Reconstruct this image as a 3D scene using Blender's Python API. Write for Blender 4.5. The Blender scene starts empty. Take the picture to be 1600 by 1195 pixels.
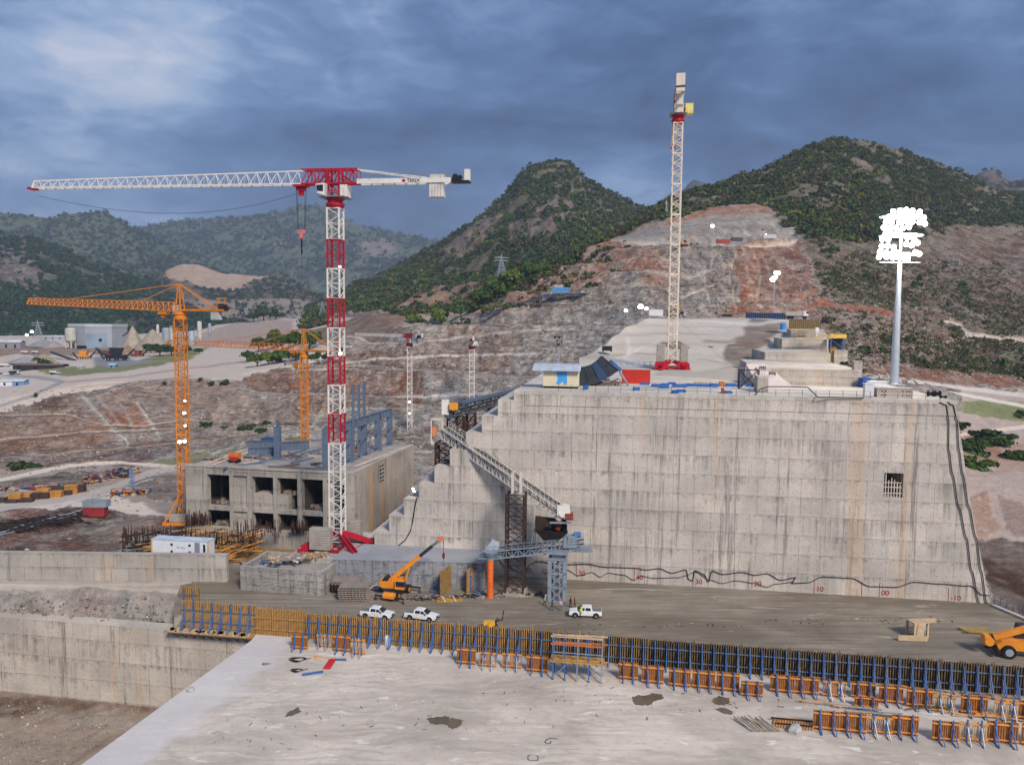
import bpy, math, random
import numpy as np
from mathutils import Vector, Matrix
R = math.radians
random.seed(7); rng = np.random.default_rng(7)
S = bpy.context.scene
COL = S.collection
# ---------------------------------------------------------------- camera
FPX, PITCH, ROLL, CZ = 1230.0, R(4.4), R(0.55), 46.5
_R0, _U0 = Vector((1, 0, 0)), Vector((0, math.sin(PITCH), math.cos(PITCH)))
_F = Vector((0, math.cos(PITCH), -math.sin(PITCH)))
_RC = math.cos(ROLL) * _R0 + math.sin(ROLL) * _U0
_UC = math.cos(ROLL) * _U0 - math.sin(ROLL) * _R0
camd = bpy.data.cameras.new("camera")
camd.sensor_width = 36; camd.lens = 36 * FPX / 1600
camd.clip_start = 1; camd.clip_end = 30000
cam = bpy.data.objects.new("camera", camd); COL.objects.link(cam)
_m = Matrix((_RC, _UC, -_F)).transposed().to_4x4(); _m.translation = (0, 0, CZ)
cam.matrix_world = _m
S.camera = cam
C0 = Vector((0, 0, CZ))
def ray(px, py): return _F * FPX + _RC * (px - 800) - _UC * (py - 597)
def P(px, py, d):
    r = ray(px, py); return C0 + r * (d / r.y)
def atz(px, py, z):
    r = ray(px, py); return C0 + r * ((z - CZ) / r.z)
def onplane(px, py, p0, n):
    r = ray(px, py); return C0 + r * ((Vector(p0) - C0).dot(n) / r.dot(n))
# ---------------------------------------------------------------- view, world, sun
S.view_settings.view_transform = 'Standard'; S.view_settings.look = 'None'
S.view_settings.exposure = 0.12; S.view_settings.gamma = 1
S.cycles.max_bounces = 5; S.cycles.diffuse_bounces = 2; S.cycles.volume_bounces = 0
S.cycles.transparent_max_bounces = 8
SUN_EL, SUN_AZ = R(38), R(152)       # azimuth measured clockwise from +Y
def lin(c):
    return tuple(((x / 255) / 12.92 if x / 255 <= .04045 else (((x / 255) + .055) / 1.055) ** 2.4) for x in c[:3])
class NT:
    """tiny node-tree helper"""
    def __init__(s, tree): s.t = tree; s.t.nodes.clear()
    def n(s, typ, **kw):
        nd = s.t.nodes.new(typ)
        for k, v in kw.items(): setattr(nd, k, v)
        return nd
    def link(s, a, b): s.t.links.new(a, b)
    def put(s, sock, v):
        if isinstance(v, bpy.types.NodeSocket): s.link(v, sock)
        elif isinstance(v, (tuple, list)) and len(v) == 3 and len(sock.default_value) == 4: sock.default_value = (*v, 1)
        else: sock.default_value = v
    def m(s, op, a, b=None, c=None, clamp=False):
        nd = s.n('ShaderNodeMath', operation=op); nd.use_clamp = clamp
        s.put(nd.inputs[0], a)
        if b is not None: s.put(nd.inputs[1], b)
        if c is not None: s.put(nd.inputs[2], c)
        return nd.outputs[0]
    def mix(s, f, a, b, mode='MIX'):
        nd = s.n('ShaderNodeMix', data_type='RGBA', blend_type=mode)
        s.put(nd.inputs[0], f); s.put(nd.inputs[6], a); s.put(nd.inputs[7], b)
        return nd.outputs[2]
    def sep(s, v):
        nd = s.n('ShaderNodeSeparateXYZ'); s.link(v, nd.inputs[0]); return nd.outputs
    def comb(s, x, y, z):
        nd = s.n('ShaderNodeCombineXYZ')
        for i, v in enumerate((x, y, z)): s.put(nd.inputs[i], v)
        return nd.outputs[0]
    def scale(s, v, sc):
        nd = s.n('ShaderNodeMapping'); s.link(v, nd.inputs[0]); nd.inputs['Scale'].default_value = sc
        return nd.outputs[0]
    def noise(s, v, sc, det=4, rough=.55, dist=0):
        nd = s.n('ShaderNodeTexNoise'); s.link(v, nd.inputs['Vector'])
        nd.inputs['Scale'].default_value = sc; nd.inputs['Detail'].default_value = det
        nd.inputs['Roughness'].default_value = rough; nd.inputs['Distortion'].default_value = dist
        return nd.outputs[0]
    def ramp(s, f, stops, interp='LINEAR'):
        nd = s.n('ShaderNodeValToRGB'); s.link(f, nd.inputs[0]); cr = nd.color_ramp
        cr.interpolation = interp
        while len(cr.elements) < len(stops): cr.elements.new(.5)
        for e, (p, c) in zip(cr.elements, stops):
            e.position = p; e.color = (c, c, c, 1) if isinstance(c, (int, float)) else (*c, 1)
        return nd.outputs[0]
    def sstep(s, x, a, b):
        nd = s.n('ShaderNodeMapRange', interpolation_type='SMOOTHSTEP'); s.put(nd.inputs[0], x)
        nd.inputs[1].default_value = a; nd.inputs[2].default_value = b
        return nd.outputs[0]
    def dot(s, v, d):
        nd = s.n('ShaderNodeVectorMath', operation='DOT_PRODUCT'); s.link(v, nd.inputs[0])
        nd.inputs[1].default_value = tuple(d); return nd.outputs['Value']
W = bpy.data.worlds.new("World"); S.world = W; W.use_nodes = True
w = NT(W.node_tree)
sky = w.n('ShaderNodeTexSky', sky_type='NISHITA'); sky.sun_disc = False
sky.sun_elevation = SUN_EL; sky.sun_rotation = SUN_AZ
bg1 = w.n('ShaderNodeBackground'); w.link(sky.outputs[0], bg1.inputs[0]); bg1.inputs[1].default_value = .1
tc = w.n('ShaderNodeTexCoord').outputs['Generated']
x_, y_, z_ = w.sep(tc)
zc = w.m('MAXIMUM', z_, 0.0)
# cloud sheet: directions projected on a layer overhead so the bands stretch towards the horizon
den = w.m('ADD', zc, .22)
cv = w.comb(w.m('DIVIDE', x_, den), w.m('DIVIDE', y_, den), 0)
n1 = w.noise(w.scale(cv, (.55, 1.0, 1)), 1.1, 6, .5, .6)
n2 = w.noise(w.scale(tc, (1.0, 1.0, 3.2)), 3.0, 7, .55, .5)
n3 = w.noise(w.scale(tc, (2.2, 1.0, 5)), 7.0, 6, .6, .8)
dens = w.m('ADD', w.m('ADD', w.m('MULTIPLY', n1, .42), w.m('MULTIPLY', n2, .42)), w.m('MULTIPLY', n3, .16))
def lobe(px, py, sharp, amp, g=None):
    d = ray(px, py).normalized()
    c = w.dot(tc, d)
    return w.m('MULTIPLY', w.m('POWER', w.m('MAXIMUM', c, 0.0), sharp), amp)
br = w.m('MULTIPLY_ADD', w.m('SUBTRACT', dens, .5), 1.9, .475)
for px, py, sh, am in ((130, 15, 110, .20), (290, 45, 700, .12), (250, -60, 30, .03), (640, 60, 60, .12), (900, 30, 50, .06), (160, 215, 120, .08), (720, 320, 40, -.22), (520, 200, 90, -.07), (150, 320, 200, -.06), (1000, 250, 80, -.06),
                       (960, 165, 300, .05), (1400, 60, 14, -.09), (1000, 120, 30, -.05), (470, 40, 300, .06), (780, 50, 400, .07), (1250, 20, 300, .06), (1150, 170, 300, .06), (420, 130, 120, -.05), (1590, 170, 90, .05), (1010, 300, 350, .20), (1350, 190, 80, -.08), (1560, 260, 200, -.06), (1120, 245, 500, -.06), (60, 300, 200, .05)):
    br = w.m('ADD', br, lobe(px, py, sh, am))
cl = w.ramp(br, [(.16, lin((42, 66, 106))), (.32, lin((66, 96, 142))), (.44, lin((88, 119, 166))), (.55, lin((116, 145, 190))), (.66, lin((156, 179, 214))), (.80, lin((204, 210, 228)))])
bg2 = w.n('ShaderNodeBackground'); w.link(cl, bg2.inputs[0]); bg2.inputs[1].default_value = 1.0
mx = w.n('ShaderNodeMixShader'); mx.inputs[0].default_value = .88
w.link(bg1.outputs[0], mx.inputs[1]); w.link(bg2.outputs[0], mx.inputs[2])
wo = w.n('ShaderNodeOutputWorld'); w.link(mx.outputs[0], wo.inputs[0])
sl = bpy.data.lights.new("sun", 'SUN'); sl.energy = 3.2; sl.angle = R(13); sl.color = (1.0, .90, .80)
so = bpy.data.objects.new("sun", sl); COL.objects.link(so)
sd = Vector((math.sin(SUN_AZ) * math.cos(SUN_EL), math.cos(SUN_AZ) * math.cos(SUN_EL), math.sin(SUN_EL)))
so.rotation_euler = (-sd).to_track_quat('-Z', 'Y').to_euler(); so.location = (0, -50, 200)
# ---------------------------------------------------------------- materials
MATS = {}
def mat(name, rgb, rough=.75, metal=0.0, var=.18, sc=.6, bump=0.0, bsc=3.0, emit=0, spec=.3, dirt=None):
    if name in MATS: return MATS[name]
    m = bpy.data.materials.new(name); m.use_nodes = True; t = NT(m.node_tree)
    o = t.n('ShaderNodeOutputMaterial'); b = t.n('ShaderNodeBsdfPrincipled'); t.link(b.outputs[0], o.inputs[0])
    c = lin(rgb); tcn = t.n('ShaderNodeTexCoord').outputs['Object']
    n = t.noise(tcn, sc, 6, .62)
    v = t.sstep(n, .28, .72)
    cc = t.mix(v, tuple(x * (1 - var) for x in c), tuple(min(1, x * (1 + var)) for x in c))
    if dirt:
        d2 = t.sstep(t.noise(tcn, sc * 2.7, 7, .7, .4), .5, .72)
        cc = t.mix(t.m('MULTIPLY', d2, dirt[1]), cc, lin(dirt[0]))
    t.link(cc, b.inputs['Base Color'])
    b.inputs['Roughness'].default_value = rough; b.inputs['Metallic'].default_value = metal
    b.inputs['Specular IOR Level'].default_value = spec
    if emit:
        b.inputs['Emission Color'].default_value = (*c, 1); b.inputs['Emission Strength'].default_value = emit
    if bump:
        bp = t.n('ShaderNodeBump'); bp.inputs['Strength'].default_value = 1; bp.inputs['Distance'].default_value = bump
        t.link(t.noise(tcn, bsc, 6, .65), bp.inputs['Height']); t.link(bp.outputs[0], b.inputs['Normal'])
    MATS[name] = m; return m
def ground_mat(name, strata=.5, sc=.25, bumpd=1.2, fine=2.0, contrast=.45):
    """colour comes from the mesh's own ground colours, broken up by world-space noise"""
    m = bpy.data.materials.new(name); m.use_nodes = True; t = NT(m.node_tree)
    o = t.n('ShaderNodeOutputMaterial'); b = t.n('ShaderNodeBsdfPrincipled'); t.link(b.outputs[0], o.inputs[0])
    at = t.n('ShaderNodeAttribute', attribute_name='soil').outputs
    rk = t.n('ShaderNodeAttribute', attribute_name='rock').outputs['Fac']
    pos = t.n('ShaderNodeNewGeometry').outputs['Position']
    a = t.noise(t.scale(pos, (1, 1, 1 + 3 * strata)), sc, 8, .68, .8)
    c = t.noise(t.scale(pos, (1, 1, 2)), sc * 6, 6, .7, .3)
    v = t.m('ADD', t.m('MULTIPLY', t.m('SUBTRACT', a, .5), 1.7), t.m('MULTIPLY', t.m('SUBTRACT', c, .5), 1.3))
    sn = t.noise(t.scale(pos, (.10, .10, 2.2)), 1.0, 6, .75, .25)
    v = t.m('ADD', v, t.m('MULTIPLY', t.m('MULTIPLY', t.m('SUBTRACT', sn, .5), rk), 2.2 if strata > .5 else .3))
    # rocky ground gets the full contrast, graded ground little of it
    k = t.m('MULTIPLY_ADD', rk, contrast * 2, contrast * .35)
    v = t.m('MULTIPLY_ADD', v, t.m('MULTIPLY', k, 1.3 if strata > .5 else 1.1), 1.55 if strata > .5 else 1.22)
    v = t.m('MAXIMUM', v, .25)
    vm = t.n('ShaderNodeVectorMath', operation='SCALE'); t.link(at['Color'], vm.inputs[0]); t.link(v, vm.inputs['Scale'])
    vor = t.n('ShaderNodeTexVoronoi', feature='DISTANCE_TO_EDGE'); vn = t.n('ShaderNodeVectorMath', operation='ADD'); t.link(t.scale(pos, (1, 1, 1.6)), vn.inputs[0]); t.link(t.scale(t.comb(a, c, a), (7, 5, 6)), vn.inputs[1]); t.link(vn.outputs[0], vor.inputs['Vector']); vor.inputs['Scale'].default_value = sc * 1.6
    crack = t.m('MULTIPLY', t.m('SUBTRACT', 1.0, t.sstep(vor.outputs[0], .0, .09)), t.m('MULTIPLY', rk, .45 if strata > .5 else .12))
    col = t.mix(crack, vm.outputs[0], (.03, .028, .026))
    t.link(col, b.inputs['Base Color']); b.inputs['Roughness'].default_value = .95; b.inputs['Specular IOR Level'].default_value = .1
    bp = t.n('ShaderNodeBump'); bp.inputs['Strength'].default_value = 1
    t.put(bp.inputs['Distance'], bumpd)
    t.link(t.m('MULTIPLY', t.m('ADD', a, t.m('MULTIPLY', c, .35)), t.m('MULTIPLY_ADD', rk, .9, .1)), bp.inputs['Height']); t.link(bp.outputs[0], b.inputs['Normal'])
    return m
def concrete(name, rgb, W_=3.0, H_=3.3, streak=.5, orange=.35, holes=True, sx=1.0, board=.5, seam=.8):
    """cast concrete in lifts: local X along the wall (or Y when sx=0), local Z up"""
    if name in MATS: return MATS[name]
    m = bpy.data.materials.new(name); m.use_nodes = True; t = NT(m.node_tree)
    o = t.n('ShaderNodeOutputMaterial'); b = t.n('ShaderNodeBsdfPrincipled'); t.link(b.outputs[0], o.inputs[0])
    tcn = t.n('ShaderNodeTexCoord').outputs['Object']; X, Y, Z = t.sep(tcn)
    U = t.m('ADD', X, Y)
    c = lin(rgb); streak0 = streak; nz = t.sep(t.n('ShaderNodeNewGeometry').outputs['Normal'])[2]; up = t.m('SUBTRACT', 1.0, t.sstep(t.m('ABSOLUTE', nz), .5, .8)); streak = t.m('MULTIPLY', up, streak)
    q = t.comb(U, Z, 0)
    base = t.mix(t.sstep(t.noise(tcn, .12, 6, .6), .3, .7), tuple(x * .84 for x in c), tuple(min(1, x * 1.14) for x in c))
    wob = t.m('MULTIPLY_ADD', t.noise(tcn, .5, 3, .6), .5, -.25)
    qq = t.comb(U, t.m('ADD', Z, t.m('MULTIPLY', wob, .35)), 0)
    bt = t.n('ShaderNodeTexBrick', offset=0.0, offset_frequency=2, squash=.62, squash_frequency=3); t.link(qq, bt.inputs['Vector'])
    bt.inputs['Color1'].default_value = (.90, .90, .91, 1); bt.inputs['Color2'].default_value = (1.06, 1.05, 1.03, 1)
    bt.inputs['Mortar'].default_value = (1 - seam * .75,) * 3 + (1,)
    bt.inputs['Scale'].default_value = 1; bt.inputs['Mortar Size'].default_value = .035; bt.inputs['Mortar Smooth'].default_value = .9
    bt.inputs['Brick Width'].default_value = W_; bt.inputs['Row Height'].default_value = H_; bt.inputs['Bias'].default_value = 0
    sm = t.sstep(t.noise(t.comb(U, t.m('MULTIPLY', Z, 1.0), 5), .35, 5, .7), .42, .62)
    base = t.mix(t.m('MULTIPLY', up, t.m('MULTIPLY_ADD', sm, .85, .12)), base, t.mix(1.0, base, bt.outputs[0], 'MULTIPLY'))
    b3 = t.n('ShaderNodeTexBrick', offset=0.43, offset_frequency=2); t.link(t.comb(U, Z, 3), b3.inputs['Vector'])
    b3.inputs['Color1'].default_value = (.88, .88, .89, 1); b3.inputs['Color2'].default_value = (1.08, 1.06, 1.04, 1); b3.inputs['Mortar'].default_value = (.98, .98, .98, 1)
    b3.inputs['Scale'].default_value = 1; b3.inputs['Mortar Size'].default_value = 0; b3.inputs['Brick Width'].default_value = W_ * 2.3; b3.inputs['Row Height'].default_value = H_
    base = t.mix(t.m('MULTIPLY', up, .8), base, t.mix(1.0, base, b3.outputs[0], 'MULTIPLY'))
    # lift edge: streaks start at each lift line and fade below it
    fz = t.m('FRACT', t.m('DIVIDE', Z, H_))
    st = t.noise(t.comb(t.m('MULTIPLY', U, 1.0), t.m('MULTIPLY', Z, .05), 0), 1.5, 5, .7)
    st = t.m('MULTIPLY', t.sstep(st, .44, .62), t.m('MULTIPLY_ADD', fz, .75, .25))
    area = t.m('MULTIPLY_ADD', t.sstep(t.noise(t.comb(U, t.m('MULTIPLY', Z, 1.6), 2), .13, 4, .65), .44, .60), .95, .05)
    base = t.mix(t.m('MULTIPLY', t.m('MULTIPLY', st, area), streak), base, tuple(x * .33 for x in c))
    st2 = t.sstep(t.noise(t.comb(t.m('MULTIPLY', U, 1.0), t.m('MULTIPLY', Z, .035), 9), .6, 6, .8), .545, .66)
    base = t.mix(t.m('MULTIPLY', st2, t.m('MULTIPLY', streak, .95)), base, tuple(x * .36 for x in c))
    # pale and rust-coloured runs the full height
    og = t.sstep(t.noise(t.comb(U, t.m('MULTIPLY', Z, .012), 31), .17, 4, .65), .60, .64)
    base = t.mix(t.m('MULTIPLY', t.m('MULTIPLY', og, up), orange), base, lin((208, 164, 116)))
    fb = t.noise(t.comb(t.m('MULTIPLY', U, .12), Z, 3), 5.0, 4, .7)
    base = t.mix(t.m('MULTIPLY', t.sstep(fb, .5, .7), t.m('MULTIPLY', up, board * .6)), base, tuple(x * .6 for x in c))
    lb_ = t.m('MULTIPLY', t.m('MULTIPLY', t.sstep(fz, .72, .97), t.sstep(t.noise(t.comb(U, Z, 12), 1.1, 5, .75), .46, .62)), up); base = t.mix(t.m('MULTIPLY', lb_, .5), base, tuple(x * .3 for x in c))
    if board > 1.4:
        bl_ = t.sstep(t.noise(t.comb(t.m('MULTIPLY', U, .35), Z, 7), 2.6, 7, .78, .3), .50, .66); base = t.mix(t.m('MULTIPLY', t.m('MULTIPLY', bl_, up), .75), base, lin((62, 68, 84)))
    if holes:
        fx = t.m('ABSOLUTE', t.m('SUBTRACT', t.m('FRACT', t.m('DIVIDE', U, 1.5)), .5))
        fy = t.m('ABSOLUTE', t.m('SUBTRACT', t.m('FRACT', t.m('DIVIDE', Z, H_ / 2)), .5))
        h = t.m('MULTIPLY', t.m('LESS_THAN', fx, .055), t.m('LESS_THAN', fy, .05))
        base = t.mix(t.m('MULTIPLY', h, .6), base, tuple(x * .2 for x in c))
    t.link(base, b.inputs['Base Color']); b.inputs['Roughness'].default_value = .92; b.inputs['Specular IOR Level'].default_value = .15
    bp = t.n('ShaderNodeBump'); bp.inputs['Strength'].default_value = .8; bp.inputs['Distance'].default_value = .12
    t.link(t.m('ADD', t.noise(tcn, 1.2, 6, .7), t.m('MULTIPLY', bt.outputs['Fac'], -.6)), bp.inputs['Height']); t.link(bp.outputs[0], b.inputs['Normal'])
    MATS[name] = m; return m
# ---------------------------------------------------------------- mesh builder and tagging
class MB:
    def __init__(s): s.v, s.f, s.mi, s.ms = [], [], [], []
    def add(s, vs, fs, m=None):
        k = len(s.v); s.v += [tuple(v) for v in vs]; s.f += [tuple(k + i for i in f) for f in fs]
        i = 0
        if m is not None:
            if m not in s.ms: s.ms.append(m)
            i = s.ms.index(m)
        s.mi += [i] * len(fs); return s
    def box(s, c, size, rz=0, m=None, ry=0, rx=0):
        a, b, d = (x / 2 for x in size)
        M = Matrix.Rotation(rz, 3, 'Z') @ Matrix.Rotation(ry, 3, 'Y') @ Matrix.Rotation(rx, 3, 'X') if (rz or ry or rx) else None
        vs = [Vector((x, y, z)) for x in (-a, a) for y in (-b, b) for z in (-d, d)]
        if M: vs = [M @ v for v in vs]
        c = Vector(c)
        return s.add([v + c for v in vs], [(0, 1, 3, 2), (4, 6, 7, 5), (0, 4, 5, 1), (2, 3, 7, 6), (0, 2, 6, 4), (1, 5, 7, 3)], m)
    def bx(s, x0, x1, y0, y1, z0, z1, m=None):
        return s.box(((x0 + x1) / 2, (y0 + y1) / 2, (z0 + z1) / 2), (x1 - x0, y1 - y0, z1 - z0), m=m)
    def beam(s, p, q, w_=.1, h=None, m=None, up=(0, 0, 1)):
        p, q = Vector(p), Vector(q); h = h or w_; d = (q - p)
        if d.length < 1e-6: return s
        d.normalize(); u = Vector(up)
        if abs(d.dot(u)) > .98: u = Vector((0, 1, 0)) if abs(d.y) < .9 else Vector((1, 0, 0))
        a = d.cross(u).normalized() * w_ / 2; b = a.cross(d).normalized() * h / 2
        vs = [e + i * a + j * b for e in (p, q) for i, j in ((-1, -1), (1, -1), (1, 1), (-1, 1))]
        return s.add(vs, [(3, 2, 1, 0), (4, 5, 6, 7), (0, 1, 5, 4), (1, 2, 6, 5), (2, 3, 7, 6), (3, 0, 4, 7)], m)
    def tube(s, p, q, r, r2=None, n=10, m=None, cap=True):
        p, q = Vector(p), Vector(q); r2 = r if r2 is None else r2; d = (q - p).normalized()
        u = Vector((0, 0, 1)) if abs(d.z) < .95 else Vector((1, 0, 0))
        a = d.cross(u).normalized(); b = a.cross(d)
        ang = [2 * math.pi * i / n for i in range(n)]
        vs = [p + (a * math.cos(t) + b * math.sin(t)) * r for t in ang] + [q + (a * math.cos(t) + b * math.sin(t)) * r2 for t in ang]
        fs = [((i + 1) % n, i, n + i, n + (i + 1) % n) for i in range(n)]
        if cap: fs += [tuple(range(n)), tuple(range(2 * n - 1, n - 1, -1))]
        return s.add(vs, fs, m)
    def path(s, pts, r, n=6, m=None):
        pts = [Vector(p) for p in pts]; rings = []
        for i, p in enumerate(pts):
            d = (pts[min(i + 1, len(pts) - 1)] - pts[max(i - 1, 0)]).normalized()
            u = Vector((0, 0, 1)) if abs(d.z) < .95 else Vector((1, 0, 0))
            a = d.cross(u).normalized(); b = a.cross(d)
            rings.append([p + (a * math.cos(2 * math.pi * k / n) + b * math.sin(2 * math.pi * k / n)) * r for k in range(n)])
        vs = [v for rg in rings for v in rg]; fs = []
        for i in range(len(pts) - 1):
            for k in range(n): fs.append((i * n + (k + 1) % n, i * n + k, (i + 1) * n + k, (i + 1) * n + (k + 1) % n))
        return s.add(vs, fs, m)
    def prism(s, pts, off, m=None):
        """closed polygon pts (3-D, planar) swept by the vector off"""
        n = len(pts); pts = [Vector(p) for p in pts]; off = Vector(off)
        vs = pts + [p + off for p in pts]
        fs = [tuple(range(n)), tuple(range(2 * n - 1, n - 1, -1))] + [((i + 1) % n, i, n + i, n + (i + 1) % n) for i in range(n)]
        return s.add(vs, fs, m)
    def lathe(s, prof, c=(0, 0, 0), n=14, m=None):
        c = Vector(c); vs, fs = [], []
        for r, z in prof:
            for k in range(n): vs.append(c + Vector((r * math.cos(2 * math.pi * k / n), r * math.sin(2 * math.pi * k / n), z)))
        for i in range(len(prof) - 1):
            for k in range(n): fs.append((i * n + k, i * n + (k + 1) % n, (i + 1) * n + (k + 1) % n, (i + 1) * n + k))
        fs += [tuple(range(n - 1, -1, -1)), tuple(range((len(prof) - 1) * n, len(prof) * n))]
        return s.add(vs, fs, m)
    def lattice(s, p0, p1, w_, seg, ct=.18, bt=.09, w1=None, up=(0, 0, 1), m=None, faces='xy', zig=False, h=None):
        """four-chord truss from p0 to p1; w_ wide, w1 at the far end"""
        p0, p1 = Vector(p0), Vector(p1); d = (p1 - p0); L = d.length; d.normalize()
        u = Vector(up) if abs(d.dot(Vector(up))) < .95 else Vector((1, 0, 0))
        if faces == 'rot': u = Vector((math.cos(up), math.sin(up), 0))
        a = d.cross(u).normalized(); b = a.cross(d).normalized(); w1 = w1 or w_; h = h or w_
        def cn(i, j, t):
            ww = w_ + (w1 - w_) * t; hh = h * ww / w_
            return p0 + d * L * t + a * i * ww / 2 + b * j * hh / 2
        cs = [(-1, -1), (1, -1), (1, 1), (-1, 1)]
        for i, j in cs: s.beam(cn(i, j, 0), cn(i, j, 1), ct, m=m)
        for k in range(seg):
            t0, t1 = k / seg, (k + 1) / seg
            for q in range(4):
                A, B = cs[q], cs[(q + 1) % 4]
                s.beam(cn(*A, t1), cn(*B, t1), bt, m=m)
                if (k + q) % 2: A, B = B, A
                s.beam(cn(*A, t0), cn(*B, t1), bt, m=m)
        return s
    def build(s, name, m=None, parent=None, world=False, smooth=False):
        me = bpy.data.meshes.new(name)
        off = Vector((0, 0, 0))
        if world and parent is not None:
            p = parent
            while p is not None: off += p.location; p = p.parent
        me.from_pydata([(v[0] - off.x, v[1] - off.y, v[2] - off.z) for v in s.v], [], s.f)
        if s.ms:
            for x in s.ms: me.materials.append(x)
            me.polygons.foreach_set('material_index', s.mi)
        elif m: me.materials.append(m)
        if smooth: me.polygons.foreach_set('use_smooth', [True] * len(s.f))
        me.update()
        o = bpy.data.objects.new(name, me); COL.objects.link(o)
        if parent is not None: o.parent = parent
        return o
def tag(o, label=None, cat=None, group=None, kind=None):
    if label: o['label'] = label
    if cat: o['category'] = cat
    if group: o['group'] = group
    if kind: o['kind'] = kind
    return o
def thing(name, label, cat, loc=(0, 0, 0), rz=0, group=None):
    o = bpy.data.objects.new(name, None); COL.objects.link(o); o.empty_display_size = .5
    o.location = loc; o.rotation_euler = (0, 0, rz); return tag(o, label, cat, group)
KIDS = {}
def copy_tree(o, parent=None):
    c = o.copy(); COL.objects.link(c)
    c.parent = parent
    for ch in list(o.children): copy_tree(ch, c)
    return c
def place(o, loc, rz=0, label=None, group=None, sc=None):
    o.location = loc; o.rotation_euler = (0, 0, rz)
    if label: o['label'] = label
    if group: o['group'] = group
    if sc: o.scale = sc if not isinstance(sc, (int, float)) else (sc,) * 3
    return o
# ---------------------------------------------------------------- numpy noise
def _hash(ix, iy, iz, seed):
    h = (ix.astype(np.int64) * 374761393 + iy.astype(np.int64) * 668265263 + iz.astype(np.int64) * 2147483647 + seed * 974634777) & 0xffffffff
    h = ((h ^ (h >> 13)) * 1274126177) & 0xffffffff
    h = ((h ^ (h >> 16)) * 2246822519) & 0xffffffff
    return ((h ^ (h >> 15)) & 0xffffff) / float(0xffffff)
def vnoise(x, y, z=None, seed=0):
    z = np.zeros_like(x) if z is None else z
    ix, iy, iz = np.floor(x), np.floor(y), np.floor(z); fx, fy, fz = x - ix, y - iy, z - iz
    fx = fx * fx * (3 - 2 * fx); fy = fy * fy * (3 - 2 * fy); fz = fz * fz * (3 - 2 * fz)
    r = 0
    for dx in (0, 1):
        for dy in (0, 1):
            for dz in (0, 1):
                r = r + _hash(ix + dx, iy + dy, iz + dz, seed) * (fx if dx else 1 - fx) * (fy if dy else 1 - fy) * (fz if dz else 1 - fz)
    return r
def fbm(x, y, z=None, o=5, seed=0, g=.5, ridge=False):
    s, a, t = 0, 1, 0; z = np.zeros_like(x) if z is None else z
    for i in range(o):
        n = vnoise(x * 2 ** i, y * 2 ** i, z * 2 ** i, seed + i * 17)
        if ridge: n = 1 - np.abs(2 * n - 1)
        s = s + a * n; t += a; a *= g
    return s / t
def inpoly(px, py, poly):
    r = np.zeros(px.shape, bool); n = len(poly)
    for i in range(n):
        x0, y0 = poly[i]; x1, y1 = poly[(i + 1) % n]
        if y0 == y1: continue
        c = ((y0 > py) != (y1 > py)) & (px < (x1 - x0) * (py - y0) / (y1 - y0) + x0)
        r ^= c
    return r
# ================================================================ terrain
def proj(v):
    r = Vector(v) - C0; w_ = r.dot(_F)
    return 800 + FPX * r.dot(_RC) / w_, 597 - FPX * r.dot(_UC) / w_
def gsm(a, s):
    if s <= 0: return a
    k = np.exp(-.5 * (np.arange(-int(3 * s), int(3 * s) + 1) / s) ** 2); k /= k.sum()
    return np.convolve(np.pad(a, int(3 * s), mode='edge'), k, mode='valid')
K = .80
def stroke_mask(px, py, pts, wid):
    m = np.full(px.shape, 1e9)
    for (x0, y0), (x1, y1) in zip(pts[:-1], pts[1:]):
        dx, dy = x1 - x0, y1 - y0; t = np.clip(((px - x0) * dx + (py - y0) * dy) / (dx * dx + dy * dy), 0, 1)
        m = np.minimum(m, np.hypot(px - x0 - t * dx, (py - y0 - t * dy) * 1.3))
    return np.clip((wid / 2 - m) / 1.5 + .5, 0, 1)
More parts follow.
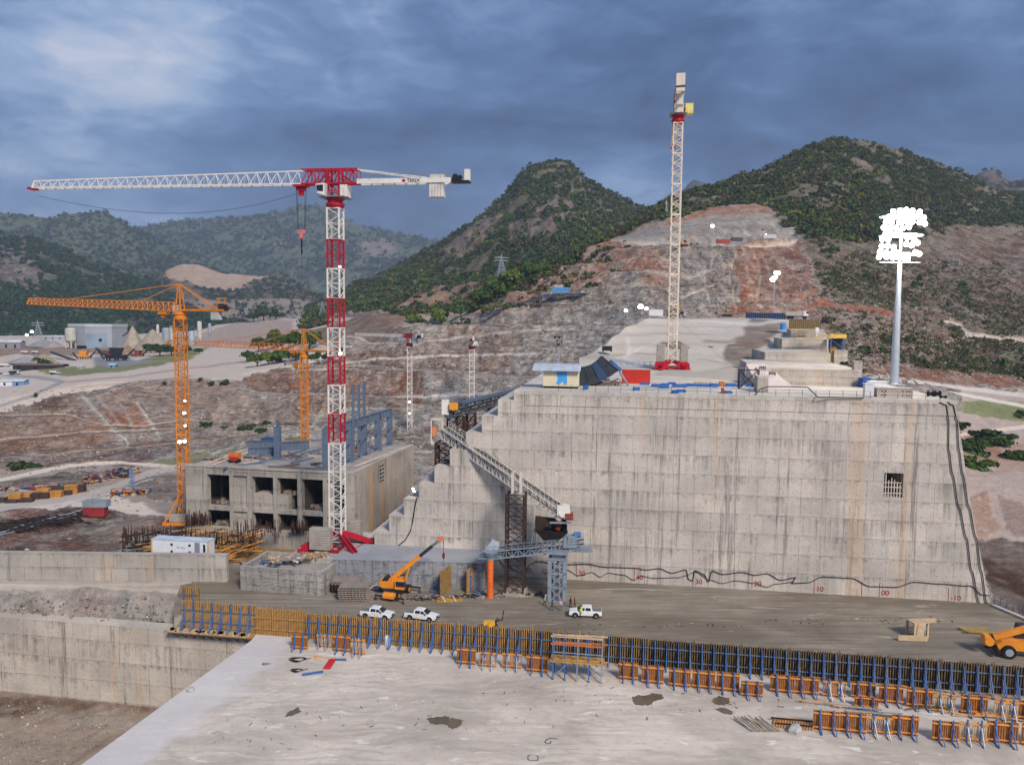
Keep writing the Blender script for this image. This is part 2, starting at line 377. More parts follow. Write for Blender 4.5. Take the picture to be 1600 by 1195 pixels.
def sheet(name, cols, sil, x0, x1, dx, nrow, zones, strokes, base, mat_, amp, label=None, terr=None, back=((60, -30), (250, -160)),
          sm=30, warp=5, fr=1 / 26., rowsplit=None, silnoise=1.0, smooth=False, mott=1.0):
    xs = np.arange(x0, x1 + dx, dx); NC = len(cols[0][1]); cpx = [c[0] for c in cols]
    PY, DD = [], []
    for r in range(NC):
        py, dd = [], []
        for px, ent in cols:
            e = ent[r]
            if e[0] == 'z':
                v = P(px, 500, e[2]); py.append(proj((v.x, e[2], e[1]))[1]); dd.append(e[2])
            else: py.append(e[0]); dd.append(e[1])
        PY.append(gsm(np.interp(xs, cpx, py), sm / dx * .4)); DD.append(gsm(np.interp(xs, cpx, dd), sm / dx))
    if sil:
        PY[-1] = gsm(np.interp(xs, [p[0] for p in sil], [p[1] for p in sil]), 3 / dx)
        for r in range(NC - 1): PY[r] = np.maximum(PY[r], PY[-1] + 2 * (NC - 1 - r))
    PY, DD = np.array(PY), np.array(DD)
    span = np.abs(np.diff(PY, axis=0)).mean(axis=1) + 6
    if rowsplit: span = span * np.array(rowsplit)
    acc = np.concatenate([[0], np.cumsum(span)]); tt = np.interp(np.linspace(0, acc[-1], nrow), acc, np.arange(NC))
    i0 = np.clip(tt.astype(int), 0, NC - 2); f = (tt - i0)[:, None]
    gy = PY[i0] * (1 - f) + PY[i0 + 1] * f
    gd = np.exp(np.log(DD[i0]) * (1 - f) + np.log(DD[i0 + 1]) * f)
    # round the folds between rows a little
    for _ in range(3): gd[1:-1] = (gd[:-2] + 2 * gd[1:-1] + gd[2:]) / 4
    gx = np.broadcast_to(xs, gy.shape)
    rx = np.array(_F)[None, None] * FPX + np.array(_RC)[None, None] * (gx - 800)[..., None] - np.array(_UC)[None, None] * (gy - 597)[..., None]
    pts = rx * (gd / rx[..., 1])[..., None]; pts[..., 2] += CZ
    X, Y, Z = pts[..., 0].copy(), pts[..., 1].copy(), pts[..., 2].copy()
    # soil colours
    wx = gx + warp * ((fbm(gx / 28, gy / 14, None, 6, 5, .65) - .5) * 5); wy = gy + warp * ((fbm(gx / 28, gy / 14, None, 6, 9, .65) - .5) * 3)
    col = np.empty(gx.shape + (3,)); col[:] = np.array(lin(base[0])) * K
    rock = np.full(gx.shape, base[1], float); tree = np.full(gx.shape, base[2], float)
    for z in zones:
        poly, c, rk = z[0], z[1], z[2]; tr = z[3] if len(z) > 3 else 0; mm = inpoly(wx, wy, poly).astype(float)
        if c is not None: col = col * (1 - mm[..., None]) + np.array(lin(c)) * K * mm[..., None]
        rock = rock * (1 - mm) + rk * mm; tree = tree * (1 - mm) + tr * mm
    for st in strokes:
        ptsl, wd, c, rk = st; mm = stroke_mask(gx + (wx - gx) * .22, gy + (wy - gy) * .22, ptsl, wd)
        col = col * (1 - mm[..., None]) + np.array(lin(c)) * K * mm[..., None]; rock = rock * (1 - mm) + rk * mm; tree = tree * (1 - mm)
    # mottled geology: rust, tan, grey and dark patches at several sizes; feathered zone edges
    for _ in range(2):
        k = col.copy(); col[1:-1] = (k[:-2] + 2 * k[1:-1] + k[2:]) / 4; k = col.copy(); col[:, 1:-1] = (k[:, :-2] + 2 * k[:, 1:-1] + k[:, 2:]) / 4
    for c2, sc2, sd, th, wt in (((178, 130, 104), 22, 51, .57, .36), ((170, 165, 158), 14, 52, .52, .6), ((192, 178, 160), 9, 53, .55, .5), ((108, 96, 88), 7, 54, .59, .4), ((196, 184, 166), 4, 55, .60, .5), ((78, 68, 60), 3.2, 56, .60, .5), ((150, 98, 74), 12, 57, .60, .3)):
        q = fbm(X / sc2 + .35 * Z / sc2, Z / sc2 * 1.5, Y / sc2, 5, sd, .6); mm = np.clip((q - th) * 9 + .5, 0, 1) * wt * mott * np.clip(rock, 0, 1)
        col = col * (1 - mm[..., None]) + np.array(lin(c2)) * K * mm[..., None]
    for ax in (0, 1):
        k = rock.copy()
        if ax == 0: rock[1:-1] = (k[:-2] + 2 * k[1:-1] + k[2:]) / 4
        else: rock[:, 1:-1] = (k[:, :-2] + 2 * k[:, 1:-1] + k[:, 2:]) / 4
    fl_ = None
    if terr is not None:
        h, wgt, poly = terr
        mk = inpoly(gx, gy, poly).astype(float)
        for _ in range(12):
            mk[1:-1] = (mk[:-2] + mk[1:-1] + mk[2:]) / 3; mk[:, 1:-1] = (mk[:, :-2] + mk[:, 1:-1] + mk[:, 2:]) / 3
        zz = Z / h + .5 * (fbm(X / 60, Y / 60, None, 2, 77) - .5); fz = zz - np.floor(zz); s = np.clip((fz - .35) / .65, 0, 1); s = s * s * (3 - 2 * s)
        Z = Z + (s - fz) * h * wgt * mk
        if name == 'terrain':
            fl_ = np.clip((.36 - fz) * 14, 0, 1) * mk * np.clip(rock * 2, 0, 1) * .45; edge = np.exp(-((fz - .41) / .06) ** 2) * mk * np.clip(rock * 2, 0, 1) * .7
            col = col * (1 - fl_[..., None]) + np.array(lin((190, 178, 164))) * K * fl_[..., None]; col = col * (1 - edge[..., None]) + np.array(lin((96, 84, 76))) * K * edge[..., None]
            sv = fbm(X / 2.6 + Z / 14, Y / 8, Z / 22, 4, 91, .6); mm = np.clip((sv - .54) * 9, 0, 1) * .38 * mk * (1 - fl_); col = col * (1 - mm[..., None]) + np.array(lin((206, 196, 180))) * K * mm[..., None]
            mm = np.clip((.45 - sv) * 9, 0, 1) * .42 * mk * (1 - fl_); col = col * (1 - mm[..., None]) + np.array(lin((96, 82, 74))) * K * mm[..., None]
    n1 = fbm(X * fr, Y * fr, Z * fr * 1.5, 6, 3, .55) - .5
    n2 = fbm(X * fr * 1.7, Y * fr * 1.7, Z * fr * 2, 5, 23, .55, True) - .5
    a = amp * (rock * .95 + .05) * np.clip(gd / 350, .35, 3)
    Z = Z + a * (n1 * 1.2 + n2 * .9); Y = Y - a * (n2 * 1.6 + n1) * np.clip(rock, 0, 1)
    X = X + a * .8 * (fbm(X * fr + 9, Y * fr, Z * fr, 4, 41) - .5)
    allp = np.stack([X, Y, Z], -1); nb = len(back)
    rows = [allp]
    last = allp[-1]; dirn = last[:, :2] / np.linalg.norm(last[:, :2], axis=1)[:, None]
    for dd, dz in back:
        q = last.copy(); q[:, :2] += dirn * dd; q[:, 2] += dz; rows.append(q[None])
    V = np.concatenate(rows); nr, nc = V.shape[:2]
    colv = np.concatenate([col] + [col[-1:]] * nb); rkv = np.concatenate([rock] + [rock[-1:]] * nb)
    idx = np.arange(nr * nc).reshape(nr, nc)
    F = np.stack([idx[:-1, :-1], idx[:-1, 1:], idx[1:, 1:], idx[1:, :-1]], -1).reshape(-1, 4)
    me = bpy.data.meshes.new(name); me.vertices.add(nr * nc); me.vertices.foreach_set('co', V.reshape(-1))
    me.loops.add(F.size); me.loops.foreach_set('vertex_index', F.reshape(-1).astype(np.int32))
    me.polygons.add(len(F)); me.polygons.foreach_set('loop_start', np.arange(0, F.size, 4, dtype=np.int32))
    me.update(calc_edges=True)
    if smooth: me.polygons.foreach_set('use_smooth', [True] * len(F))
    ca = me.attributes.new('soil', 'FLOAT_COLOR', 'POINT'); ca.data.foreach_set('color', np.concatenate([colv.reshape(-1, 3), np.ones((nr * nc, 1))], 1).reshape(-1))
    ra = me.attributes.new('rock', 'FLOAT', 'POINT'); ra.data.foreach_set('value', rkv.reshape(-1))
    me.materials.append(mat_); me.validate()
    o = bpy.data.objects.new(name, me); COL.objects.link(o); tag(o, label, None, None, 'structure')
    return dict(P=allp, px=gx, py=gy, tree=tree, rock=rock, o=o)
GM = ground_mat('rocky_ground', .6, .16, 3.2, contrast=.62)
FM = ground_mat('forest_floor', .2, .05, 3.0, contrast=.45)
# ---- colours
BEI, PIN, GRY, ORA, RED, BRN = (192, 178, 164), (172, 150, 138), (178, 170, 161), (188, 136, 104), (152, 104, 82), (112, 90, 78)
cols = [
 (-200, [(900, 150), (800, 205), (745, 255), (720, 290), (670, 320), (640, 350), (540, 900), (517, 1500)]),
 (0, [('z', -6, 146), (800, 205), (748, 255), (722, 290), (665, 322), (622, 350), (538, 950), (515, 1500)]),
 (150, [('z', -7, 146), (800, 208), (740, 260), (708, 300), (645, 332), (596, 365), (536, 950), (514, 1500)]),
 (300, [('z', -7, 150), (808, 200), (745, 252), (695, 312), (640, 345), (591, 385), (530, 1000), (510, 1500)]),
 (450, [('z', -9, 150), ('z', -9, 190), (735, 245), (690, 300), (650, 335), (590, 390), (535, 520), (498, 1200)]),
 (560, [('z', -9, 150), ('z', -9, 190), (730, 232), (690, 290), (640, 330), (585, 380), (530, 470), (490, 650)]),
 (650, [('z', -9, 150), ('z', -9, 190), (760, 222), (690, 280), (625, 325), (575, 375), (515, 450), (492, 560)]),
 (720, [('z', -9, 150), ('z', -9, 190), (745, 225), (680, 275), (620, 322), (570, 375), (510, 450), (485, 600)]),
 (800, [('z', -9, 150), ('z', -9, 190), ('z', 3, 225), (655, 285), (605, 322), (552, 372), (480, 460), (440, 600)]),
 (900, [('z', -9, 150), ('z', -9, 190), ('z', 5, 225), (625, 285), (575, 330), (530, 380), (450, 490), (395, 620)]),
 (1000, [('z', -9, 150), ('z', -9, 190), ('z', 6, 225), ('z', 22, 290), (512, 352), (485, 400), (400, 530), (350, 720)]),
 (1100, [('z', -9, 150), ('z', -9, 190), ('z', 6, 225), ('z', 24, 290), (508, 352), (486, 400), (380, 560), (300, 850)]),
 (1200, [('z', -9, 150), ('z', -9, 190), ('z', 6, 225), ('z', 26, 290), (508, 352), (488, 405), (375, 580), (258, 900)]),
 (1310, [('z', -9, 150), ('z', -9, 190), ('z', 6, 225), ('z', 24, 285), (560, 335), (500, 410), (370, 610), (215, 950)]),
 (1400, [('z', -9, 150), ('z', -8, 200), ('z', 8, 240), (608, 280), (588, 310), (530, 390), (385, 650), (235, 1000)]),
 (1500, [(960, 150), (850, 200), (742, 250), (665, 318), (612, 350), (550, 410), (410, 690), (270, 1050)]),
 (1600, [(980, 150), (860, 200), (755, 250), (690, 305), (625, 365), (565, 425), (430, 710), (300, 1050)]),
 (1900, [(1020, 150), (880, 200), (775, 250), (710, 305), (640, 365), (570, 425), (440, 710), (300, 1050)])]
SIL = [(-200, 516), (0, 515), (150, 514), (300, 510), (400, 502), (450, 497), (470, 492), (520, 490), (600, 488), (640, 492), (700, 486), (740, 474), (780, 456), (820, 440), (850, 424),
       (880, 408), (900, 396), (930, 382), (960, 366), (990, 346), (1010, 334), (1040, 315), (1080, 301), (1110, 292), (1150, 279), (1200, 263), (1225, 250), (1245, 238), (1270, 229), (1300, 219),
       (1340, 219), (1380, 227), (1420, 242), (1460, 256), (1490, 266), (1520, 281), (1560, 301), (1600, 307), (1700, 320), (1900, 350)]
FOR = (92, 88, 66)
Z_main = [
 ([(930, 300), (1040, 250), (1300, 180), (1900, 200), (1900, 470), (1420, 400), (1330, 390), (1290, 420), (1250, 372), (1225, 338), (1190, 318), (1120, 326), (1060, 338), (1000, 353), (960, 372), (905, 400), (850, 432), (790, 462), (740, 486), (700, 500), (640, 500), (560, 470)], FOR, .45, 1.0),
 ([(1250, 372), (1290, 400), (1330, 380), (1420, 375), (1500, 350), (1900, 380), (1900, 600), (1600, 600), (1400, 570), (1340, 570), (1290, 480)], (98, 86, 68), .8, .004),
 ([(1430, 400), (1600, 380), (1800, 400), (1800, 500), (1600, 505), (1500, 480), (1440, 450)], (92, 74, 62), .8, .004),
 ([(1270, 440), (1400, 500), (1400, 470), (1480, 490), (1480, 560), (1380, 575), (1290, 520), (1250, 480)], (128, 106, 90), 1.0, .002),
 ([(700, 505), (740, 488), (790, 464), (850, 433), (905, 400), (960, 374), (1000, 376), (1035, 395), (1000, 420), (930, 440), (850, 462), (790, 490), (730, 512)], ORA, .9, .03),
 ([(800, 480), (930, 440), (1000, 425), (1000, 470), (900, 478), (830, 520)], (158, 146, 132), 1),
 ([(905, 392), (1000, 354), (1060, 340), (1120, 327), (1190, 319), (1216, 334), (1160, 336), (1060, 350), (1000, 362), (950, 376), (925, 392)], (168, 118, 90), .8),
 ([(935, 378), (1000, 358), (1060, 347), (1120, 338), (1200, 334), (1238, 352), (1246, 374), (1150, 380), (1060, 376), (960, 380)], (146, 141, 133), .45),
 ([(990, 378), (1145, 378), (1150, 430), (1140, 490), (1000, 492), (960, 468), (975, 430), (1030, 400)], (150, 141, 134), 1),
 ([(985, 385), (1040, 390), (1045, 430), (1010, 440), (985, 420)], (166, 120, 96), 1),
 ([(1145, 378), (1180, 376), (1248, 374), (1262, 420), (1275, 455), (1290, 492), (1140, 490), (1150, 460)], (168, 110, 82), 1),
 ([(1190, 390), (1245, 380), (1260, 440), (1230, 470), (1180, 440)], (148, 96, 76), 1),
 ([(1255, 463), (1330, 476), (1400, 490), (1400, 498), (1320, 490), (1255, 478)], (160, 92, 62), .6),
 ([(1290, 480), (1380, 497), (1370, 560), (1345, 590), (1300, 560), (1280, 510)], (150, 128, 110), 1.1, .001),
 ([(1345, 572), (1440, 578), (1600, 592), (1600, 606), (1480, 602), (1345, 590)], (136, 88, 68), .7),
 ([(1500, 606), (1900, 630), (1900, 880), (1600, 850), (1540, 850), (1500, 760)], (168, 152, 142), .22),
 ([(1500, 630), (1560, 622), (1620, 634), (1620, 662), (1560, 655), (1510, 645)], (116, 122, 78), .25),
 ([(1560, 700), (1620, 690), (1620, 740), (1560, 735)], (166, 138, 122), .3),
 ([(1505, 680), (1570, 690), (1560, 720), (1505, 720)], (150, 116, 94), .4),
 ([(1500, 780), (1540, 770), (1560, 830), (1520, 850)], (166, 138, 120), .4),
 ([(1520, 850), (1560, 840), (1660, 862), (1900, 900), (1900, 1050), (1560, 980)], (78, 58, 48), .5),
 ([(1560, 770), (1620, 800), (1620, 850), (1570, 830)], (148, 128, 118), .35),
 # quarried bank behind the powerhouse
 ([(380, 590), (440, 575), (560, 548), (640, 540), (660, 575), (655, 642), (545, 636), (400, 640)], (146, 108, 84), 1),
 ([(540, 560), (655, 570), (650, 640), (545, 625)], (152, 100, 74), 1),
 ([(640, 540), (760, 490), (820, 500), (800, 560), (700, 600), (655, 580)], (164, 142, 126), 1),
 ([(420, 515), (470, 492), (520, 492), (600, 488), (650, 495), (640, 515), (590, 530), (520, 535), (470, 530)], (122, 98, 82), .5),
 ([(640, 494), (720, 484), (760, 490), (700, 510), (640, 512)], (160, 148, 134), .5),
 # left plain
 ([(-300, 510), (560, 495), (470, 520), (470, 535), (560, 540), (450, 566), (380, 592), (250, 594), (110, 614), (0, 648), (-300, 700)], BEI, .12),
 ([(-300, 525), (200, 545), (290, 540), (290, 548), (200, 552), (0, 556), (-300, 560)], (140, 118, 100), .4),
 ([(290, 525), (400, 500), (460, 500), (460, 530), (400, 540), (290, 538)], (170, 150, 136), .3),
 ([(60, 577), (120, 572), (200, 566), (290, 545), (330, 540), (290, 562), (200, 578), (140, 586), (70, 588)], (118, 122, 78), .25, .0),
 ([(150, 560), (190, 560), (240, 562), (200, 570), (150, 572)], (130, 130, 132), .1),
 ([(-300, 700), (0, 650), (110, 616), (180, 606), (130, 625), (100, 640), (0, 665), (-300, 720)], (120, 96, 84), .9),
 ([(-300, 715), (0, 665), (100, 640), (130, 622), (250, 596), (380, 594), (430, 604), (430, 640), (300, 668), (180, 690), (60, 700), (-300, 745)], (146, 112, 92), .8),
 ([(125, 628), (250, 598), (420, 600), (470, 640), (420, 690), (300, 700), (200, 700)], (156, 138, 124), .9),
 ([(155, 640), (185, 640), (205, 665), (180, 668)], (146, 96, 72), .7), ([(190, 640), (222, 636), (240, 665), (210, 668)], (150, 100, 74), .7),
 ([(-300, 735), (60, 700), (180, 692), (300, 690), (300, 705), (200, 728), (60, 738), (-300, 760)], (122, 104, 96), 1.0),
 ([(210, 728), (330, 704), (480, 680), (480, 698), (330, 716), (240, 738)], (112, 118, 80), .3),
 ([(-300, 745), (0, 735), (200, 726), (290, 728), (290, 820), (200, 800), (100, 800), (-300, 820)], (160, 146, 134), .25),
 ([(-300, 764), (0, 755), (102, 738), (204, 731), (206, 741), (136, 754), (0, 768), (-300, 780)], (124, 112, 104), .9),
 ([(210, 745), (285, 742), (285, 785), (240, 782), (215, 768)], (150, 132, 122), .8),
 ([(-200, 806), (0, 799), (112, 786), (180, 775), (215, 786), (250, 803), (290, 800), (290, 816), (220, 813), (165, 795), (110, 797), (0, 806), (-200, 815)], (200, 186, 170), .06),
 ([(-300, 795), (0, 800), (120, 792), (200, 806), (290, 812), (290, 930), (-300, 930)], (118, 94, 86), 1.0),
 ([(100, 805), (200, 810), (280, 825), (280, 900), (200, 900), (150, 850)], (128, 118, 108), .9),
 ([(290, 760), (600, 760), (600, 930), (290, 930)], (96, 82, 72), .8)]
LT = (196, 184, 170)
St_main = [
 ([(0, 634), (50, 618), (85, 602), (98, 596), (60, 590), (0, 584)], 6, (146, 143, 140), .05),
 ([(98, 597), (200, 588), (300, 575), (420, 560)], 3, (160, 138, 124), .1), ([(110, 606), (200, 598), (300, 588)], 2, (160, 134, 120), .2), ([(0, 575), (130, 570)], 4, (200, 188, 172), .05),
 ([(-150, 772), (0, 750), (60, 737), (110, 728), (190, 722), (272, 729), (300, 727)], 7, (208, 194, 178), .05),
 ([(-150, 812), (0, 793), (102, 780), (180, 761), (238, 738), (290, 728)], 13, (178, 168, 156), .05), ([(-150, 818), (0, 799), (102, 786), (185, 768), (240, 748)], 3, (206, 194, 180), .05),
 ([(129, 618), (160, 652), (177, 673), (197, 688), (203, 700)], 7, (184, 178, 166), .5), ([(217, 632), (238, 663), (250, 686)], 7, (186, 180, 168), .5), ([(190, 632), (206, 662), (212, 690)], 3, (180, 172, 160), .5), ([(150, 618), (172, 640), (186, 664)], 3, (178, 168, 156), .5), ([(105, 625), (120, 650), (130, 672)], 2.5, (170, 156, 142), .5),
 ([(-50, 652), (0, 649), (102, 647), (163, 664), (224, 666), (292, 656), (400, 660)], 3, (190, 172, 154), .2), ([(-50, 655), (0, 652), (102, 650), (163, 667), (224, 669), (292, 659)], 1.8, (88, 68, 58), .6), ([(-50, 690), (0, 687), (129, 675), (204, 673), (292, 668)], 3, (184, 164, 146), .2), ([(0, 691), (129, 678), (204, 676), (292, 671)], 1.8, (86, 68, 60), .6), ([(0, 716), (100, 708), (200, 700), (300, 690), (420, 676)], 2.5, (178, 164, 150), .3),
 ([(380, 585), (450, 572), (540, 556), (600, 550), (700, 552), (848, 553)], 3.5, (206, 194, 178), .1), ([(395, 580), (460, 578), (560, 578)], 3, (204, 190, 174), .1), ([(540, 581), (640, 578), (760, 580), (900, 577)], 2, (112, 98, 88), .6),
 ([(440, 606), (533, 605), (640, 606), (818, 608)], 4, (204, 196, 184), .2), ([(533, 610), (700, 611), (818, 612)], 2, (104, 92, 84), .6), ([(543, 526), (640, 524), (720, 520), (900, 516)], 3, (192, 182, 170), .2), ([(560, 530), (720, 524), (900, 520)], 1.8, (112, 100, 92), .6),
 ([(540, 637), (640, 640), (720, 642)], 3.5, (190, 184, 174), .3), ([(560, 644), (720, 646)], 2, (100, 92, 86), .6), ([(560, 668), (700, 668)], 3, (184, 178, 168), .3), ([(560, 672), (700, 672)], 2, (96, 90, 84), .6),
 ([(755, 491), (860, 488), (960, 486)], 6, (120, 112, 104), .6), ([(800, 478), (900, 470), (1000, 466)], 3, (116, 106, 98), .7), ([(940, 379), (1060, 376), (1150, 379), (1246, 377)], 3.5, (206, 192, 174), .1),
 ([(965, 366), (1100, 352), (1232, 350)], 1.6, (100, 95, 90), .4), ([(990, 360), (1100, 345), (1225, 342)], 1.4, (104, 98, 92), .4), ([(950, 372), (1100, 360), (1238, 358)], 1.6, (104, 98, 92), .4), ([(950, 376), (1100, 368), (1240, 366)], 1.6, (170, 164, 154), .4), ([(1000, 385), (1060, 383), (1150, 384)], 7, (128, 128, 130), .5),
 ([(1000, 474), (1100, 452), (1150, 440)], 2.5, (200, 192, 180), .2), ([(1010, 425), (1080, 430), (1140, 420)], 2.5, (196, 186, 172), .4), ([(960, 450), (1040, 455), (1100, 470)], 2.5, (112, 100, 92), .6), ([(900, 425), (960, 440), (1010, 435)], 2.5, (204, 186, 162), .4), ([(850, 450), (930, 445), (1000, 452)], 2.5, (118, 104, 96), .5), ([(1005, 400), (1050, 405), (1130, 400)], 2, (104, 96, 90), .6),
 ([(1165, 378), (1182, 400), (1190, 430), (1180, 470)], 2.2, (206, 186, 160), .2), ([(1150, 390), (1140, 430), (1150, 486)], 3, (200, 168, 136), .3), ([(1120, 395), (1100, 430), (1110, 470)], 3, (190, 184, 176), .4),
 ([(1330, 584), (1400, 592), (1500, 606), (1600, 618), (1750, 640)], 9, (186, 180, 172), .05), ([(1480, 612), (1600, 634), (1750, 660)], 7, (196, 188, 178), .05),
 ([(1478, 502), (1500, 510), (1510, 522), (1600, 532), (1700, 540)], 10, (190, 174, 158), .1), ([(1400, 546), (1470, 538), (1520, 526)], 4, (196, 172, 148), .1), ([(1500, 680), (1600, 668), (1700, 670)], 8, (200, 182, 168), .05),
 ([(1310, 520), (1380, 560), (1440, 575)], 3, (84, 70, 62), .8), ([(1270, 430), (1300, 470), (1340, 500)], 3, (170, 150, 132), .8)]
QUARRY = [(330, 640), (440, 570), (640, 500), (760, 480), (900, 400), (1240, 330), (1260, 480), (1000, 600), (900, 700), (600, 740), (330, 740)]
main = sheet('terrain', cols, SIL, -200, 1900, 2.0, 560, Z_main, St_main, (GRY, 1.0, 0), GM, 2.6, 'quarried valley side and rocky ground around the dam site', mott=.62,
             terr=(11, 1.0, QUARRY), rowsplit=(.35, .5, .9, 1.1, 1.1, 1.1, 1.1))
def snap(px, py):
    c = int(min(max(round((px + 200) / 2), 0), main['px'].shape[1] - 1)); r = int(np.argmin(np.abs(main['py'][:, c] - py))); return Vector(main['P'][r, c])
# ---- middle cone-shaped hill
def hill(name, sil, base_y, d0, d1, x0, x1, c, label, amp=14, zones=(), tree=1.0, rock=.6, dx=2.0, nrow=150, fr=1 / 120., strokes=(), m=FM, mid=None):
    cc = []
    for x in np.linspace(x0, x1, 9):
        ys = float(np.interp(x, [p[0] for p in sil], [p[1] for p in sil])); by = base_y if not callable(base_y) else base_y(x)
        by = max(by, ys + 12)
        f = mid or ((0, 0), (.35, .22), (.7, .55), (1, 1))
        cc.append((x, [(by + (ys - by) * a, d0 + (d1 - d0) * b) for a, b in f]))
    return sheet(name, cc, sil, x0, x1, dx, nrow, list(zones), list(strokes), (c, rock, tree), m, amp, label, back=((120, -60), (500, -300)), sm=10, warp=6, fr=fr, mott=.35)
midh = hill('hill', [(480, 480), (520, 465), (540, 455), (560, 442), (600, 427), (640, 407), (680, 386), (720, 362), (760, 332), (790, 307), (802, 288), (812, 275), (835, 258), (865, 251), (892, 256), (905, 268),
                     (922, 285), (950, 300), (980, 317), (1005, 328), (1040, 340), (1120, 345)], 520, 720, 1400, 480, 1100, (92, 90, 64), 'cone-shaped wooded hill behind the quarry', amp=9,
            zones=[([(640, 470), (700, 440), (760, 455), (740, 480), (660, 492)], (150, 120, 96), .9, .15), ([(590, 500), (640, 468), (700, 470), (690, 500)], (146, 112, 88), .9, .2),
                   ([(700, 380), (760, 345), (790, 340), (740, 400), (690, 410)], (108, 96, 84), 1, .35), ([(830, 320), (900, 310), (905, 345), (840, 350)], (112, 104, 94), 1, .4),
                   ([(800, 350), (870, 340), (860, 372), (790, 385)], (104, 96, 86), 1, .4)])
n1h = hill('hill', [(-300, 330), (-100, 350), (0, 362), (60, 375), (110, 395), (170, 415), (215, 433), (250, 447), (290, 478), (350, 500), (420, 512)], 530, 1250, 1900, -300, 420, (62, 76, 50), 'dark wooded slope beyond the batching plant',
           amp=9, zones=[([(0, 395), (40, 385), (70, 430), (60, 470), (10, 440)], (92, 88, 86), 1, .3)])
f1h = hill('hill', [(-300, 320), (0, 334), (40, 338), (80, 342), (120, 335), (150, 331), (168, 333), (190, 346), (215, 360), (260, 385), (330, 410), (420, 450), (500, 478), (600, 492)], 520, 2500, 3400, -300, 600, (70, 88, 58), 'green ridge on the far left skyline', amp=12, dx=2.5, fr=1 / 220.)
f2h = hill('hill', [(150, 380), (200, 362), (240, 353), (290, 344), (330, 343), (370, 337), (400, 334), (440, 331), (480, 324), (505, 322), (530, 337), (560, 352), (620, 364), (680, 378), (740, 392), (820, 420)], 520, 3600, 4800, 150, 820, (70, 88, 60), 'hazy wooded ridge in the far distance',
           amp=16, dx=2.5, fr=1 / 260., zones=[([(560, 385), (600, 375), (620, 395), (590, 405)], (120, 110, 100), 1, .2)])
k1h = hill('hill', [(180, 470), (230, 442), (262, 421), (285, 414), (310, 415), (350, 427), (400, 432), (442, 430), (480, 450), (520, 475), (560, 492)], 525, 1900, 2300, 180, 560, (96, 84, 68), 'bare quarried knoll below the far ridges', amp=6, dx=2.0, tree=.45,
           zones=[([(262, 421), (285, 412), (310, 413), (350, 425), (442, 429), (400, 440), (370, 455), (330, 450), (290, 438), (262, 436)], (186, 160, 136), .5, 0), ([(200, 470), (480, 470), (560, 500), (200, 520)], (140, 128, 116), .6, .15)])
rrh = hill('hill', [(1450, 300), (1490, 287), (1515, 284), (1530, 276), (1546, 271), (1562, 275), (1575, 283), (1590, 284), (1620, 272), (1700, 262), (1900, 270)], 360, 1700, 2300, 1450, 1900, (84, 74, 68), 'rocky hump beyond the right hill', amp=14, tree=.5)
ssh = hill('hill', [(1030, 315), (1062, 302), (1078, 288), (1088, 284), (1105, 288), (1130, 292), (1160, 300)], 350, 2900, 3300, 1030, 1160, (66, 66, 66), 'small far peak in the saddle', amp=12, tree=.7)
gp = MB(); gp.add([(-9000, -300, -34), (9000, -300, -34), (9000, 12000, -34), (-9000, 12000, -34)], [(0, 1, 2, 3)])
tag(gp.build('ground', mat('base_soil', (130, 118, 104), .95, sc=.01)), 'wide valley ground', None, None, 'structure')
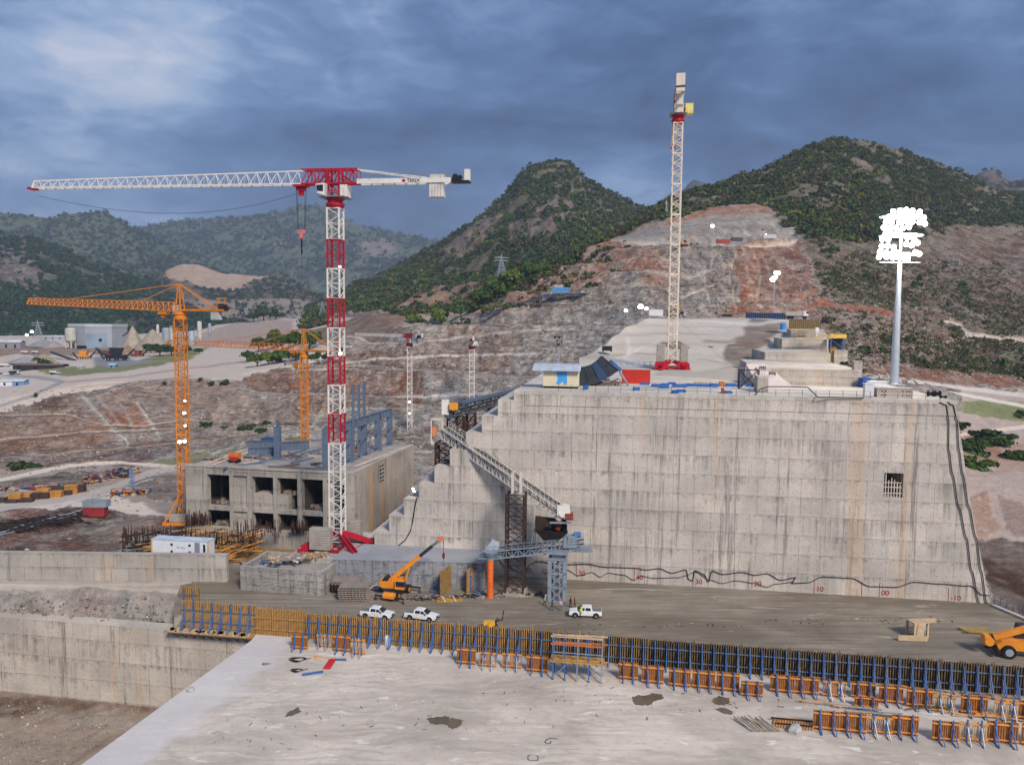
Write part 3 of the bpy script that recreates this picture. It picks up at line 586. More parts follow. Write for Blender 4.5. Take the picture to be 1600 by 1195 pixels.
# ---- trees scattered over a sheet as one mass of leaf clumps
def foliage_mat():
    m = bpy.data.materials.new('foliage'); m.use_nodes = True; t = NT(m.node_tree)
    o = t.n('ShaderNodeOutputMaterial'); b = t.n('ShaderNodeBsdfPrincipled'); t.link(b.outputs[0], o.inputs[0])
    at = t.n('ShaderNodeAttribute', attribute_name='leaf').outputs['Color']
    t.link(at, b.inputs['Base Color']); b.inputs['Roughness'].default_value = .9; b.inputs['Specular IOR Level'].default_value = .1
    return m
LEAF = foliage_mat()
def leafcloud(name, cen, rad, colr, K_=26, flat=.75, parent=None, seed=0, leaf=.34, core=True):
    """cen (n,3) crown centres, rad (n,), colr (n,3): each crown is K_ leaf-clump faces"""
    g = np.random.default_rng(seed + 11); n = len(cen)
    d = g.normal(size=(n, K_, 3)); d /= np.linalg.norm(d, axis=2)[..., None]; d[..., 2] = np.where(d[..., 2] < -.4, -d[..., 2], d[..., 2])
    # lumpy outline: each crown has its own lobes
    ph = g.uniform(0, 6.28, (n, 1)); lob = 1 + .28 * np.sin(np.arctan2(d[..., 1], d[..., 0]) * 3 + ph) + .18 * np.sin(d[..., 2] * 5 + ph * 2)
    rr = g.uniform(.55, 1.02, (n, K_)) * lob
    c = cen[:, None] + d * (rr * rad[:, None])[..., None] * np.array([1, 1, flat])
    nn = d + g.normal(scale=.45, size=d.shape); nn /= np.linalg.norm(nn, axis=2)[..., None]
    u = np.cross(nn, g.normal(size=nn.shape)); u /= np.linalg.norm(u, axis=2)[..., None]; v = np.cross(nn, u)
    s = (rad[:, None] * leaf * g.uniform(.7, 1.35, (n, K_)))[..., None]
    q = np.stack([c + u * s, c + v * s * .85, c - u * s * .95, c - v * s], 2)          # n,K,4,3
    V = q.reshape(-1, 3); nf = n * K_
    cc = colr[:, None] * g.uniform(.8, 1.25, (n, K_))[..., None]
    me = bpy.data.meshes.new(name); me.vertices.add(len(V)); me.vertices.foreach_set('co', V.reshape(-1))
    me.loops.add(nf * 4); me.loops.foreach_set('vertex_index', np.arange(nf * 4, dtype=np.int32))
    me.polygons.add(nf); me.polygons.foreach_set('loop_start', np.arange(0, nf * 4, 4, dtype=np.int32)); me.update(calc_edges=True)
    ca = me.attributes.new('leaf', 'FLOAT_COLOR', 'POINT')
    ca.data.foreach_set('color', np.concatenate([np.repeat(cc.reshape(-1, 3), 4, 0), np.ones((nf * 4, 1))], 1).reshape(-1))
    me.materials.append(LEAF); o = bpy.data.objects.new(name, me); COL.objects.link(o)
    if parent is not None: o.parent = parent
    return o
PAL = [(74, 96, 46), (90, 110, 52), (62, 82, 44), (108, 118, 56), (138, 136, 62), (104, 94, 68), (92, 84, 64), (68, 92, 54)]
def forest(name, sh, n, r0, r1, label, pal=PAL, w_=None, thr=.42, K_=24, yl=.08, seed=1, clump=40., clip=None):
    g = np.random.default_rng(seed); m = sh['tree'].copy(); Pp = sh['P']
    cn = fbm(Pp[..., 0] / clump, Pp[..., 1] / clump, None, 3, seed + 5); m = m * np.clip((cn - thr) * 6 + .5, .04, 1)
    if clip is not None: m = m * inpoly(sh['px'], sh['py'], clip)
    m = m.reshape(-1); m = m / m.sum(); ii = g.choice(len(m), n, p=m)
    c = Pp.reshape(-1, 3)[ii].copy(); c[:, :2] += g.normal(scale=2.0, size=(n, 2))
    r = g.uniform(r0, r1, n) * g.choice([.7, 1, 1.2], n); c[:, 2] += r * .35
    pw = np.array(w_ or [4, 3, 4, 1.6, .6, 1.6, 2, 3]); pw = pw / pw.sum()
    pc = np.array([lin(p) for p in pal]); tone = fbm(c[:, 0] / 90, c[:, 1] / 90, None, 3, 71)[:, None]
    cl_ = pc[g.choice(len(pal), n, p=pw)] * K * (.75 + .5 * tone)
    return tag(leafcloud(name, c, r, cl_, K_, seed=seed), label, None, None, 'stuff')
forest('woodland_trees', midh, 17000, 2.3, 4.6, 'woods covering the cone-shaped hill', seed=2, clump=45)
forest('woodland_trees', main, 19000, 1.3, 3.3, 'woods and scrub covering the right hill', seed=3, clump=35, w_=[3, 3, 3, 2, .9, 3, 4, 2])
forest('hillside_scrub', main, 12000, .45, 1.3, 'fine scrub down the lower right hillside', seed=12, clump=14, K_=12, thr=.40, clip=[(1252, 400), (1290, 425), (1330, 395), (1420, 405), (1700, 430), (1700, 600), (1340, 600), (1270, 470)], w_=[2, 2, 2, 2, .6, 4, 5, 2])
DK = [(50, 76, 48), (60, 88, 52), (46, 68, 46), (74, 98, 58), (66, 80, 54), (80, 90, 62), (54, 78, 52), (58, 88, 60)]
forest('woodland_trees', n1h, 9500, 3.8, 6.6, 'woods on the dark slope beyond the batching plant', pal=DK, seed=4, thr=.36, clump=60)
forest('woodland_trees', f1h, 9000, 6.0, 11.0, 'woods on the far left ridge', pal=DK, seed=5, K_=14, thr=.35, clump=120)
forest('woodland_trees', f2h, 9000, 8, 15.0, 'woods on the distant hazy ridge', pal=DK, seed=6, K_=12, thr=.35, clump=160)
forest('woodland_trees', k1h, 1500, 5, 8.0, 'scrub on the bare knoll', pal=DK, seed=7, K_=12, thr=.4, clump=60)
forest('woodland_trees', rrh, 1200, 6, 9.0, 'scrub on the far right hump', seed=8, K_=12, thr=.4, clump=60)
# ================================================================ dam, slabs and concrete structures
ZS = -3.4
WA, WB = atz(890, 905, 0), atz(1545, 942, 0)
WANG = math.atan2(WB.y - WA.y, WB.x - WA.x); UW = Vector((math.cos(WANG), math.sin(WANG), 0)); VW = Vector((-UW.y, UW.x, 0))
def wl(px, py):
    v = onplane(px, py, WA, VW) - WA; return v.dot(UW), v.z
def wloc(u, v, z): return WA + UW * u + VW * v + Vector((0, 0, z))
DAMC = concrete('dam_concrete', (202, 194, 183), 3.6, 3.35, streak=.85, orange=.26)
CONC = concrete('cast_concrete', (186, 180, 170), 3.0, 3.0, streak=.75, orange=.3)
CONW = concrete('weathered_concrete', (180, 174, 164), 5.0, 2.4, streak=.7, orange=.2, holes=False)
# main block: cross-section outline extruded away from the viewer
prof = [(1547, 945), (1540, 905), (1527, 840), (1513, 765), (1504, 700), (1497, 655), (1490, 625), (803, 610), (803, 624), (778, 624), (778, 649), (753, 649), (753, 675), (728, 675), (728, 702), (703, 702), (703, 728),
        (679, 728), (679, 754), (655, 754), (655, 779), (631, 779), (631, 804), (608, 804), (608, 829), (585, 829), (585, 853), (560, 853)]
pl = [wl(*p) for p in prof]
TOPZ = 34.2
pl2 = []
for i, (u, z) in enumerate(pl):
    if i in (6, 7): z = TOPZ
    pl2.append([u, z])
# stair: exact horizontal treads / vertical risers
zs = [TOPZ]; k = 8
for i in range(8, 26, 2):
    pl2[i][0] = pl2[i - 1][0]; z = (pl[i][1] + pl[i + 1][1]) / 2; pl2[i][1] = z; pl2[i + 1][1] = z
pl2[26][0] = pl2[25][0]; z5 = 4.7; pl2[26][1] = z5; pl2[27][1] = z5
DAMTOP_L = pl2[7][0]; DAMTOP_R = pl2[6][0]
poly = [(u, z) for u, z in pl2] + [(pl2[27][0] - 6, -9), (pl2[0][0] + 3, -9)]
dam = thing('dam_block', 'huge stepped grey concrete dam block with rust streaks and painted distance marks', 'dam', WA, WANG)
b = MB()
OW = [wl(1382, 738), wl(1412, 738), wl(1412, 776), wl(1382, 776)]
ou0, ou1, oz1, oz0 = OW[0][0], OW[1][0], OW[0][1], OW[3][1]
# front face with the gallery opening cut out of it
DEP = 96
n = len(poly)
b2 = bmesh = None
import bmesh as bm_
bmh = bm_.new()
vf = [bmh.verts.new((u, 0, z)) for u, z in poly]; vb = [bmh.verts.new((u, DEP, z)) for u, z in poly]
bmh.faces.new(vb[::-1])
for i in range(n): bmh.faces.new((vf[i], vb[i], vb[(i + 1) % n], vf[(i + 1) % n]))
ho = [bmh.verts.new((u, 0, z)) for u, z in ((ou0, oz0), (ou1, oz0), (ou1, oz1), (ou0, oz1))]
hi = [bmh.verts.new((v.co.x, 7, v.co.z)) for v in ho]
for i in range(4): bmh.faces.new((ho[i], ho[(i + 1) % 4], hi[(i + 1) % 4], hi[i]))
bmh.faces.new(hi)
ed = [bmh.edges.get((vf[i], vf[(i + 1) % n])) for i in range(n)] + [bmh.edges.get((ho[i], ho[(i + 1) % 4])) for i in range(4)]
bm_.ops.triangle_fill(bmh, use_beauty=True, use_dissolve=False, edges=ed)
bm_.ops.recalc_face_normals(bmh, faces=bmh.faces[:])
me = bpy.data.meshes.new('concrete_body'); bmh.to_mesh(me); bmh.free(); me.materials.append(DAMC)
ob = bpy.data.objects.new('concrete_body', me); COL.objects.link(ob); ob.parent = dam
# slight nosing along the crest and a shuttering recess band below it
b = MB(); b.bx(DAMTOP_L + 2, DAMTOP_R + .6, -.12, .0, TOPZ - 2.6, TOPZ - .02); b.build('crest_band', DAMC, dam)
grl = mat('pale_rail', (214, 200, 186), .6)
b = MB()
for z in (.7, 1.7, 2.5): b.beam((ou0 + .05, .25, oz0 + z), (ou1 - .05, .25, oz0 + z), .12)
for i, h in enumerate((4.6, 2.9, 3.3, 3.0, 2.6, 2.2)): x = ou0 + .35 + i * (ou1 - ou0 - .6) / 5.3; b.beam((x, .25, oz0), (x, .25, oz0 + h), .13)
b.build('opening_railing', grl, dam)
redp = mat('red_paint', (156, 66, 60), .8, var=.3, sc=3)
def text_mesh(s, size, name, m, parent, loc, rot, ext=.01):
    cu = bpy.data.curves.new(name, 'FONT'); cu.body = s; cu.size = size; cu.extrude = ext; cu.offset = size * .012
    o = bpy.data.objects.new(name, cu); COL.objects.link(o); bpy.context.view_layer.update()
    dg = bpy.context.evaluated_depsgraph_get(); me = bpy.data.meshes.new_from_object(o.evaluated_get(dg)); me.name = name
    bpy.data.objects.remove(o); me.materials.clear(); me.materials.append(m)
    o = bpy.data.objects.new(name, me); COL.objects.link(o); o.parent = parent; o.location = loc; o.rotation_euler = rot; return o
for s, px, py, tick in (('60', 820, 894, 0), ('G', 847, 896, 0), ('50', 904, 899, 1), ('40', 994, 905, 1), ('30', 1086, 912, 1), ('20', 1178, 915.5, 1), ('10', 1275, 923.5, 1), ('00', 1377, 929.5, 1), ('-10', 1485, 937.5, 1)):
    u, z = wl(px, py); text_mesh(s, 1.25, 'painted_number', redp, dam, (u, -.03, z + .1), (R(90), 0, 0))
    if tick: q = MB(); q.box((u - .35, -.02, z + .9), (.1, .02, 2.6)); q.build('painted_tick', redp, dam)
q = MB(); u, z = wl(1346, 927); q.box((u, -.02, z + .9), (.1, .02, 2.2)); q.build('painted_tick', redp, dam)
# hoses hung along the foot of the wall
hose = mat('black_hose', (26, 26, 28), .5)
def hosepath(ptsl, r=.07, name='hose', label='', off=-.15):
    pp = []
    for a, (x0, y0) in enumerate(ptsl[:-1]):
        x1, y1 = ptsl[a + 1]
        for t in np.linspace(0, 1, 7)[:-1]:
            s = t * t * (3 - 2 * t); pp.append((x0 + (x1 - x0) * t, y0 + (y1 - y0) * s))
    pp.append(ptsl[-1]); q = MB(); q.path([wloc(wl(x, y)[0], off, wl(x, y)[1]) for x, y in pp], r, 6)
    o = q.build(name, hose if off > -.18 else mat('brown_hose', (70, 60, 52), .8)); return tag(o, label, 'hose')
hosepath([(772, 866), (790, 885), (818, 893), (830, 880), (838, 876), (880, 881), (915, 880), (950, 885), (990, 886), (1010, 889), (1030, 887), (1050, 894), (1072, 889), (1076, 904), (1082, 906), (1086, 890), (1100, 896), (1107, 908), (1112, 891),
          (1130, 896), (1158, 893), (1180, 897), (1198, 895), (1220, 905), (1244, 901), (1236, 910), (1262, 909), (1285, 900), (1330, 902), (1360, 915), (1400, 916), (1428, 908), (1470, 911), (1510, 914), (1516, 914), (1535, 928), (1548, 929)],
         label='black hose looping along the foot of the dam wall its full length')
hosepath([(885, 889), (905, 898), (925, 893), (938, 900), (950, 894), (975, 897), (990, 905), (1003, 899), (1022, 902), (1060, 901), (1072, 898), (1086, 892), (1110, 905), (1128, 910), (1150, 906), (1180, 910), (1198, 916), (1212, 911), (1240, 908)], .05,
         label='thinner lower hose looping beneath the long black one')
EE = [atz(1552, 947, 0), atz(1620, 976, 0), atz(1760, 1034, 0)]
t_ = thing('edge_wall', 'low concrete edge wall with blue guard posts running right from the dam foot', 'wall', EE[0]); q = MB(); q.beam(EE[0] - Vector((0, 0, 2)), EE[1] - Vector((0, 0, 2)), .7, 4.8); q.beam(EE[1] - Vector((0, 0, 2)), EE[2] - Vector((0, 0, 2)), .7, 4.8); q.build('kerb', CONC, t_, world=True)
for k in range(14): q = MB(); p = EE[0].lerp(EE[2], k / 18); q.beam(p + Vector((.3, .3, 0)), p + Vector((.5, .5, 1.9)), .1); q.beam(p + Vector((.3, .3, 1.2)), p + Vector((1.0, 1.6, .2)), .08); q.build('guard_post', mat('dull_blue_post', (84, 104, 140), .6), t_, world=True)
def worldhose(ptsl, r, label):
    q = MB(); q.path(ptsl, r, 6); return tag(q.build('hose', hose), label, 'hose')
for i, (dx, lb) in enumerate(((0, 'left of the two dark cables hanging down the right end of the dam'), (16, 'right of the two dark cables hanging down the right end of the dam'))):
    pts_ = [(1467 + dx * .8, 628), (1480 + dx, 632), (1482 + dx, 655), (1484 + dx, 700), (1488 + dx, 740), (1500 + dx, 790), (1510 + dx, 840), (1520 + dx, 890), (1530 + dx * .7, 942)]
    pts_ = [(min(x, float(np.interp(y, [625, 655, 700, 765, 840, 905, 945], [1489, 1495, 1502, 1511, 1525, 1538, 1545]))), y) for x, y in pts_]
    pts_ = [(x - (i2 % 2) * 2.5, y) for i2, (x, y) in enumerate(pts_)]; hosepath(pts_, .085, label=lb, off=-.2)
# stepped side hose
worldhose([wloc(wl(x, y)[0], -.2, wl(x, y)[1]) for x, y in [(652, 776), (649, 790), (645, 815), (642, 828), (634, 842), (622, 852), (606, 860), (590, 861), (576, 858), (563, 852)]], .1, 'rusty hose draped over the lower steps of the dam')
# ---- rising upstream-side concrete lifts behind the main block
Z_r = [([(1175, 495), (1230, 500), (1215, 520), (1185, 545), (1170, 560), (1190, 580), (1150, 575), (1130, 560), (1132, 545), (1158, 525), (1165, 505)], (126, 118, 106), .5),
       ([(1035, 536), (1040, 541), (1075, 536), (1060, 530)], (120, 110, 96), .4), ([(1340, 560), (900, 588), (900, 640), (1400, 640)], (180, 172, 160), .12)]
St_r = [([(940, 553), (1000, 549), (1050, 551)], 1.6, (136, 126, 114), .2), ([(1010, 520), (1050, 518), (1110, 521)], 1.6, (150, 140, 126), .2), ([(1090, 560), (1140, 568), (1200, 566)], 2, (146, 136, 124), .3), ([(1225, 505), (1235, 515), (1215, 528), (1222, 540)], 2.5, (140, 130, 118), .3), ([(1065, 505), (1090, 525), (1120, 548), (1135, 570)], 1.8, (176, 166, 152), .2), ([(960, 560), (1010, 540), (1040, 525)], 1.6, (232, 226, 214), .2), ([(1100, 530), (1140, 532), (1175, 520)], 4, (150, 140, 126), .2), ([(1090, 540), (1120, 560), (1160, 575)], 2, (214, 206, 192), .1), ([(1180, 560), (1190, 580), (1200, 590)], 4, (150, 140, 130), .2), ([(980, 528), (985, 545), (975, 560), (1000, 570)], 3, (226, 220, 208), .1),
        ([(1080, 500), (1180, 505), (1230, 500)], 3, (226, 220, 210), .1), ([(1090, 512), (1130, 514)], 2, (224, 216, 206), .1), ([(1200, 540), (1230, 520), (1300, 517)], 3, (222, 214, 204), .1)]
rc = [(860, [('z', 33.9, 150), ('z', 34.0, 190), ('z', 34.2, 200), ('z', 34.4, 215), ('z', 34.5, 225)]),
      (930, [('z', 33.9, 150), ('z', 34.0, 190), ('z', 35.2, 210), ('z', 37, 228), ('z', 38, 236)]),
      (975, [('z', 33.9, 150), ('z', 34.5, 190), (560, 228), (530, 268), (512, 290)]),
      (1010, [('z', 33.9, 150), ('z', 34.9, 190), (562, 228), (528, 276), (497, 330)]),
      (1100, [('z', 33.9, 150), ('z', 35.2, 190), (565, 225), (525, 285), (494, 345)]),
      (1200, [('z', 33.9, 150), ('z', 36.5, 190), (572, 215), (525, 285), (495, 340)]),
      (1260, [('z', 33.9, 150), ('z', 36.5, 185), (574, 212), (535, 270), (502, 325)]),
      (1310, [('z', 33.9, 150), ('z', 36.4, 180), (574, 205), (550, 240), (530, 265)])]
rccm = ground_mat('rolled_concrete', .1, .12, .25, contrast=.3)
ramp = sheet('concrete_ramp', rc, None, 905, 1310, 2.0, 130, Z_r, St_r, ((206, 196, 182), .15, 0), rccm, 2.0, 'pale rolled concrete rising in lifts behind the crest', back=((3, -10),), terr=(3.0, .55, [(880, 620), (880, 480), (1320, 480), (1320, 620)]), sm=10)
def slabbox(name, corners, z0, z1, m, label=None, cat=None, kind=None):
    q = MB(); q.prism([(c[0], c[1], z0) for c in corners], (0, 0, z1 - z0)); o = q.build(name, m); bpy.context.view_layer.update()
    return tag(o, label, cat, None, kind)
def boxat(name, pa, pb, z0, z1, depth, m, label, cat, group=None):
    """wall or block whose near top edge runs from pixel pa to pixel pb at height z1"""
    a, b_ = atz(*pa, z1), atz(*pb, z1); d = (b_ - a); L = d.length; ang = math.atan2(d.y, d.x)
    q = MB(); q.bx(0, L, 0, depth, z0, z1); o = q.build(name, m); o.location = (a.x, a.y, 0); o.rotation_euler = (0, 0, ang)
    return tag(o, label, cat, group)
LIFT = concrete('lift_concrete', (198, 188, 174), 2.6, 1.2, streak=.6, orange=.2, holes=False)
g_ = 'stepped concrete lifts behind the dam crest'
def boxd(name, pa, da, pb, db, drop, depth, m, label, cat, group=None):
    a, b_ = P(*pa, da), P(*pb, db); z1 = (a.z + b_.z) / 2; d = b_ - a; ang = math.atan2(d.y, d.x); L = math.hypot(d.x, d.y)
    q = MB(); q.bx(0, L, 0, depth, z1 - drop, z1); o = q.build(name, m); o.location = (a.x, a.y, 0); o.rotation_euler = (0, 0, ang)
    return tag(o, label, cat, group)
boxd('concrete_block', (1182, 576), 161, (1347, 576), 157, 6, 40, LIFT, 'nearest long concrete lift behind the crest, below the ramp', 'concrete block', g_)
boxd('concrete_block', (1195, 552), 206, (1298, 549), 203, 8, 30, LIFT, 'second concrete lift behind the crest, curved at its left end', 'concrete block', g_)
boxd('concrete_block', (1222, 530), 238, (1292, 529), 235, 8, 30, LIFT, 'third concrete lift carrying the yellow walkway', 'concrete block', g_)
boxd('concrete_block', (1236, 515), 268, (1288, 514), 265, 8, 30, LIFT, 'topmost concrete lift under the timber formwork', 'concrete block', g_)
# ---- foreground slabs
L0, L1 = atz(392, 1000, ZS), atz(125, 1195, ZS); ld = (L1 - L0); L2 = L0 + ld * 1.9
FL, FR = atz(400, 990, ZS), atz(1600, 1085, ZS); fd = (FR - FL).normalized()
FR2 = FL + fd * 190
def slab_mat(name, c0, patches=True, tone=(1, 1), scale=1.0, band=None, tracks=0.0, blue=None):
    m = bpy.data.materials.new(name); m.use_nodes = True; t = NT(m.node_tree)
    o = t.n('ShaderNodeOutputMaterial'); b = t.n('ShaderNodeBsdfPrincipled'); t.link(b.outputs[0], o.inputs[0])
    pos = t.n('ShaderNodeNewGeometry').outputs['Position']; c = lin(c0)
    a = t.noise(t.scale(pos, (1, 1.6, 1)), .07 * scale, 7, .6, .6)
    base = t.mix(t.sstep(a, .32, .68), tuple(x * .74 for x in c), tuple(min(.9, x * 1.16) for x in c))
    f = t.noise(pos, .9 * scale, 8, .7, .4)
    base = t.mix(t.m('MULTIPLY', t.sstep(f, .48, .72), .42), base, tuple(x * .58 for x in c))
    s_ = t.sstep(t.noise(t.scale(pos, (.35, 1.5, 1)), .35 * scale, 5, .65, .8), .60, .70)
    base = t.mix(t.m('MULTIPLY', s_, .45 if patches else .25), base, tuple(min(.9, x * 1.38) for x in c))
    d_ = t.sstep(t.noise(t.scale(pos, (.5, 1.1, 1)), .22 * scale, 6, .7, 1.0), .60, .68)
    base = t.mix(t.m('MULTIPLY', d_, .38), base, tuple(x * .55 for x in c))
    if blue:
        vo = t.n('ShaderNodeTexVoronoi', feature='DISTANCE_TO_EDGE'); t.link(t.scale(pos, (.5, 1, 1)), vo.inputs['Vector']); vo.inputs['Scale'].default_value = .09
        wv_ = t.n('ShaderNodeTexWave', wave_type='RINGS', rings_direction='SPHERICAL'); t.link(t.scale(pos, (.03, .05, 0)), wv_.inputs['Vector']); wv_.inputs['Scale'].default_value = 4; wv_.inputs['Distortion'].default_value = 9; wv_.inputs['Detail'].default_value = 5; wv_.inputs['Detail Scale'].default_value = 1.4
        base = t.mix(t.m('MULTIPLY', t.sstep(wv_.outputs['Fac'], .55, 1.0), t.m('MULTIPLY', t.sstep(t.noise(pos, .09, 4, .6), .45, .6), .38)), base, tuple(x * .6 for x in c))
        sp_ = t.sstep(t.noise(t.scale(pos, (.6, 1.3, 1)), .5, 4, .6, .4), .62, .68); base = t.mix(t.m('MULTIPLY', sp_, .7), base, tuple(min(.9, x * 1.45) for x in c))
        gr = t.sstep(t.noise(pos, 3.5, 6, .8), .58, .72); base = t.mix(t.m('MULTIPLY', gr, .35), base, tuple(x * .5 for x in c))
        bw_ = t.sstep(t.noise(t.scale(pos, (.4, 1, 1)), .1, 5, .7, 1.0), .52, .66); base = t.mix(t.m('MULTIPLY', bw_, .35), base, lin((150, 138, 122)))
    if tracks:
        mp = t.n('ShaderNodeMapping'); t.link(pos, mp.inputs[0]); mp.inputs['Rotation'].default_value = (0, 0, R(12)); mp.inputs['Scale'].default_value = (.06, 1.4, 1)
        k = t.noise(mp.outputs[0], 1.0, 7, .75, .6)
        base = t.mix(t.m('MULTIPLY', t.sstep(k, .42, .62), tracks), base, tuple(x * .5 for x in c))
        base = t.mix(t.m('MULTIPLY', t.sstep(t.noise(mp.outputs[0], 2.3, 5, .7, .5), .60, .72), tracks), base, tuple(min(.9, x * 1.45) for x in c))
    if tracks > .5:
        base = t.mix(t.m('MULTIPLY', t.sstep(t.noise(t.scale(pos, (.5, 1.4, 1)), .05, 5, .6, 1.2), .48, .62), .5), base, lin((112, 98, 80)))
        base = t.mix(t.m('MULTIPLY', t.sstep(t.noise(t.scale(pos, (.4, 1.6, 1)), .13, 6, .7, 1.5), .60, .68), .6), base, lin((196, 188, 176)))
    if blue:
        dv = t.n('ShaderNodeVectorMath', operation='DOT_PRODUCT'); t.link(pos, dv.inputs[0]); nv = blue[0]; dv.inputs[1].default_value = nv
        e = t.m('ADD', t.m('SUBTRACT', dv.outputs['Value'], blue[1]), t.m('MULTIPLY_ADD', t.noise(pos, .25, 5, .6), 9.0, -4.5))
        base = t.mix(t.m('MULTIPLY', t.m('SUBTRACT', 1.0, t.sstep(e, 5.0, 9.5)), .62), base, lin(blue[2]))
    t.link(base, b.inputs['Base Color']); b.inputs['Specular IOR Level'].default_value = .2; b.inputs['Roughness'].default_value = .85
    bp = t.n('ShaderNodeBump'); bp.inputs['Strength'].default_value = .7; bp.inputs['Distance'].default_value = .1
    t.link(t.noise(pos, 1.6, 7, .7), bp.inputs['Height']); t.link(bp.outputs[0], b.inputs['Normal'])
    return m
en = Vector((-ld.y, ld.x, 0)).normalized()
if en.x < 0: en = -en
SLABM = slab_mat('slab_concrete', (212, 200, 185), tracks=.14, blue=(tuple(en), L0.dot(en), (220, 216, 214)))
RCCM = slab_mat('rolled_floor', (152, 142, 126), patches=False, tracks=.75, scale=.8)
slabbox('slab', [(L2.x, L2.y), (120, L2.y), (120, FR2.y - 5), (FR2.x, FR2.y), (FL.x, FL.y), (L0.x, L0.y)], -17.5, ZS, SLABM, 'broad pale concrete slab in the foreground', kind='structure')
# low platform behind the formwork (rolled floor, z = 0)
fn = Vector((-fd.y, fd.x, 0))
cA = atz(276, 985, ZS); cA.z = 0
flp = [FL + fn * .5 + fd * -14.5, FR2 + fn * .5, Vector((165, 86, 0)), atz(1760, 1030, 0), atz(1551, 946, 0), wloc(pl2[0][0] + .5, 2, 0), wloc(-40, 3, 0), Vector((-46, 152, 0)), Vector((-60, 142, 0))]
slabbox('floor', [(p.x, p.y) for p in flp], -17, 0, RCCM, 'brown-grey rolled concrete floor at the foot of the dam', kind='structure')
# bench in front of the stepped end of the dam
bl = concrete('bench_concrete', (158, 160, 164), 2.2, 2.3, streak=.9, orange=.05, holes=False, board=1.7)
b0, b1 = atz(520, 873, 4.7), atz(757, 879, 4.7)
bd = (b1 - b0).normalized()
q = MB(); Lb = (b1 - b0).length; q.prism([(0, 0, -2), (Lb, 0, -2), (Lb, 0, 4.7), (0, 0, 4.7)], (0, 14, 0)); o = q.build('concrete_bench', bl); o.location = (b0.x, b0.y, 0); o.rotation_euler = (0, 0, math.atan2(bd.y, bd.x))
tag(o, 'long low concrete bench with blotchy blue-grey face at the foot of the dam steps', 'concrete bench')
# box-shaped chamber left of the bench
q = MB(); c0, c1 = atz(375, 884, 4.2), atz(505, 893, 4.2); dd = c1 - c0; Lc = dd.length
q.bx(0, Lc, 0, .6, -2, 4.2); q.bx(0, .6, .6, 9.4, -2, 4.2); q.bx(Lc - .6, Lc, .6, 9.4, -2, 4.2); q.bx(.6, Lc - .6, 8.8, 9.4, -2, 4.2); q.bx(.6, Lc - .6, .6, 8.8, -2, 2.9)
o = q.build('concrete_chamber', concrete('chamber_concrete', (168, 163, 156), 2.0, 1.2, streak=.9, orange=.1, holes=False, board=1.5)); o.location = (c0.x, c0.y, 0); o.rotation_euler = (0, 0, math.atan2(dd.y, dd.x))
tag(o, 'open-topped low concrete chamber beside the stacked slabs', 'concrete chamber')
# pad under the big crane
q = MB(); p0 = atz(470, 866, 4.0); q.bx(-2, 20, -1.5, 17, -6, 4.0); o = q.build('crane_pad', CONC); o.location = (p0.x, p0.y, 0); o.rotation_euler = (0, 0, WANG); tag(o, 'flat concrete pad under the big striped crane', 'concrete pad')
# ---- left parapet wall and retaining wall
w0, w1 = atz(-260, 902, 0), atz(355, 909, 0); dd = w1 - w0; Lw = dd.length
q = MB(); q.bx(0, Lw, 0, 1.0, -8, 5.0); o = q.build('concrete_wall', CONW); o.location = (w0.x, w0.y, 0); o.rotation_euler = (0, 0, math.atan2(dd.y, dd.x)); tag(o, 'long low concrete wall with the white cabin behind it', 'wall')
wv = MB(); ll = FL - fd * 120; q = MB(); q.bx(0, 121.5, 0.25, 3, -18.5, -4.0); o = q.build('retaining_wall', concrete('retaining_concrete', (196, 186, 172), 4.6, 3.4, streak=.95, orange=.35)); o.location = (ll.x, ll.y, 0); o.rotation_euler = (0, 0, math.atan2(fd.y, fd.x))
tag(o, 'tall stained retaining wall beside the muddy pit', 'wall')
# bank of spoil and haul road between the two walls
ZB = [([(-300, 900), (400, 900), (400, 922), (270, 925), (150, 920), (0, 922), (-300, 925)], (178, 168, 154), .1)]
bk = [(-260, [('z', .2, 142), ('z', 0, 138.5), ('z', -.3, 133), ('z', -3.0, 130.2), ('z', -4.6, 129.5)]), (0, [('z', .1, 141), ('z', 0, 138), ('z', -.4, 135.6), ('z', -3.2, 132.2), ('z', -4.6, 131.4)]),
      (150, [('z', .1, 140), ('z', 0, 137), ('z', -.2, 134.2), ('z', -3.0, 130.8), ('z', -4.5, 129.7)]), (276, [('z', .05, 139), ('z', 0, 136), ('z', -.2, 133), ('z', -2.6, 129.8), ('z', -4.4, 128.3)]), (300, [('z', .05, 139), ('z', 0, 136), ('z', -.2, 133), ('z', -2.6, 129.8), ('z', -4.4, 128.3)])]
emb = sheet('embankment', bk, None, -260, 300, 1.6, 80, ZB, [([(-100, 912), (150, 914), (300, 912)], 3, (196, 188, 176), .1)], ((150, 144, 136), .55, 0), ground_mat('spoil', .2, .5, .5, contrast=.55), 3.4, 'grey spoil bank and haul road above the retaining wall', back=(), sm=8, fr=1 / 5.)
# muddy pit
pc_ = [(x, [('z', -17, 70), ('z', -17, 90), ('z', -17.2, 112), ('z', -16.9, 133)]) for x in (-400, 0, 200, 480)]
pit_ = sheet('ground', pc_, None, -400, 480, 3, 140, [([(-100, 1085), (90, 1090), (240, 1102), (250, 1110), (150, 1120), (60, 1118), (-100, 1125)], (112, 92, 76), .5), ([(40, 1110), (200, 1115), (230, 1130), (120, 1140)], (160, 148, 132), .3)],
      [([(300, 1100), (160, 1160), (100, 1200)], 5, (124, 104, 86), .5)], ((160, 142, 124), .28, 0), ground_mat('mud', .0, .35, .5, contrast=.8), 1.6, 'brown muddy floor of the pit beside the slab', back=(), sm=8, fr=1 / 7.)
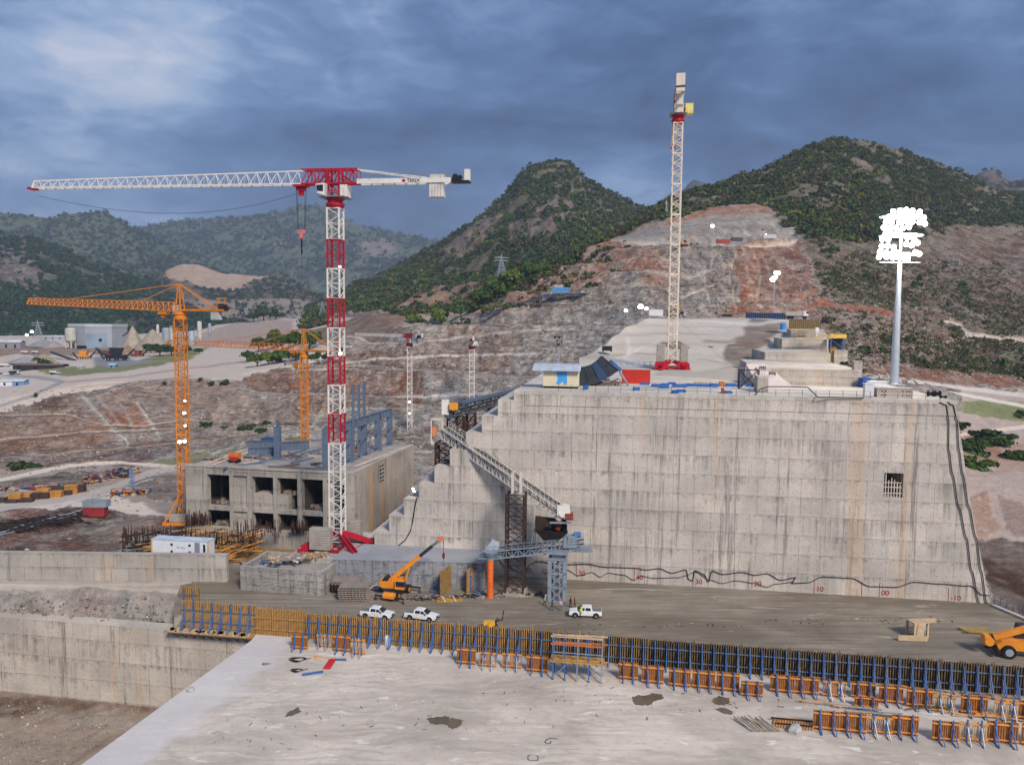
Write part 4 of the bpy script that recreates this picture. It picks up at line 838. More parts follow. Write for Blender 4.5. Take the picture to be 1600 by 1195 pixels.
# ================================================================ powerhouse
ORD = ['first', 'second', 'third', 'fourth', 'fifth', 'sixth', 'seventh', 'eighth', 'ninth', 'tenth', 'eleventh', 'twelfth', 'thirteenth', 'fourteenth', 'fifteenth', 'sixteenth', 'seventeenth', 'eighteenth', 'nineteenth', 'twentieth']
ORD += ['twenty-' + x for x in ORD[:9]] + ['thirtieth'] + ['thirty-' + x for x in ORD[:9]] + ['fortieth'] + ['forty-' + x for x in ORD[:9]]
def ordn(i, n):
    """ordinal counted from the nearer end"""
    return (ORD[i] + ' from left') if i <= n - 1 - i else (('rightmost' if i == n - 1 else ORD[n - 1 - i] + ' from right'))
PZ = 14.2
pA, pB, pC = atz(289.5, 727.5, PZ), atz(554, 740.6, PZ), atz(651, 696, PZ)
PANG = math.atan2(pB.y - pA.y, pB.x - pA.x); PU = Vector((math.cos(PANG), math.sin(PANG), 0)); PV = Vector((-PU.y, PU.x, 0))
PW = (pB - pA).length; PDp = (pC - pB).dot(PV)
def ph(px, py):
    v = onplane(px, py, pA, PV) - Vector((pA.x, pA.y, 0)); return v.dot(PU), v.z
pw = thing('powerhouse', 'grey concrete powerhouse block with dark open bays and blue steelwork on its roof', 'building', (pA.x, pA.y, 0), PANG)
PHC = concrete('powerhouse_concrete', (182, 175, 164), 5.0, 3.4, streak=.75, orange=.55, holes=False, board=.6)
PHS = concrete('powerhouse_side_concrete', (184, 174, 162), 1.6, 40, streak=1.0, orange=.7, holes=False, board=0, seam=.5)
cx = [0, 323.5, 358.5, 364, 386, 393.5, 427, 433, 464.6, 471, 504.6, 510.5, 519, 541, PW]
X = [0] + [ph(x, 760)[0] for x in cx[1:-1]] + [PW]
zt, zm1, zm0, zb = ph(340, 741)[1], ph(340, 790)[1], ph(340, 796.5)[1], ph(340, 823)[1]
T = 1.4
b = MB()
b.bx(0, PW, 0, T, zt, PZ)                       # head beam
b.bx(0, PW, .05, T - .05, zm0, zm1)             # mid floor edge
b.bx(0, PW, 0, T, -11, zb)                      # base
for i in (0, 2, 4, 6, 8, 10, 12):
    x0, x1 = (X[i], X[i + 1]) if i != 12 else (X[13], PW)
    b.bx(x0, x1, -.06, T + .06, -10.9, PZ - .05)
b.build('front_frame', PHC, pw)
for a in ((X[3], X[4], .5, 1.2, zb, zm0), (X[3], X[4], .5, 1.2, zm1, zt), (X[11], X[12], .6, 1.2, zb, zt), (X[5], X[8] - 2.2, .35, 5, zm1, zm1 + 3.0)): q = MB(); q.bx(*a); q.build('infill_wall', PHC, pw)
b = MB(); b.bx(PW - 1.0, PW - .01, T + .1, PDp, -11, PZ - .02); b.bx(0, .8, T + .1, PDp, -11, PZ - .02); b.bx(.8, PW - 1, PDp - 1, PDp - .01, -11, PZ - .02); b.build('side_wall', PHS, pw)
b = MB(); b.bx(.02, PW - .02, T + .12, PDp - .02, PZ - .8, PZ - .002); b.build('roof_slab', mat('roof_concrete', (172, 163, 152), .9, var=.25, sc=.3, bump=.1, dirt=((90, 82, 76), .5)), pw)
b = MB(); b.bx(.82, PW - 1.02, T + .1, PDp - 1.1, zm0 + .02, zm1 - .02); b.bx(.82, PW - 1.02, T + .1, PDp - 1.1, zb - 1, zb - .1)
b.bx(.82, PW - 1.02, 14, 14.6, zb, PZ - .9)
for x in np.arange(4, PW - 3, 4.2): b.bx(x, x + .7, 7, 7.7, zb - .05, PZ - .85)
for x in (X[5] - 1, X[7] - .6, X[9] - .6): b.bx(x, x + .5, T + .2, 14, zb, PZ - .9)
b.build('interior', mat('shaded_interior_concrete', (86, 80, 74), .95, var=.3, sc=.5), pw)  # concrete colour darkened to stand for the shade inside the open bays
b = MB(); b.bx(0, PW, -.25, .9, PZ + .002, PZ + .5); b.bx(PW - 1.0, PW, .95, PDp, PZ + .002, PZ + .4); b.build('roof_kerb', PHC, pw)
b = MB()
for i in range(9): b.tube((PW - 5 - i * .1, .4, PZ + .6), (PW - 12 - i, .6, PZ + .62), .3, n=8)
b.build('roof_pipe', mat('dark_pipe', (104, 104, 106), .5), pw)
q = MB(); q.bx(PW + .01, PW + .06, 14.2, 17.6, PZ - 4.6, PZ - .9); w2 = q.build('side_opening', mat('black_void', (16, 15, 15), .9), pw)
q = MB()
for z in (0, .9, 1.8, 2.7): q.bx(PW + .07, PW + .12, 14.4, 17.4, PZ - 4.2 + z, PZ - 4.0 + z)
for y in (14.4, 15.9, 17.2): q.bx(PW + .06, PW + .11, y, y + .15, PZ - 4.5, PZ - 1)
q.build('frame', grl, w2)
# cubes: junk stored in the bays
jm = mat('stored_material', (150, 136, 118), .9, var=.4, sc=1.5, dirt=((70, 60, 52), .6)); q = MB()
for i in range(60):
    c = random.choice((1, 1, 9, 7)); x = X[c] + random.uniform(.5, 4.2); zf = random.choice((zm1, zm1, zb)); s = random.uniform(.4, 1.1)
    if c == 7: zf = zm1 + 3.0
    q.box((x, T + random.uniform(.6, 4), zf + s / 2 * .8), (s * 1.5, s, s * .8), random.uniform(0, 3))
tag(q.build('stored_material', jm, pw), None, None, None, 'stuff')
# ---- steelwork on the roof
BS = mat('blue_steel', (110, 124, 144), .5, .1, var=.12, sc=.8, dirt=((84, 88, 98), .4))
def column(px, by, ty, wpx, label, stub=0):
    p = atz(px, by, PZ); d = p.y; wd = wpx * d / FPX; top = P(px, ty, d).z
    t = thing('steel_column', label, 'steel column', (p.x, p.y, PZ), PANG, 'steel columns on the powerhouse roof')
    h = top - PZ; q = MB(); w_ = wd
    q.bx(-w_ / 2, w_ / 2, -.5, -.42, 0, h); q.bx(-w_ / 2, w_ / 2, .42, .5, 0, h); q.bx(-w_ / 2, -w_ / 2 + .12, -.42, .42, 0, h); q.bx(w_ / 2 - .12, w_ / 2, -.42, .42, 0, h)
    q.bx(-w_ / 2 - .12, w_ / 2 + .12, -.56, .56, h * .62, h * .62 + .12)
    q.build('shaft', BS, t); q = MB(); q.bx(-w_ / 2 - .3, w_ / 2 + .3, -.8, .8, .002, .12); q.build('base_plate', BS, t)
    if stub: q = MB(); q.bx(-.25, .25, -.25, .25, h, h + stub); q.build('stub', BS, t)
    return t
column(434, 716.5, 666, 9.5, 'lone steel column with a short stub on top standing by the stacked girders', 1.6)
column(509.5, 736, 669, 10, 'steel column at the front roof corner just left of the striped mast', .6)
for i, (px, by, ty, w_) in enumerate(((545.5, 721.5, 665, 9), (568.5, 710, 660, 8.5), (590, 703, 655, 8), (608.5, 694.5, 650, 7.5))):
    column(px, by, ty, w_, 'blue-grey column under the long crane girder, ' + ('nearest the striped mast', 'second away from the striped mast', 'third away from the striped mast', 'farthest from the striped mast')[i])
gt = thing('crane_girder', 'long riveted blue-grey girder carried on the row of columns behind the striped mast', 'girder', (0, 0, 0))
ga, gb = atz(545.5, 721.5, PZ), atz(608.5, 694.5, PZ); gd = (gb - ga).normalized()
gh = P(590, 655, atz(590, 703, PZ).y).z
g0, g1 = ga - gd * 6, gb + gd * 1.5; g0.z = g1.z = gh + .8; gt.location = g0
q = MB(); q.beam(g0, g1, .18, 1.9); 
for z in (-.95, .95): q.beam(g0 + Vector((0, 0, z)), g1 + Vector((0, 0, z)), .7, .14)
for k in range(26): p = g0 + (g1 - g0) * (k / 25); q.beam(p - Vector((0, 0, .92)), p + Vector((0, 0, .92)), .5, .08)
q.build('web', BS, gt, world=True)
q = MB(); hv = gd.cross(Vector((0, 0, 1))) * .55
for z in (-4.0, -7.5):
    q.beam(g0 + hv + Vector((0, 0, z)), g1 + hv + Vector((0, 0, z)), .16, .3)
for k in range(5): p = g0 + (g1 - g0) * (k / 4.4 + .06) + hv; q.beam(p + Vector((0, 0, 1)), p + Vector((0, 0, PZ - p.z)), .22)
q.build('side_rail', BS, gt, world=True)
for i, (px, ty) in enumerate(((552, 600), (561, 600), (569.5, 595))):
    p = ga + gd * (i * 5.2 + 1.0); d_ = p.y; q = MB(); hx = P(px, ty, d_); q.bx(-.22 - .1 * (i == 2), .22 + .1 * (i == 2), -.25, .25, 0, hx.z - PZ); o = q.build('steel_post', BS)
    pp = P(px, 700, d_); o.location = (pp.x, pp.y, PZ); o.rotation_euler = (0, 0, PANG); tag(o, 'tall slender steel post rising above the crane girder, ' + ('leftmost', 'thin middle one', 'thickest and rightmost')[i], 'steel post', 'slender posts over the girder')
def lying_girder(pa, pb, h, label, dz=0):
    a, b_ = atz(*pa, PZ), atz(*pb, PZ); a.z = b_.z = PZ + dz + .02; L = (b_ - a).length
    t = thing('plate_girder', label, 'girder', a, math.atan2(b_.y - a.y, b_.x - a.x), 'plate girders lying on the roof')
    q = MB(); q.bx(0, L, -.05, .05, .1, h - .1); q.bx(0, L, -.35, .35, 0, .1); q.bx(0, L, -.35, .35, h - .1, h)
    for k in range(int(L / .9) + 1): q.bx(min(k * .9, L - .06), min(k * .9, L - .06) + .06, -.33, .33, .1, h - .1)
    q.build('girder_body', BS, t); return t
lying_girder((388, 712), (432, 711), 2.0, 'plate girder lying left of the lone steel column, nearer one')
lying_girder((385, 702), (440, 700.5), 2.2, 'plate girder lying behind the lone column on the left')
lying_girder((441, 703), (483, 701), 2.1, 'plate girder lying right of the lone steel column')
bc = mat('blue_container_paint', (58, 98, 150), .5, var=.15)
def container(loc, rz, L, Wd, H, m, label, cat='container', group=None, name='shipping_container', roofm=None):
    t = thing(name, label, cat, loc, rz, group); q = MB()
    n_ = int(L / .3)
    for i in range(n_):      # corrugated sides
        x0, x1 = -L / 2 + L * i / n_, -L / 2 + L * (i + .5) / n_
        q.bx(x0, x1, -Wd / 2, -Wd / 2 + .04, .12, H - .1); q.bx(x0, x1, Wd / 2 - .04, Wd / 2, .12, H - .1)
    q.bx(-L / 2, L / 2, -Wd / 2 + .05, Wd / 2 - .05, .1, H - .04)
    for x in (-1, 1):
        for y in (-1, 1): q.box((x * (L / 2 - .06), y * (Wd / 2 - .05), H / 2), (.16, .14, H))
    for y in (-1, 1):
        for z in (.06, H - .06): q.box((0, y * (Wd / 2 - .04), z), (L, .12, .14))
    q.build('body', m, t)
    q = MB(); q.bx(-L / 2 + .02, L / 2 - .02, -Wd / 2 + .02, Wd / 2 - .02, H + .001, H + .05); q.build('roof', roofm or m, t)
    return t
p = atz(421, 695, PZ); container((p.x, p.y, PZ), PANG, 3.4, 2.4, 2.0, bc, 'small blue container on the powerhouse roof beside the girders')
om = mat('orange_plant', (206, 110, 48), .5); rm_ = mat('red_plant', (176, 40, 40), .5)
p = atz(367, 722, PZ); t = thing('air_compressor', 'orange and red compressor near the front edge of the powerhouse roof', 'compressor', (p.x, p.y, PZ), PANG)
q = MB(); q.tube((-1.2, 0, 1.6), (1.2, 0, 1.6), .75, n=12); q.build('tank', om, t); q = MB(); q.bx(-.8, .9, -.7, .7, .45, 1.2); q.build('engine_box', rm_, t)
q = MB()
for x in (-.8, .8): q.tube((x, -.8, .35), (x, .8, .35), .35, n=10)
q.build('wheel', mat('tyre', (28, 27, 27), .9), t)
# loose steel sections on the roof
for i, (a, c, w_, mm) in enumerate((((405, 722), (455, 714), .35, BS), ((462, 718), (500, 705), .35, BS), ((455, 724), (490, 716), .3, BS), ((450, 712), (478, 703), .4, BS), ((330, 728), (395, 705), .3, grl), ((318, 728), (388, 702), .3, grl), ((350, 732), (415, 722), .3, BS),
        ((486, 727), (520, 722), .35, mat('rusty_steel', (120, 84, 66), .8, var=.3, sc=2)), ((556, 730), (640, 698), .4, grl), ((420, 733), (468, 727), .25, MATS['rusty_steel']), ((470, 711), (502, 703), .25, BS), ((380, 727), (404, 723), .3, grl))):
    p0, p1 = atz(*a, PZ), atz(*c, PZ); q = MB(); z = PZ + .2 + .02 * i; q.beam((p0.x, p0.y, z), (p1.x, p1.y, z), w_, .35)
    o = q.build('steel_beam', mm)
    tag(o, ('blue-grey beam lying below the lone column', 'blue-grey beam lying towards the right column', 'short blue-grey beam in front of the pile', 'thick blue-grey beam behind the pile', 'pale beam along the left roof edge, inner one', 'pale beam along the left roof edge, outer one',
            'blue-grey beam lying near the compressor', 'rusty beam beside the striped mast', 'long pale beam along the right roof edge', 'rusty beam near the front roof edge', 'thin blue-grey beam at the back of the pile', 'short pale beam behind the compressor')[i], 'steel beam', 'loose beams on the powerhouse roof')
# ================================================================ cranes
WH = mat('white_crane_paint', (226, 222, 214), .45, var=.08, dirt=((150, 140, 128), .35)); RD = mat('red_crane_paint', (176, 24, 44), .4, var=.15)
YL = mat('orange_crane_paint', (226, 138, 44), .45, var=.15, dirt=((150, 90, 46), .4)); DKM = mat('dark_machinery', (44, 46, 50), .5, .3); BAL = mat('ballast_concrete', (166, 158, 148), .9, var=.15, dirt=((110, 100, 92), .5))
GLS = mat('dark_glass', (30, 40, 50), .15, spec=.6); ROPE = mat('wire_rope', (40, 42, 46), .5)
def tri_truss(q, x0, x1, zb0, h0, h1, w_, seg, ct, bt, slope=0):
    """triangular jib: two bottom chords, one top chord, along local X"""
    pt = lambda x, k: (x, k * w_ / 2, zb0 + slope * (x - x0))
    tp = lambda x: (x, 0, zb0 + slope * (x - x0) + h0 + (h1 - h0) * (x - x0) / (x1 - x0))
    for k in (-1, 1): q.beam(pt(x0, k), pt(x1, k), ct)
    q.beam(tp(x0), tp(x1), ct)
    for i in range(seg):
        a, b_ = x0 + (x1 - x0) * i / seg, x0 + (x1 - x0) * (i + 1) / seg; m_ = (a + b_) / 2
        for k in (-1, 1): q.beam(pt(a, k), tp(m_), bt); q.beam(tp(m_), pt(b_, k), bt)
        q.beam(pt(a, -1), pt(a, 1), bt); q.beam(pt(a, -1), pt(b_, 1), bt)
    q.beam(pt(x1, -1), pt(x1, 1), ct); q.beam(pt(x1, -1), tp(x1), ct); q.beam(pt(x1, 1), tp(x1), ct)
def box_truss(q, x0, x1, zb, h0, h1, w_, seg, ct, bt, slope=0):
    c = lambda x, j, k: (x, j * w_ / 2, zb + slope * (x - x0) + k * (h0 + (h1 - h0) * (x - x0) / (x1 - x0)))
    for j in (-1, 1):
        for k in (0, 1): q.beam(c(x0, j, k), c(x1, j, k), ct)
    for i in range(seg):
        a, b_ = x0 + (x1 - x0) * i / seg, x0 + (x1 - x0) * (i + 1) / seg
        for j in (-1, 1): q.beam(c(a, j, 0), c(a, j, 1), bt); q.beam(c(a, j, i % 2), c(b_, j, 1 - i % 2), bt)
        q.beam(c(a, -1, 0), c(a, 1, 0), bt); q.beam(c(a, -1, 1), c(a, 1, 1), bt); q.beam(c(a, -1, 0), c(b_, 1, 0), bt)
def mast(parent, w_, zs_, colors, mrz, ct=.24, bt=.1, cell=2.6):
    for (za, zb_), m in zip(zip(zs_[:-1], zs_[1:]), colors):
        q = MB(); M = Matrix.Rotation(mrz, 3, 'Z'); sg = max(1, round((zb_ - za) / cell))
        cs = [M @ Vector((i * w_ / 2, j * w_ / 2, 0)) for i, j in ((-1, -1), (1, -1), (1, 1), (-1, 1))]
        for c in cs: q.beam(c + Vector((0, 0, za)), c + Vector((0, 0, zb_)), ct)
        for k in range(sg):
            a, b_ = za + (zb_ - za) * k / sg, za + (zb_ - za) * (k + 1) / sg; mid = (a + b_) / 2
            for f in range(4):
                A, B = cs[f], cs[(f + 1) % 4]
                q.beam(A + Vector((0, 0, a)), B + Vector((0, 0, a)), bt); q.beam(A + Vector((0, 0, a)), B + Vector((0, 0, mid)), bt); q.beam(B + Vector((0, 0, mid)), A + Vector((0, 0, b_)), bt)
        for f in range(4): q.beam(cs[f] + Vector((0, 0, zb_ - .1)), cs[(f + 1) % 4] + Vector((0, 0, zb_ - .1)), ct * .8)
        q.build('mast_section', m, parent)
    # ladder inside
    q = MB(); za, zb_ = zs_[0], zs_[-1]
    for dx in (-.25, .25): q.beam((dx, 0, za), (dx, 0, zb_), .06)
    for z in np.arange(za, zb_, .6): q.beam((-.25, 0, z), (.25, 0, z), .05)
    q.build('ladder', mat('grey_metal', (150, 152, 154), .5, .3), parent)
def headgear(t, H, w_, red, mrz):
    q = MB(); q.lathe([(w_ * .62, H), (w_ * .75, H + .4), (w_ * .75, H + .8), (w_ * .6, H + .9), (w_ * .6, H + 1.3), (w_ * .7, H + 1.4), (w_ * .7, H + 1.8), (w_ * .55, H + 2.0)], n=16); q.build('slewing_ring', red, t)
def flattop(name, label, loc, rz, H, w_, sect, cols_, jl, h0, h1, cl, s=1.0, mrz=0, hook=None, seg=24, ct=.2, bt=.09, lettering=False, cabside=-1, red=None, jibm=None):
    red = red or RD; jibm = jibm or WH
    t = thing(name, label, 'tower crane', loc, rz, 'tower cranes on the site'); mast(t, w_, sect, cols_, mrz, ct * 1.2, bt * 1.2)
    headgear(t, H, w_, red, mrz)
    zb_ = H + 4.3 * s; zt_ = zb_ + h0
    q = MB(); hw = w_ * .46           # tower head frame
    for i in (-1, 1):
        for j in (-1, 1): q.beam((i * hw, j * hw, H + 1.8 * s), (i * hw, j * hw, zt_ + .1), .28 * s)
        q.beam((i * hw, -hw, H + 2 * s), (i * hw, hw, zb_), .16 * s); q.beam((-hw, i * hw, H + 2 * s), (hw, i * hw, zb_), .16 * s); q.beam((-hw, i * hw, H + 3 * s), (hw, i * hw, H + 3 * s), .16 * s)
        q.beam((0, i * hw, zt_), (-3.6 * s, i * hw * .9, zb_), .2 * s); q.beam((0, i * hw, zt_), (3.0 * s, i * hw * .9, zb_), .2 * s)
    q.build('tower_head', red, t)
    q = MB(); box_truss(q, -4.4 * s, 6.0 * s, zb_, h0, h0, w_ * .8, 8, .26 * s, .13 * s); q.build('jib_root', red, t)
    q = MB(); tri_truss(q, 6.0 * s, jl, zb_, h0 * .96, h1, w_ * .72, seg, ct, bt); q.build('jib', jibm, t)
    q = MB(); q.bx(jl - .2, jl + 1.0 * s, -w_ * .4, w_ * .4, zb_ - .3 * s, zb_ + .1); q.build('jib_tip', red, t)
    # counter-jib
    q = MB()
    for j in (-1, 1): q.beam((-4.4 * s, j * w_ * .42, zb_ + .25 * s), (-cl, j * w_ * .42, zb_ + .25 * s), .25 * s, .85 * s); q.beam((-4.4 * s, j * w_ * .3, zt_ - .1), (-cl * .80, j * w_ * .4, zb_ + .7 * s), .16 * s)
    for x in np.linspace(-4.6 * s, -cl, 9): q.beam((x, -w_ * .42, zb_ + .1), (x, w_ * .42, zb_ + .1), .2 * s)
    q.build('counter_jib', jibm, t)
    q = MB()
    for j in (-1, 1):
        q.beam((-4.6 * s, j * w_ * .5, zb_ + 1.6 * s), (-cl, j * w_ * .5, zb_ + 1.6 * s), .05)
        for x in np.linspace(-5 * s, -cl, 10): q.beam((x, j * w_ * .5, zb_ + .6 * s), (x, j * w_ * .5, zb_ + 1.6 * s), .05)
    q.build('handrail', MATS['grey_metal'], t)
    q = MB()
    for k in range(5): q.bx(-cl + (1.4 + k * .52) * s, -cl + (1.86 + k * .52) * s, -w_ * .38, w_ * .38, zb_ - 2.6 * s, zb_ + 1.3 * s)
    o = q.build('counterweight', mat('pale_counterweight', (206, 202, 194), .8), t)
    q = MB(); q.bx(-cl - 3.2 * s, -cl, -w_ * .5, w_ * .5, zb_ - .1 * s, zb_ + .15 * s); q.build('end_platform', DKM, t)
    q = MB(); q.bx(-cl - 3.1 * s, -cl - 2.1 * s, -w_ * .45, -w_ * .1, zb_ + .3 * s, zb_ + 2.3 * s); q.build('switch_cabinet', jibm, t)
    q = MB(); q.tube((-cl - .7 * s, -w_ * .35, zb_ + .8 * s), (-cl - .7 * s, w_ * .35, zb_ + .8 * s), .55 * s, n=12); q.bx(-cl - 1.6 * s, -cl + .3 * s, -w_ * .3, w_ * .3, zb_ + .2 * s, zb_ + .6 * s)
    q.tube((-cl - 1.5 * s, -.4 * s, zb_ + .9 * s), (-cl - 1.5 * s, .4 * s, zb_ + .9 * s), .3 * s, n=8); q.build('winch', DKM, t)
    # cab in front of the head
    y0 = cabside * w_ * .55; q = MB(); q.prism([(1.0 * s, y0, H + 1.9 * s), (2.3 * s, y0, H + 2.3 * s), (2.6 * s, y0, H + 3.9 * s), (1.0 * s, y0, H + 4.1 * s)], (0, cabside * 1.5 * s, 0)); cab = q.build('cab', jibm, t)
    q = MB(); yy = y0 + cabside * 1.52 * s; q.prism([(1.2 * s, yy, H + 2.6 * s), (2.3 * s, yy, H + 2.7 * s), (2.45 * s, yy, H + 3.7 * s), (1.2 * s, yy, H + 3.75 * s)], (0, cabside * .03, 0))
    q.box((2.5 * s, y0 + cabside * .75 * s, H + 3.1 * s), (.08, 1.3 * s, 1.3 * s), ry=.18); q.build('window', GLS, cab)
    q = MB(); q.bx(-2.6 * s, -1.3 * s, -w_ * .55, w_ * .5, H + 1.9 * s, H + 4.0 * s); q.build('electrics_cabinet', jibm, t)
    q = MB(); q.bx(-2.4 * s, 2.4 * s, -w_ * .95, w_ * .95, H + 1.78 * s, H + 1.9 * s)
    for i in (-1, 1):
        for z in (.6, 1.15): q.beam((-2.4 * s, i * w_ * .95, H + (1.9 + z) * s), (2.4 * s, i * w_ * .95, H + (1.9 + z) * s), .05)
        for x in (-2.4, -1.2, 0, 1.2, 2.4): q.beam((x * s, i * w_ * .95, H + 1.9 * s), (x * s, i * w_ * .95, H + 3.05 * s), .05)
    q.build('gallery', MATS['grey_metal'], t)
    if hook:
        hx, hz, tail = hook; tr = MB(); tr.bx(hx - 1.2 * s, hx + 1.2 * s, -w_ * .45, w_ * .45, zb_ - .45 * s, zb_ - .1 * s); tr.bx(hx - .8 * s, hx + .8 * s, -.5 * s, .5 * s, zb_ - 1.1 * s, zb_ - .45 * s); tr.bx(hx - .4 * s, hx + .4 * s, -.3 * s, .3 * s, zb_ - 2.0 * s, zb_ - 1.1 * s)
        tr.build('trolley', red, t)
        q = MB()
        for i in (-.85, .85):
            for j in (-.25, .25): q.beam((hx + i * s, j, zb_ - 1), (hx + i * .75 * s, j * .6, hz + .5), .05)
        q.build('hoist_rope', ROPE, t)
        q = MB(); q.bx(hx - .7 * s, hx + .7 * s, -.25 * s, .25 * s, hz + .1, hz + .75 * s); q.prism([(hx - .4 * s, -.25 * s, hz + .1), (hx + .4 * s, -.25 * s, hz + .1), (hx + .2 * s, -.25 * s, hz - .8 * s), (hx - .2 * s, -.25 * s, hz - .8 * s)], (0, .5 * s, 0))
        o = q.build('hook_block', mat('pink_red_paint', (206, 120, 118), .6), t)
        q = MB(); q.beam((hx, 0, hz - .8 * s), (hx, 0, hz - 3.6 * s), .22 * s); q.beam((hx, 0, hz - 3.6 * s), (hx, 0, hz - tail), .05); q.build('sling', ROPE, t)
    if lettering:
        for sx in (1,):
            o = text_mesh('TEREX', .8, 'lettering', mat('black_paint', (24, 24, 26), .6), t, (-13.6, w_ * .42 + .16, zb_ - .02), (R(90), 0, R(180)), .01)
            q = MB(); q.box((-13.0, w_ * .42 + .15, zb_ + .25), (.55, .03, .45)); q.build('logo_plate', RD, t)
    return t
# --- main striped crane
md = 144.0; mb_ = P(527.5, 815, md); mx_, my_ = mb_.x, mb_.y; mz0 = 4.0
zz = lambda y, d=md, x=524: P(x, y, d).z - mz0
Hm = zz(325); tip = P(55, 301, 152); MRZ = math.atan2(tip.y - my_, tip.x - mx_)
secs = [1.6, zz(690), zz(645), zz(600), zz(556), zz(511), zz(465.5), zz(419), zz(374), zz(325)]
jl = math.hypot(tip.x - mx_, tip.y - my_)
mc = flattop('tower_crane', 'tall tower crane with red and white banded mast and long white jib', (mx_, my_, mz0), MRZ, Hm, 2.25, secs, [WH, RD] * 4 + [WH], jl, 2.5, 1.35, 24.5 - 3, 1.0, WANG - MRZ, hook=(6.0 + .4, zz(365), 8.3), seg=27, lettering=True, ct=.22, cabside=1)
def xbase(t, w_, r, m, mrz, angs, ball, h=1.5):
    for a in angs:
        q = MB(); d = Vector((math.cos(a + mrz), math.sin(a + mrz), 0)); n_ = Vector((-d.y, d.x, 0))
        for k in (-.35, .35):
            q.beam(n_ * k + d * .8 + Vector((0, 0, h + .9)), n_ * k + d * r + Vector((0, 0, .7)), .25, .9)
        q.beam(d * .8 + Vector((0, 0, .4)), d * r + Vector((0, 0, .4)), .8, .5)
        q.box(d * r + Vector((0, 0, .25)), (1.3, 1.3, .5), a + mrz); q.build('base_leg', m, t)
    q = MB()
    n__ = len(angs)
    for i in range(n__):
        a, b_ = angs[i] + mrz, angs[(i + 1) % n__] + mrz
        q.beam((math.cos(a) * r * .75, math.sin(a) * r * .75, .5), (math.cos(b_) * r * .75, math.sin(b_) * r * .75, .5), .3, .45)
    q.build('base_frame', m, t)
    for (x, y, sx, sy, n_, hh) in ball:
        M = Matrix.Rotation(mrz, 3, 'Z')
        for k in range(n_):
            q = MB(); q.box(M @ Vector((x, y, .8 + hh * (k + .5))), (sx, sy, hh - .06), mrz); q.build('ballast_block', BAL, t)
xbase(mc, 2.25, 6.6, RD, WANG - MRZ, (R(28), R(150), R(208), R(318)), [(-2.0, -3.1, 3.9, 1.5, 9, .44), (1.6, 3.1, 3.9, 1.5, 9, .44)], h=2.2)
# small work lights on the mast
LAMP = mat('lamp_glow', (255, 246, 232), .4, emit=14)
def bulb(px, py, d, r, label, glow=True, group='work lights around the site', pole=0):
    r *= .75; p = P(px, py, d); t = thing('work_light', label, 'work light', p, 0, group); q = MB(); q.lathe([(r * .5, -r * .6), (r, -r * .2), (r, r * .3), (r * .5, r * .8)], n=8); q.build('lamp', LAMP, t)
    q = MB(); q.bx(-r * 1.1, r * 1.1, r * .2, r * .9, -r * .9, r * .9)
    if pole: q.bx(-.08, .08, r * .3, r * .3 + .16, -pole, 0)
    q.build('housing', DKM, t); return t
bulb(531, 416.5, md - 1.6, .28, 'white lamp on the striped mast near its upper red band'); bulb(531.5, 552, md - 1.6, .42, 'bright white lamp midway up the striped mast')
# jib guy rope sagging below
q = MB(); a_, c_ = P(60, 306, 152), P(470, 300, 144.5); q.path([a_.lerp(c_, k / 20) + Vector((0, 0, -5.2 * (1 - (2 * k / 20 - 1) ** 2) * (.55 + .25 * k / 20))) for k in range(21)], .035, 4); q.build('slack_cable', ROPE, mc).parent = None
o = bpy.data.objects['slack_cable']; tag(o, 'thin slack cable hanging below the long white jib', 'cable')
# --- white crane on the dam crest, seen from behind
cd = 200.0; cp = P(1049.5, 583, cd); ch = lambda y: P(1057, y, cd).z - 34.9
ctop = P(1059, 192, cd)
wc = flattop('tower_crane', 'all-white lattice tower crane standing on the dam crest on a red base', (cp.x, cp.y, 34.9), R(90 - 10), ch(192), 2.2, list(np.linspace(1.5, ch(192), 9)), [mat('cream_crane_paint', (222, 208, 188), .5, var=.08, dirt=((160, 140, 118), .3))] * 8, 48, 2.4, 1.3, 12, 1.05, R(4), seg=18, jibm=MATS['cream_crane_paint'], ct=.2, bt=.1)
q = MB(); 
for k in range(3): q.bx(-15.2 + k * .1, -15.0 + k * .1, -1.0 + .02 * k, 1.0 - .02 * k, ch(192) + 3.5, ch(192) + 7.5 - k)
q.build('rear_panel', MATS['cream_crane_paint'], wc)
q = MB(); q.bx(-1.3, 1.1, -3.6, -1.7, ch(192) + 2, ch(192) + 4.4); q.build('yellow_cab_box', mat('pale_yellow_paint', (214, 198, 118), .6), wc)
xbase(wc, 2.2, 4.2, RD, R(4), (R(45), R(135), R(225), R(315)), [(-.2, 2.9, 2.0, 1.9, 13, .42), (-.2, -2.9, 2.0, 1.9, 13, .42)], h=1.2)
q = MB()
for s_ in (-1, 1): q.prism([(-2.4, s_ * 1.2 - .4 * 0, .3), (-2.4, s_ * 4.3, .3), (-2.4, s_ * 4.3, 1.6), (-2.4, s_ * 3.6, 2.0), (-2.4, s_ * 1.2, 2.0)], (.5, 0, 0)); q.bx(-3.0, 2.0, s_ * 3.9 - .5, s_ * 3.9 + .5, .0, .7)
q.build('base_girder', RD, wc)
